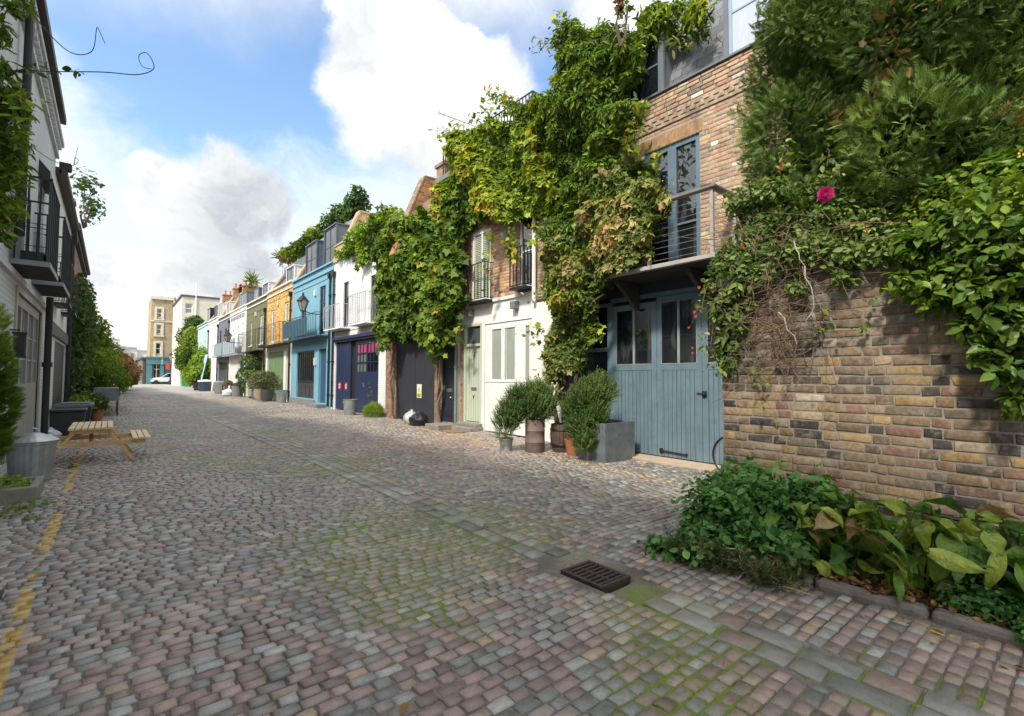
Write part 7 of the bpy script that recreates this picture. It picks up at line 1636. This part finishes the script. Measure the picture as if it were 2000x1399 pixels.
plant('kerb_weeds', 'patch of bright green weeds on the cobbles under the stone trough', 'plant', (-.6, 7.5, 0), [(-.62, 7.55, .02, .16, .28, .05), (-.75, 7.2, .02, .14, .3, .035), (-.42, 10.2, .02, .05, .06, .06), (-.55, 6.8, .02, .08, .15, .03)], 900, .03, F_BRIGHT, T_OVAL, 122, up=.8, minz=.0)
CN = plant('conifer_bush', 'bright green upright conifer bush cut off by the left edge', 'bush', (-.95, 7.4, 0), [(-1.05, 7.75, 1.5, .20, .26, .34), (-1.0, 7.7, 1.1, .22, .28, .34), (-1.02, 7.7, .75, .20, .26, .3), (-1.08, 7.8, 1.9, .14, .2, .28)], 3600, .10, F_BRIGHT, T_SPRAY, 123, along=True, up=.6, jit=.5, cbias=-.05)
one('trunk', lambda q: q.tube([(-1.02, 7.75, .1), (-1.02, 7.75, 1.4)], .03, 6), BARK, CN)
# climber on the left house
lb = [(*PP(px, py, d), r_, r_, r_) for px, py, d, r_ in ((-20, 210, 5.6, .32), (15, 195, 5.5, .17), (35, 215, 5.4, .10), (-10, 280, 5.5, .3), (10, 330, 5.5, .17), (30, 285, 5.4, .09), (-25, 390, 5.5, .3), (5, 410, 5.4, .12), (20, 350, 5.4, .10), (-10, 450, 5.4, .13), (-20, 60, 5.6, .2), (0, 130, 5.5, .12), (20, 15, 5.2, .08), (50, 5, 5.1, .07))]
LC = plant('wall_climber', 'dark leafy climber with trailing bare tendrils on the near left white house', 'climbing plant', (-1.0, 6.5, 0), lb, 3600, .105, F_VINE, T_NARROW, 131, up=.2, jit=.7, droop=.8, shell=.9, nz=.3, cscale=.4)
limbs('stem', [[tuple(PP(-60, 1100, 5.6)), tuple(PP(-50, 700, 5.6)), tuple(PP(-30, 300, 5.6)), tuple(PP(-10, 60, 5.6))]], BARK, LC, .04, .02, 7)
TN = M('dark_blue_green_tendril', (.035, .05, .06), .7)
def tend(pts, d, r_=.006):
    P = [np.array(PP(x, y, d)) for x, y in pts]; out = []
    for i in range(len(P)-1):
        p0, p1, p2, p3 = P[max(i-1, 0)], P[i], P[i+1], P[min(i+2, len(P)-1)]
        for k in range(6):
            t = k/6; out.append(tuple(.5*((2*p1)+(-p0+p2)*t+(2*p0-5*p1+4*p2-p3)*t*t+(-p0+3*p1-3*p2+p3)*t**3)))
    out.append(tuple(P[-1])); limbs('tendril', [out], TN, LC, r_, r_*.5, 5)
tend([(30, 8), (58, 22), (92, 62), (130, 98), (160, 107), (182, 96), (189, 55), (196, 65), (205, 85)], 5.0)
tend([(-10, 140), (50, 138), (100, 140), (200, 141), (265, 146), (298, 137), (298, 120), (285, 103), (271, 110), (278, 130), (296, 135)], 5.0)
tend([(60, 285), (78, 298), (105, 315), (140, 324), (153, 314), (146, 308), (145, 322), (150, 295), (153, 288)], 5.6, .004)
strand(LC, [PP(-10, 140, 5), PP(30, 139, 5), PP(70, 137, 5), PP(110, 133, 5)], 34, .07, F_DARK, T_OVAL, 133, r=.005, spread=.04)
strand(LC, [PP(135, 138, 5), PP(155, 136, 5)], 6, .07, F_DARK, T_OVAL, 134, r=.003, spread=.02)
strand(LC, [PP(10, 165, 5.3), PP(45, 205, 5.2), PP(70, 218, 5.2)], 34, .12, F_BRIGHT, T_NARROW, 135, spread=.07)
# bins beyond the table
t = thing('black_recycling_box', 'low black plastic wheelie bin against the white pier behind the picnic table', 'bin', (-.75, 15.9, 0)); one('body', lambda q: q.prism([(-1.05, 0), (-.5, 0), (-.44, .58), (-1.08, .58)], 'y', 15.6, 16.3), PLAST, t, bevel=.02); one('lid', lambda q: q.box(-1.1, -.42, 15.56, 16.34, .58, .64), PLAST, t, bevel=.015)
t = thing('grey_lidded_bin', 'black bin with grey ribbed lid standing behind the low black one', 'bin', (-.7, 17.3, 0)); one('body', lambda q: q.prism([(-1.0, 0), (-.42, 0), (-.36, .62), (-1.05, .62)], 'y', 16.9, 17.7), PLAST, t, bevel=.02); one('lid', lambda q: [q.box(-1.08, -.32, 16.85, 17.75, .62, .70), q.box(-1.0, -.4, 16.95, 17.65, .70, .74)], M('grey_bin_lid', (.14, .16, .18), .5), t, bevel=.015)
t = bag(-1.0, 15.2, .16, 8, BAG).build('bin_bag', M('white_refuse_bag', (.62, .62, .64), .4, .3, 6, .3), smooth=True); tag(t, 'small white carrier bag by the left downpipe', 'rubbish bag')
for k, (x, y, r_, lab) in enumerate(((-.28, 19.6, .15, 'terracotta pot nearest the picnic table'), (-.62, 19.3, .17, 'pale stone pot left of the terracotta one'))):
    t = thing('flower_pot', lab, 'pot', (x, y, 0)); pot(t, x, y, [(r_*.7, 0), (r_, .32), (r_*1.1, .33), (r_*1.1, .4), (r_*.9, .4), (r_*.9, .3)], TERRA if k == 0 else CONC)
    plant('', '', '', None, [(x-.05, y, .6, .30, .32, .26)], 420, .09, F_BRIGHT if k else F_DARK, T_OVAL, 141+k, root=t)
t = thing('metal_planter', 'grey metal box planter on a thin frame under the bamboo', 'planter', (.05, 23, 0)); one('box', lambda q: q.box(-.45, .25, 22.4, 24.6, .55, 1.0), ZINC, t)
for a in (-.42, .2):
    for b_ in (22.45, 24.5): one('leg', lambda q: q.box(a, a+.04, b_, b_+.04, 0, .55), IRON, t)
IC = plant('ivy_column', 'tall dark green ivy covering the left house front behind the bins', 'climbing plant', (-1.0, 24, 0), [(-.95, 22.0+1.15*k, z_, .42, .85, .9) for k in range(10) for z_ in (1.0, 2.1, 3.2, 4.1-.10*k)], 20000, .12, F_DARK, T_OVAL, 151, cbias=.12, nz=.3)
limbs('trunk', [[(-1.0, 22.4, 0), (-1.02, 22.5, 2.2)]], BARK, IC, .08, .05)
limbs('trunk', [[(-1.0, 23, 0), (-1.0, 23.1, 2)]], BARK, IC, .08, .05)
BB = plant('bamboo_clump', 'feathery yellow-green bamboo arching over the street on the left', 'bush', (-.3, 26, 0), [(-.35, 25.5, 1.5, .5, 1.0, .75), (-.1, 26.5, 1.2, .55, 1.1, .7), (.1, 27.5, 1.35, .55, 1.2, .7), (-.4, 24.6, 1.9, .35, .7, .5), (-.3, 29, 1.6, .6, 1.6, 1.0)], 5200, .17, F_BRIGHT, T_NARROW, 152, droop=1.0, cbias=-.12)
limbs('cane', [rand_curve((-.3+g.normal()*.2, 26+g.normal()*.8, 0), (-.3+g.normal()*.4, 26+g.normal()*1.2, 1.8), 5, .05) for _ in range(14)], M('cane_green', (.2, .22, .06), .6), BB, .02, .008, 5)
plant('white_flowering_shrub', 'small shrub with pale leaves low beside the ivy on the left', 'shrub', (-.6, 22, 0), [(-.6, 21.6, .55, .34, .5, .38), (-.5, 20.6, .35, .3, .4, .3)], 1400, .1, F_ROSE, T_OVAL, 153)
t = tree('tall loose tree with reddish leaves half way along the left side', 'loose_tree', [(-.6, 38, 3.0, .7, 2.0, 1.0), (-.5, 41, 2.5, .9, 2.2, 1.2), (-.7, 36, 3.9, .5, 1.3, .8), (-.6, 44, 3.5, .8, 2, 1.3)], 5000, .2, F_VINE, (-.7, 39, 3), 154)
tree('reddish brown bushy tree in a dark pot far along the left side', 'red_leaved_tree', [(.5, 50, 2.0, .9, 2.5, .9), (.3, 53, 2.6, .9, 2.5, 1.0), (.9, 52, 1.6, .9, 2.0, .8)], 3600, .24, F_RED, (.5, 51, 1.8), 155)
tree('dark evergreen at the far end of the left pavement', 'dark_evergreen', [(1.0, 64, 2.4, .9, 3, 1.1), (1.2, 60, 1.2, .9, 2.5, .9)], 3000, .26, F_DARK, (1.0, 62, 2), 156)
# twiggy growth on the left roofs
def roofplant(label, blobs_, n, size, mat, seed, tpl=T_OVAL, name='roof_plant', base=None, **k):
    b0 = blobs_[0]; zb = min(b_[2]-b_[5] for b_ in blobs_); t = plant(name, label, 'roof plant', (b0[0], b0[1], zb), blobs_, n, size, mat, tpl, seed, **k)
    limbs('stem', [rand_curve((b0[0], b0[1], zb-.5), b_[:3], 5, .08) for b_ in blobs_ for _ in range(2)], BARK, t, .03, .008, 5); return t
roofplant('sparse twiggy shrub against the sky on the left roof edge', [(-.75, 19.0, 7.1, .38, .8, .45), (-.6, 20.5, 6.8, .35, .8, .5)], 420, .11, F_DARK, 161, shell=.9)
# roof gardens on the right
roofplant('tall dark shrubs on the flat roof of the blue house', [(*PP(700, 398, 24), .5, .5, .8), (*PP(688, 415, 24.5), .5, .5, .8), (*PP(665, 425, 25.5), .6, .6, .6), (*PP(645, 440, 26), .5, .6, .5)], 2600, .2, F_DARK, 162, shell=.6)
roofplant('row of bushy green plants along the roof between blue and yellow houses', [(*PP(px, py, d), .7, .9, .42) for px, py, d in ((625, 458, 28), (610, 468, 29), (598, 476, 30), (585, 486, 31), (572, 494, 32))], 2800, .2, F_VINE, 163, shell=.5)
roofplant('reddish roof shrub above the yellow house', [(*PP(564, 500, 34), .6, .7, .5)], 500, .2, F_RED, 164)
roofplant('spiky palm on the roof of the yellow house', [(*PP(549, 503, 35), .15, .15, .15)], 80, .55, F_VINE, 165, T_BLADE, 'roof_palm', along=True, shell=.95)
roofplant('pale green palm in a pot on the olive house roof', [(*PP(492, 549, 42), .15, .15, .15)], 100, .65, F_VINE, 166, T_BLADE, 'roof_palm', along=True, shell=.95)
roofplant('small brownish shrub on the olive house roof edge', [(*PP(478, 565, 43), .5, .5, .4)], 320, .25, F_RED, 167)
roofplant('low weeds along the roof edge of the white house behind the creeper', [(*PP(px, py, d), .45, .7, .3) for px, py, d in ((690, 470, 20), (715, 452, 18.6), (740, 432, 17.6), (760, 425, 16.8))], 1700, .14, F_BRIGHT, 168)
roofplant('thin twiggy stems above the creeper top', [(*PP(757, 413, 16.5), .25, .5, .16), (*PP(745, 405, 16.8), .2, .4, .12)], 90, .1, F_DARK, 169, shell=.9)
roofplant('bare topped sapling rising above the wisteria', [(*PP(1212, 10, 8.6), .08, .08, .25)], 90, .09, F_RED, 170, shell=.9)
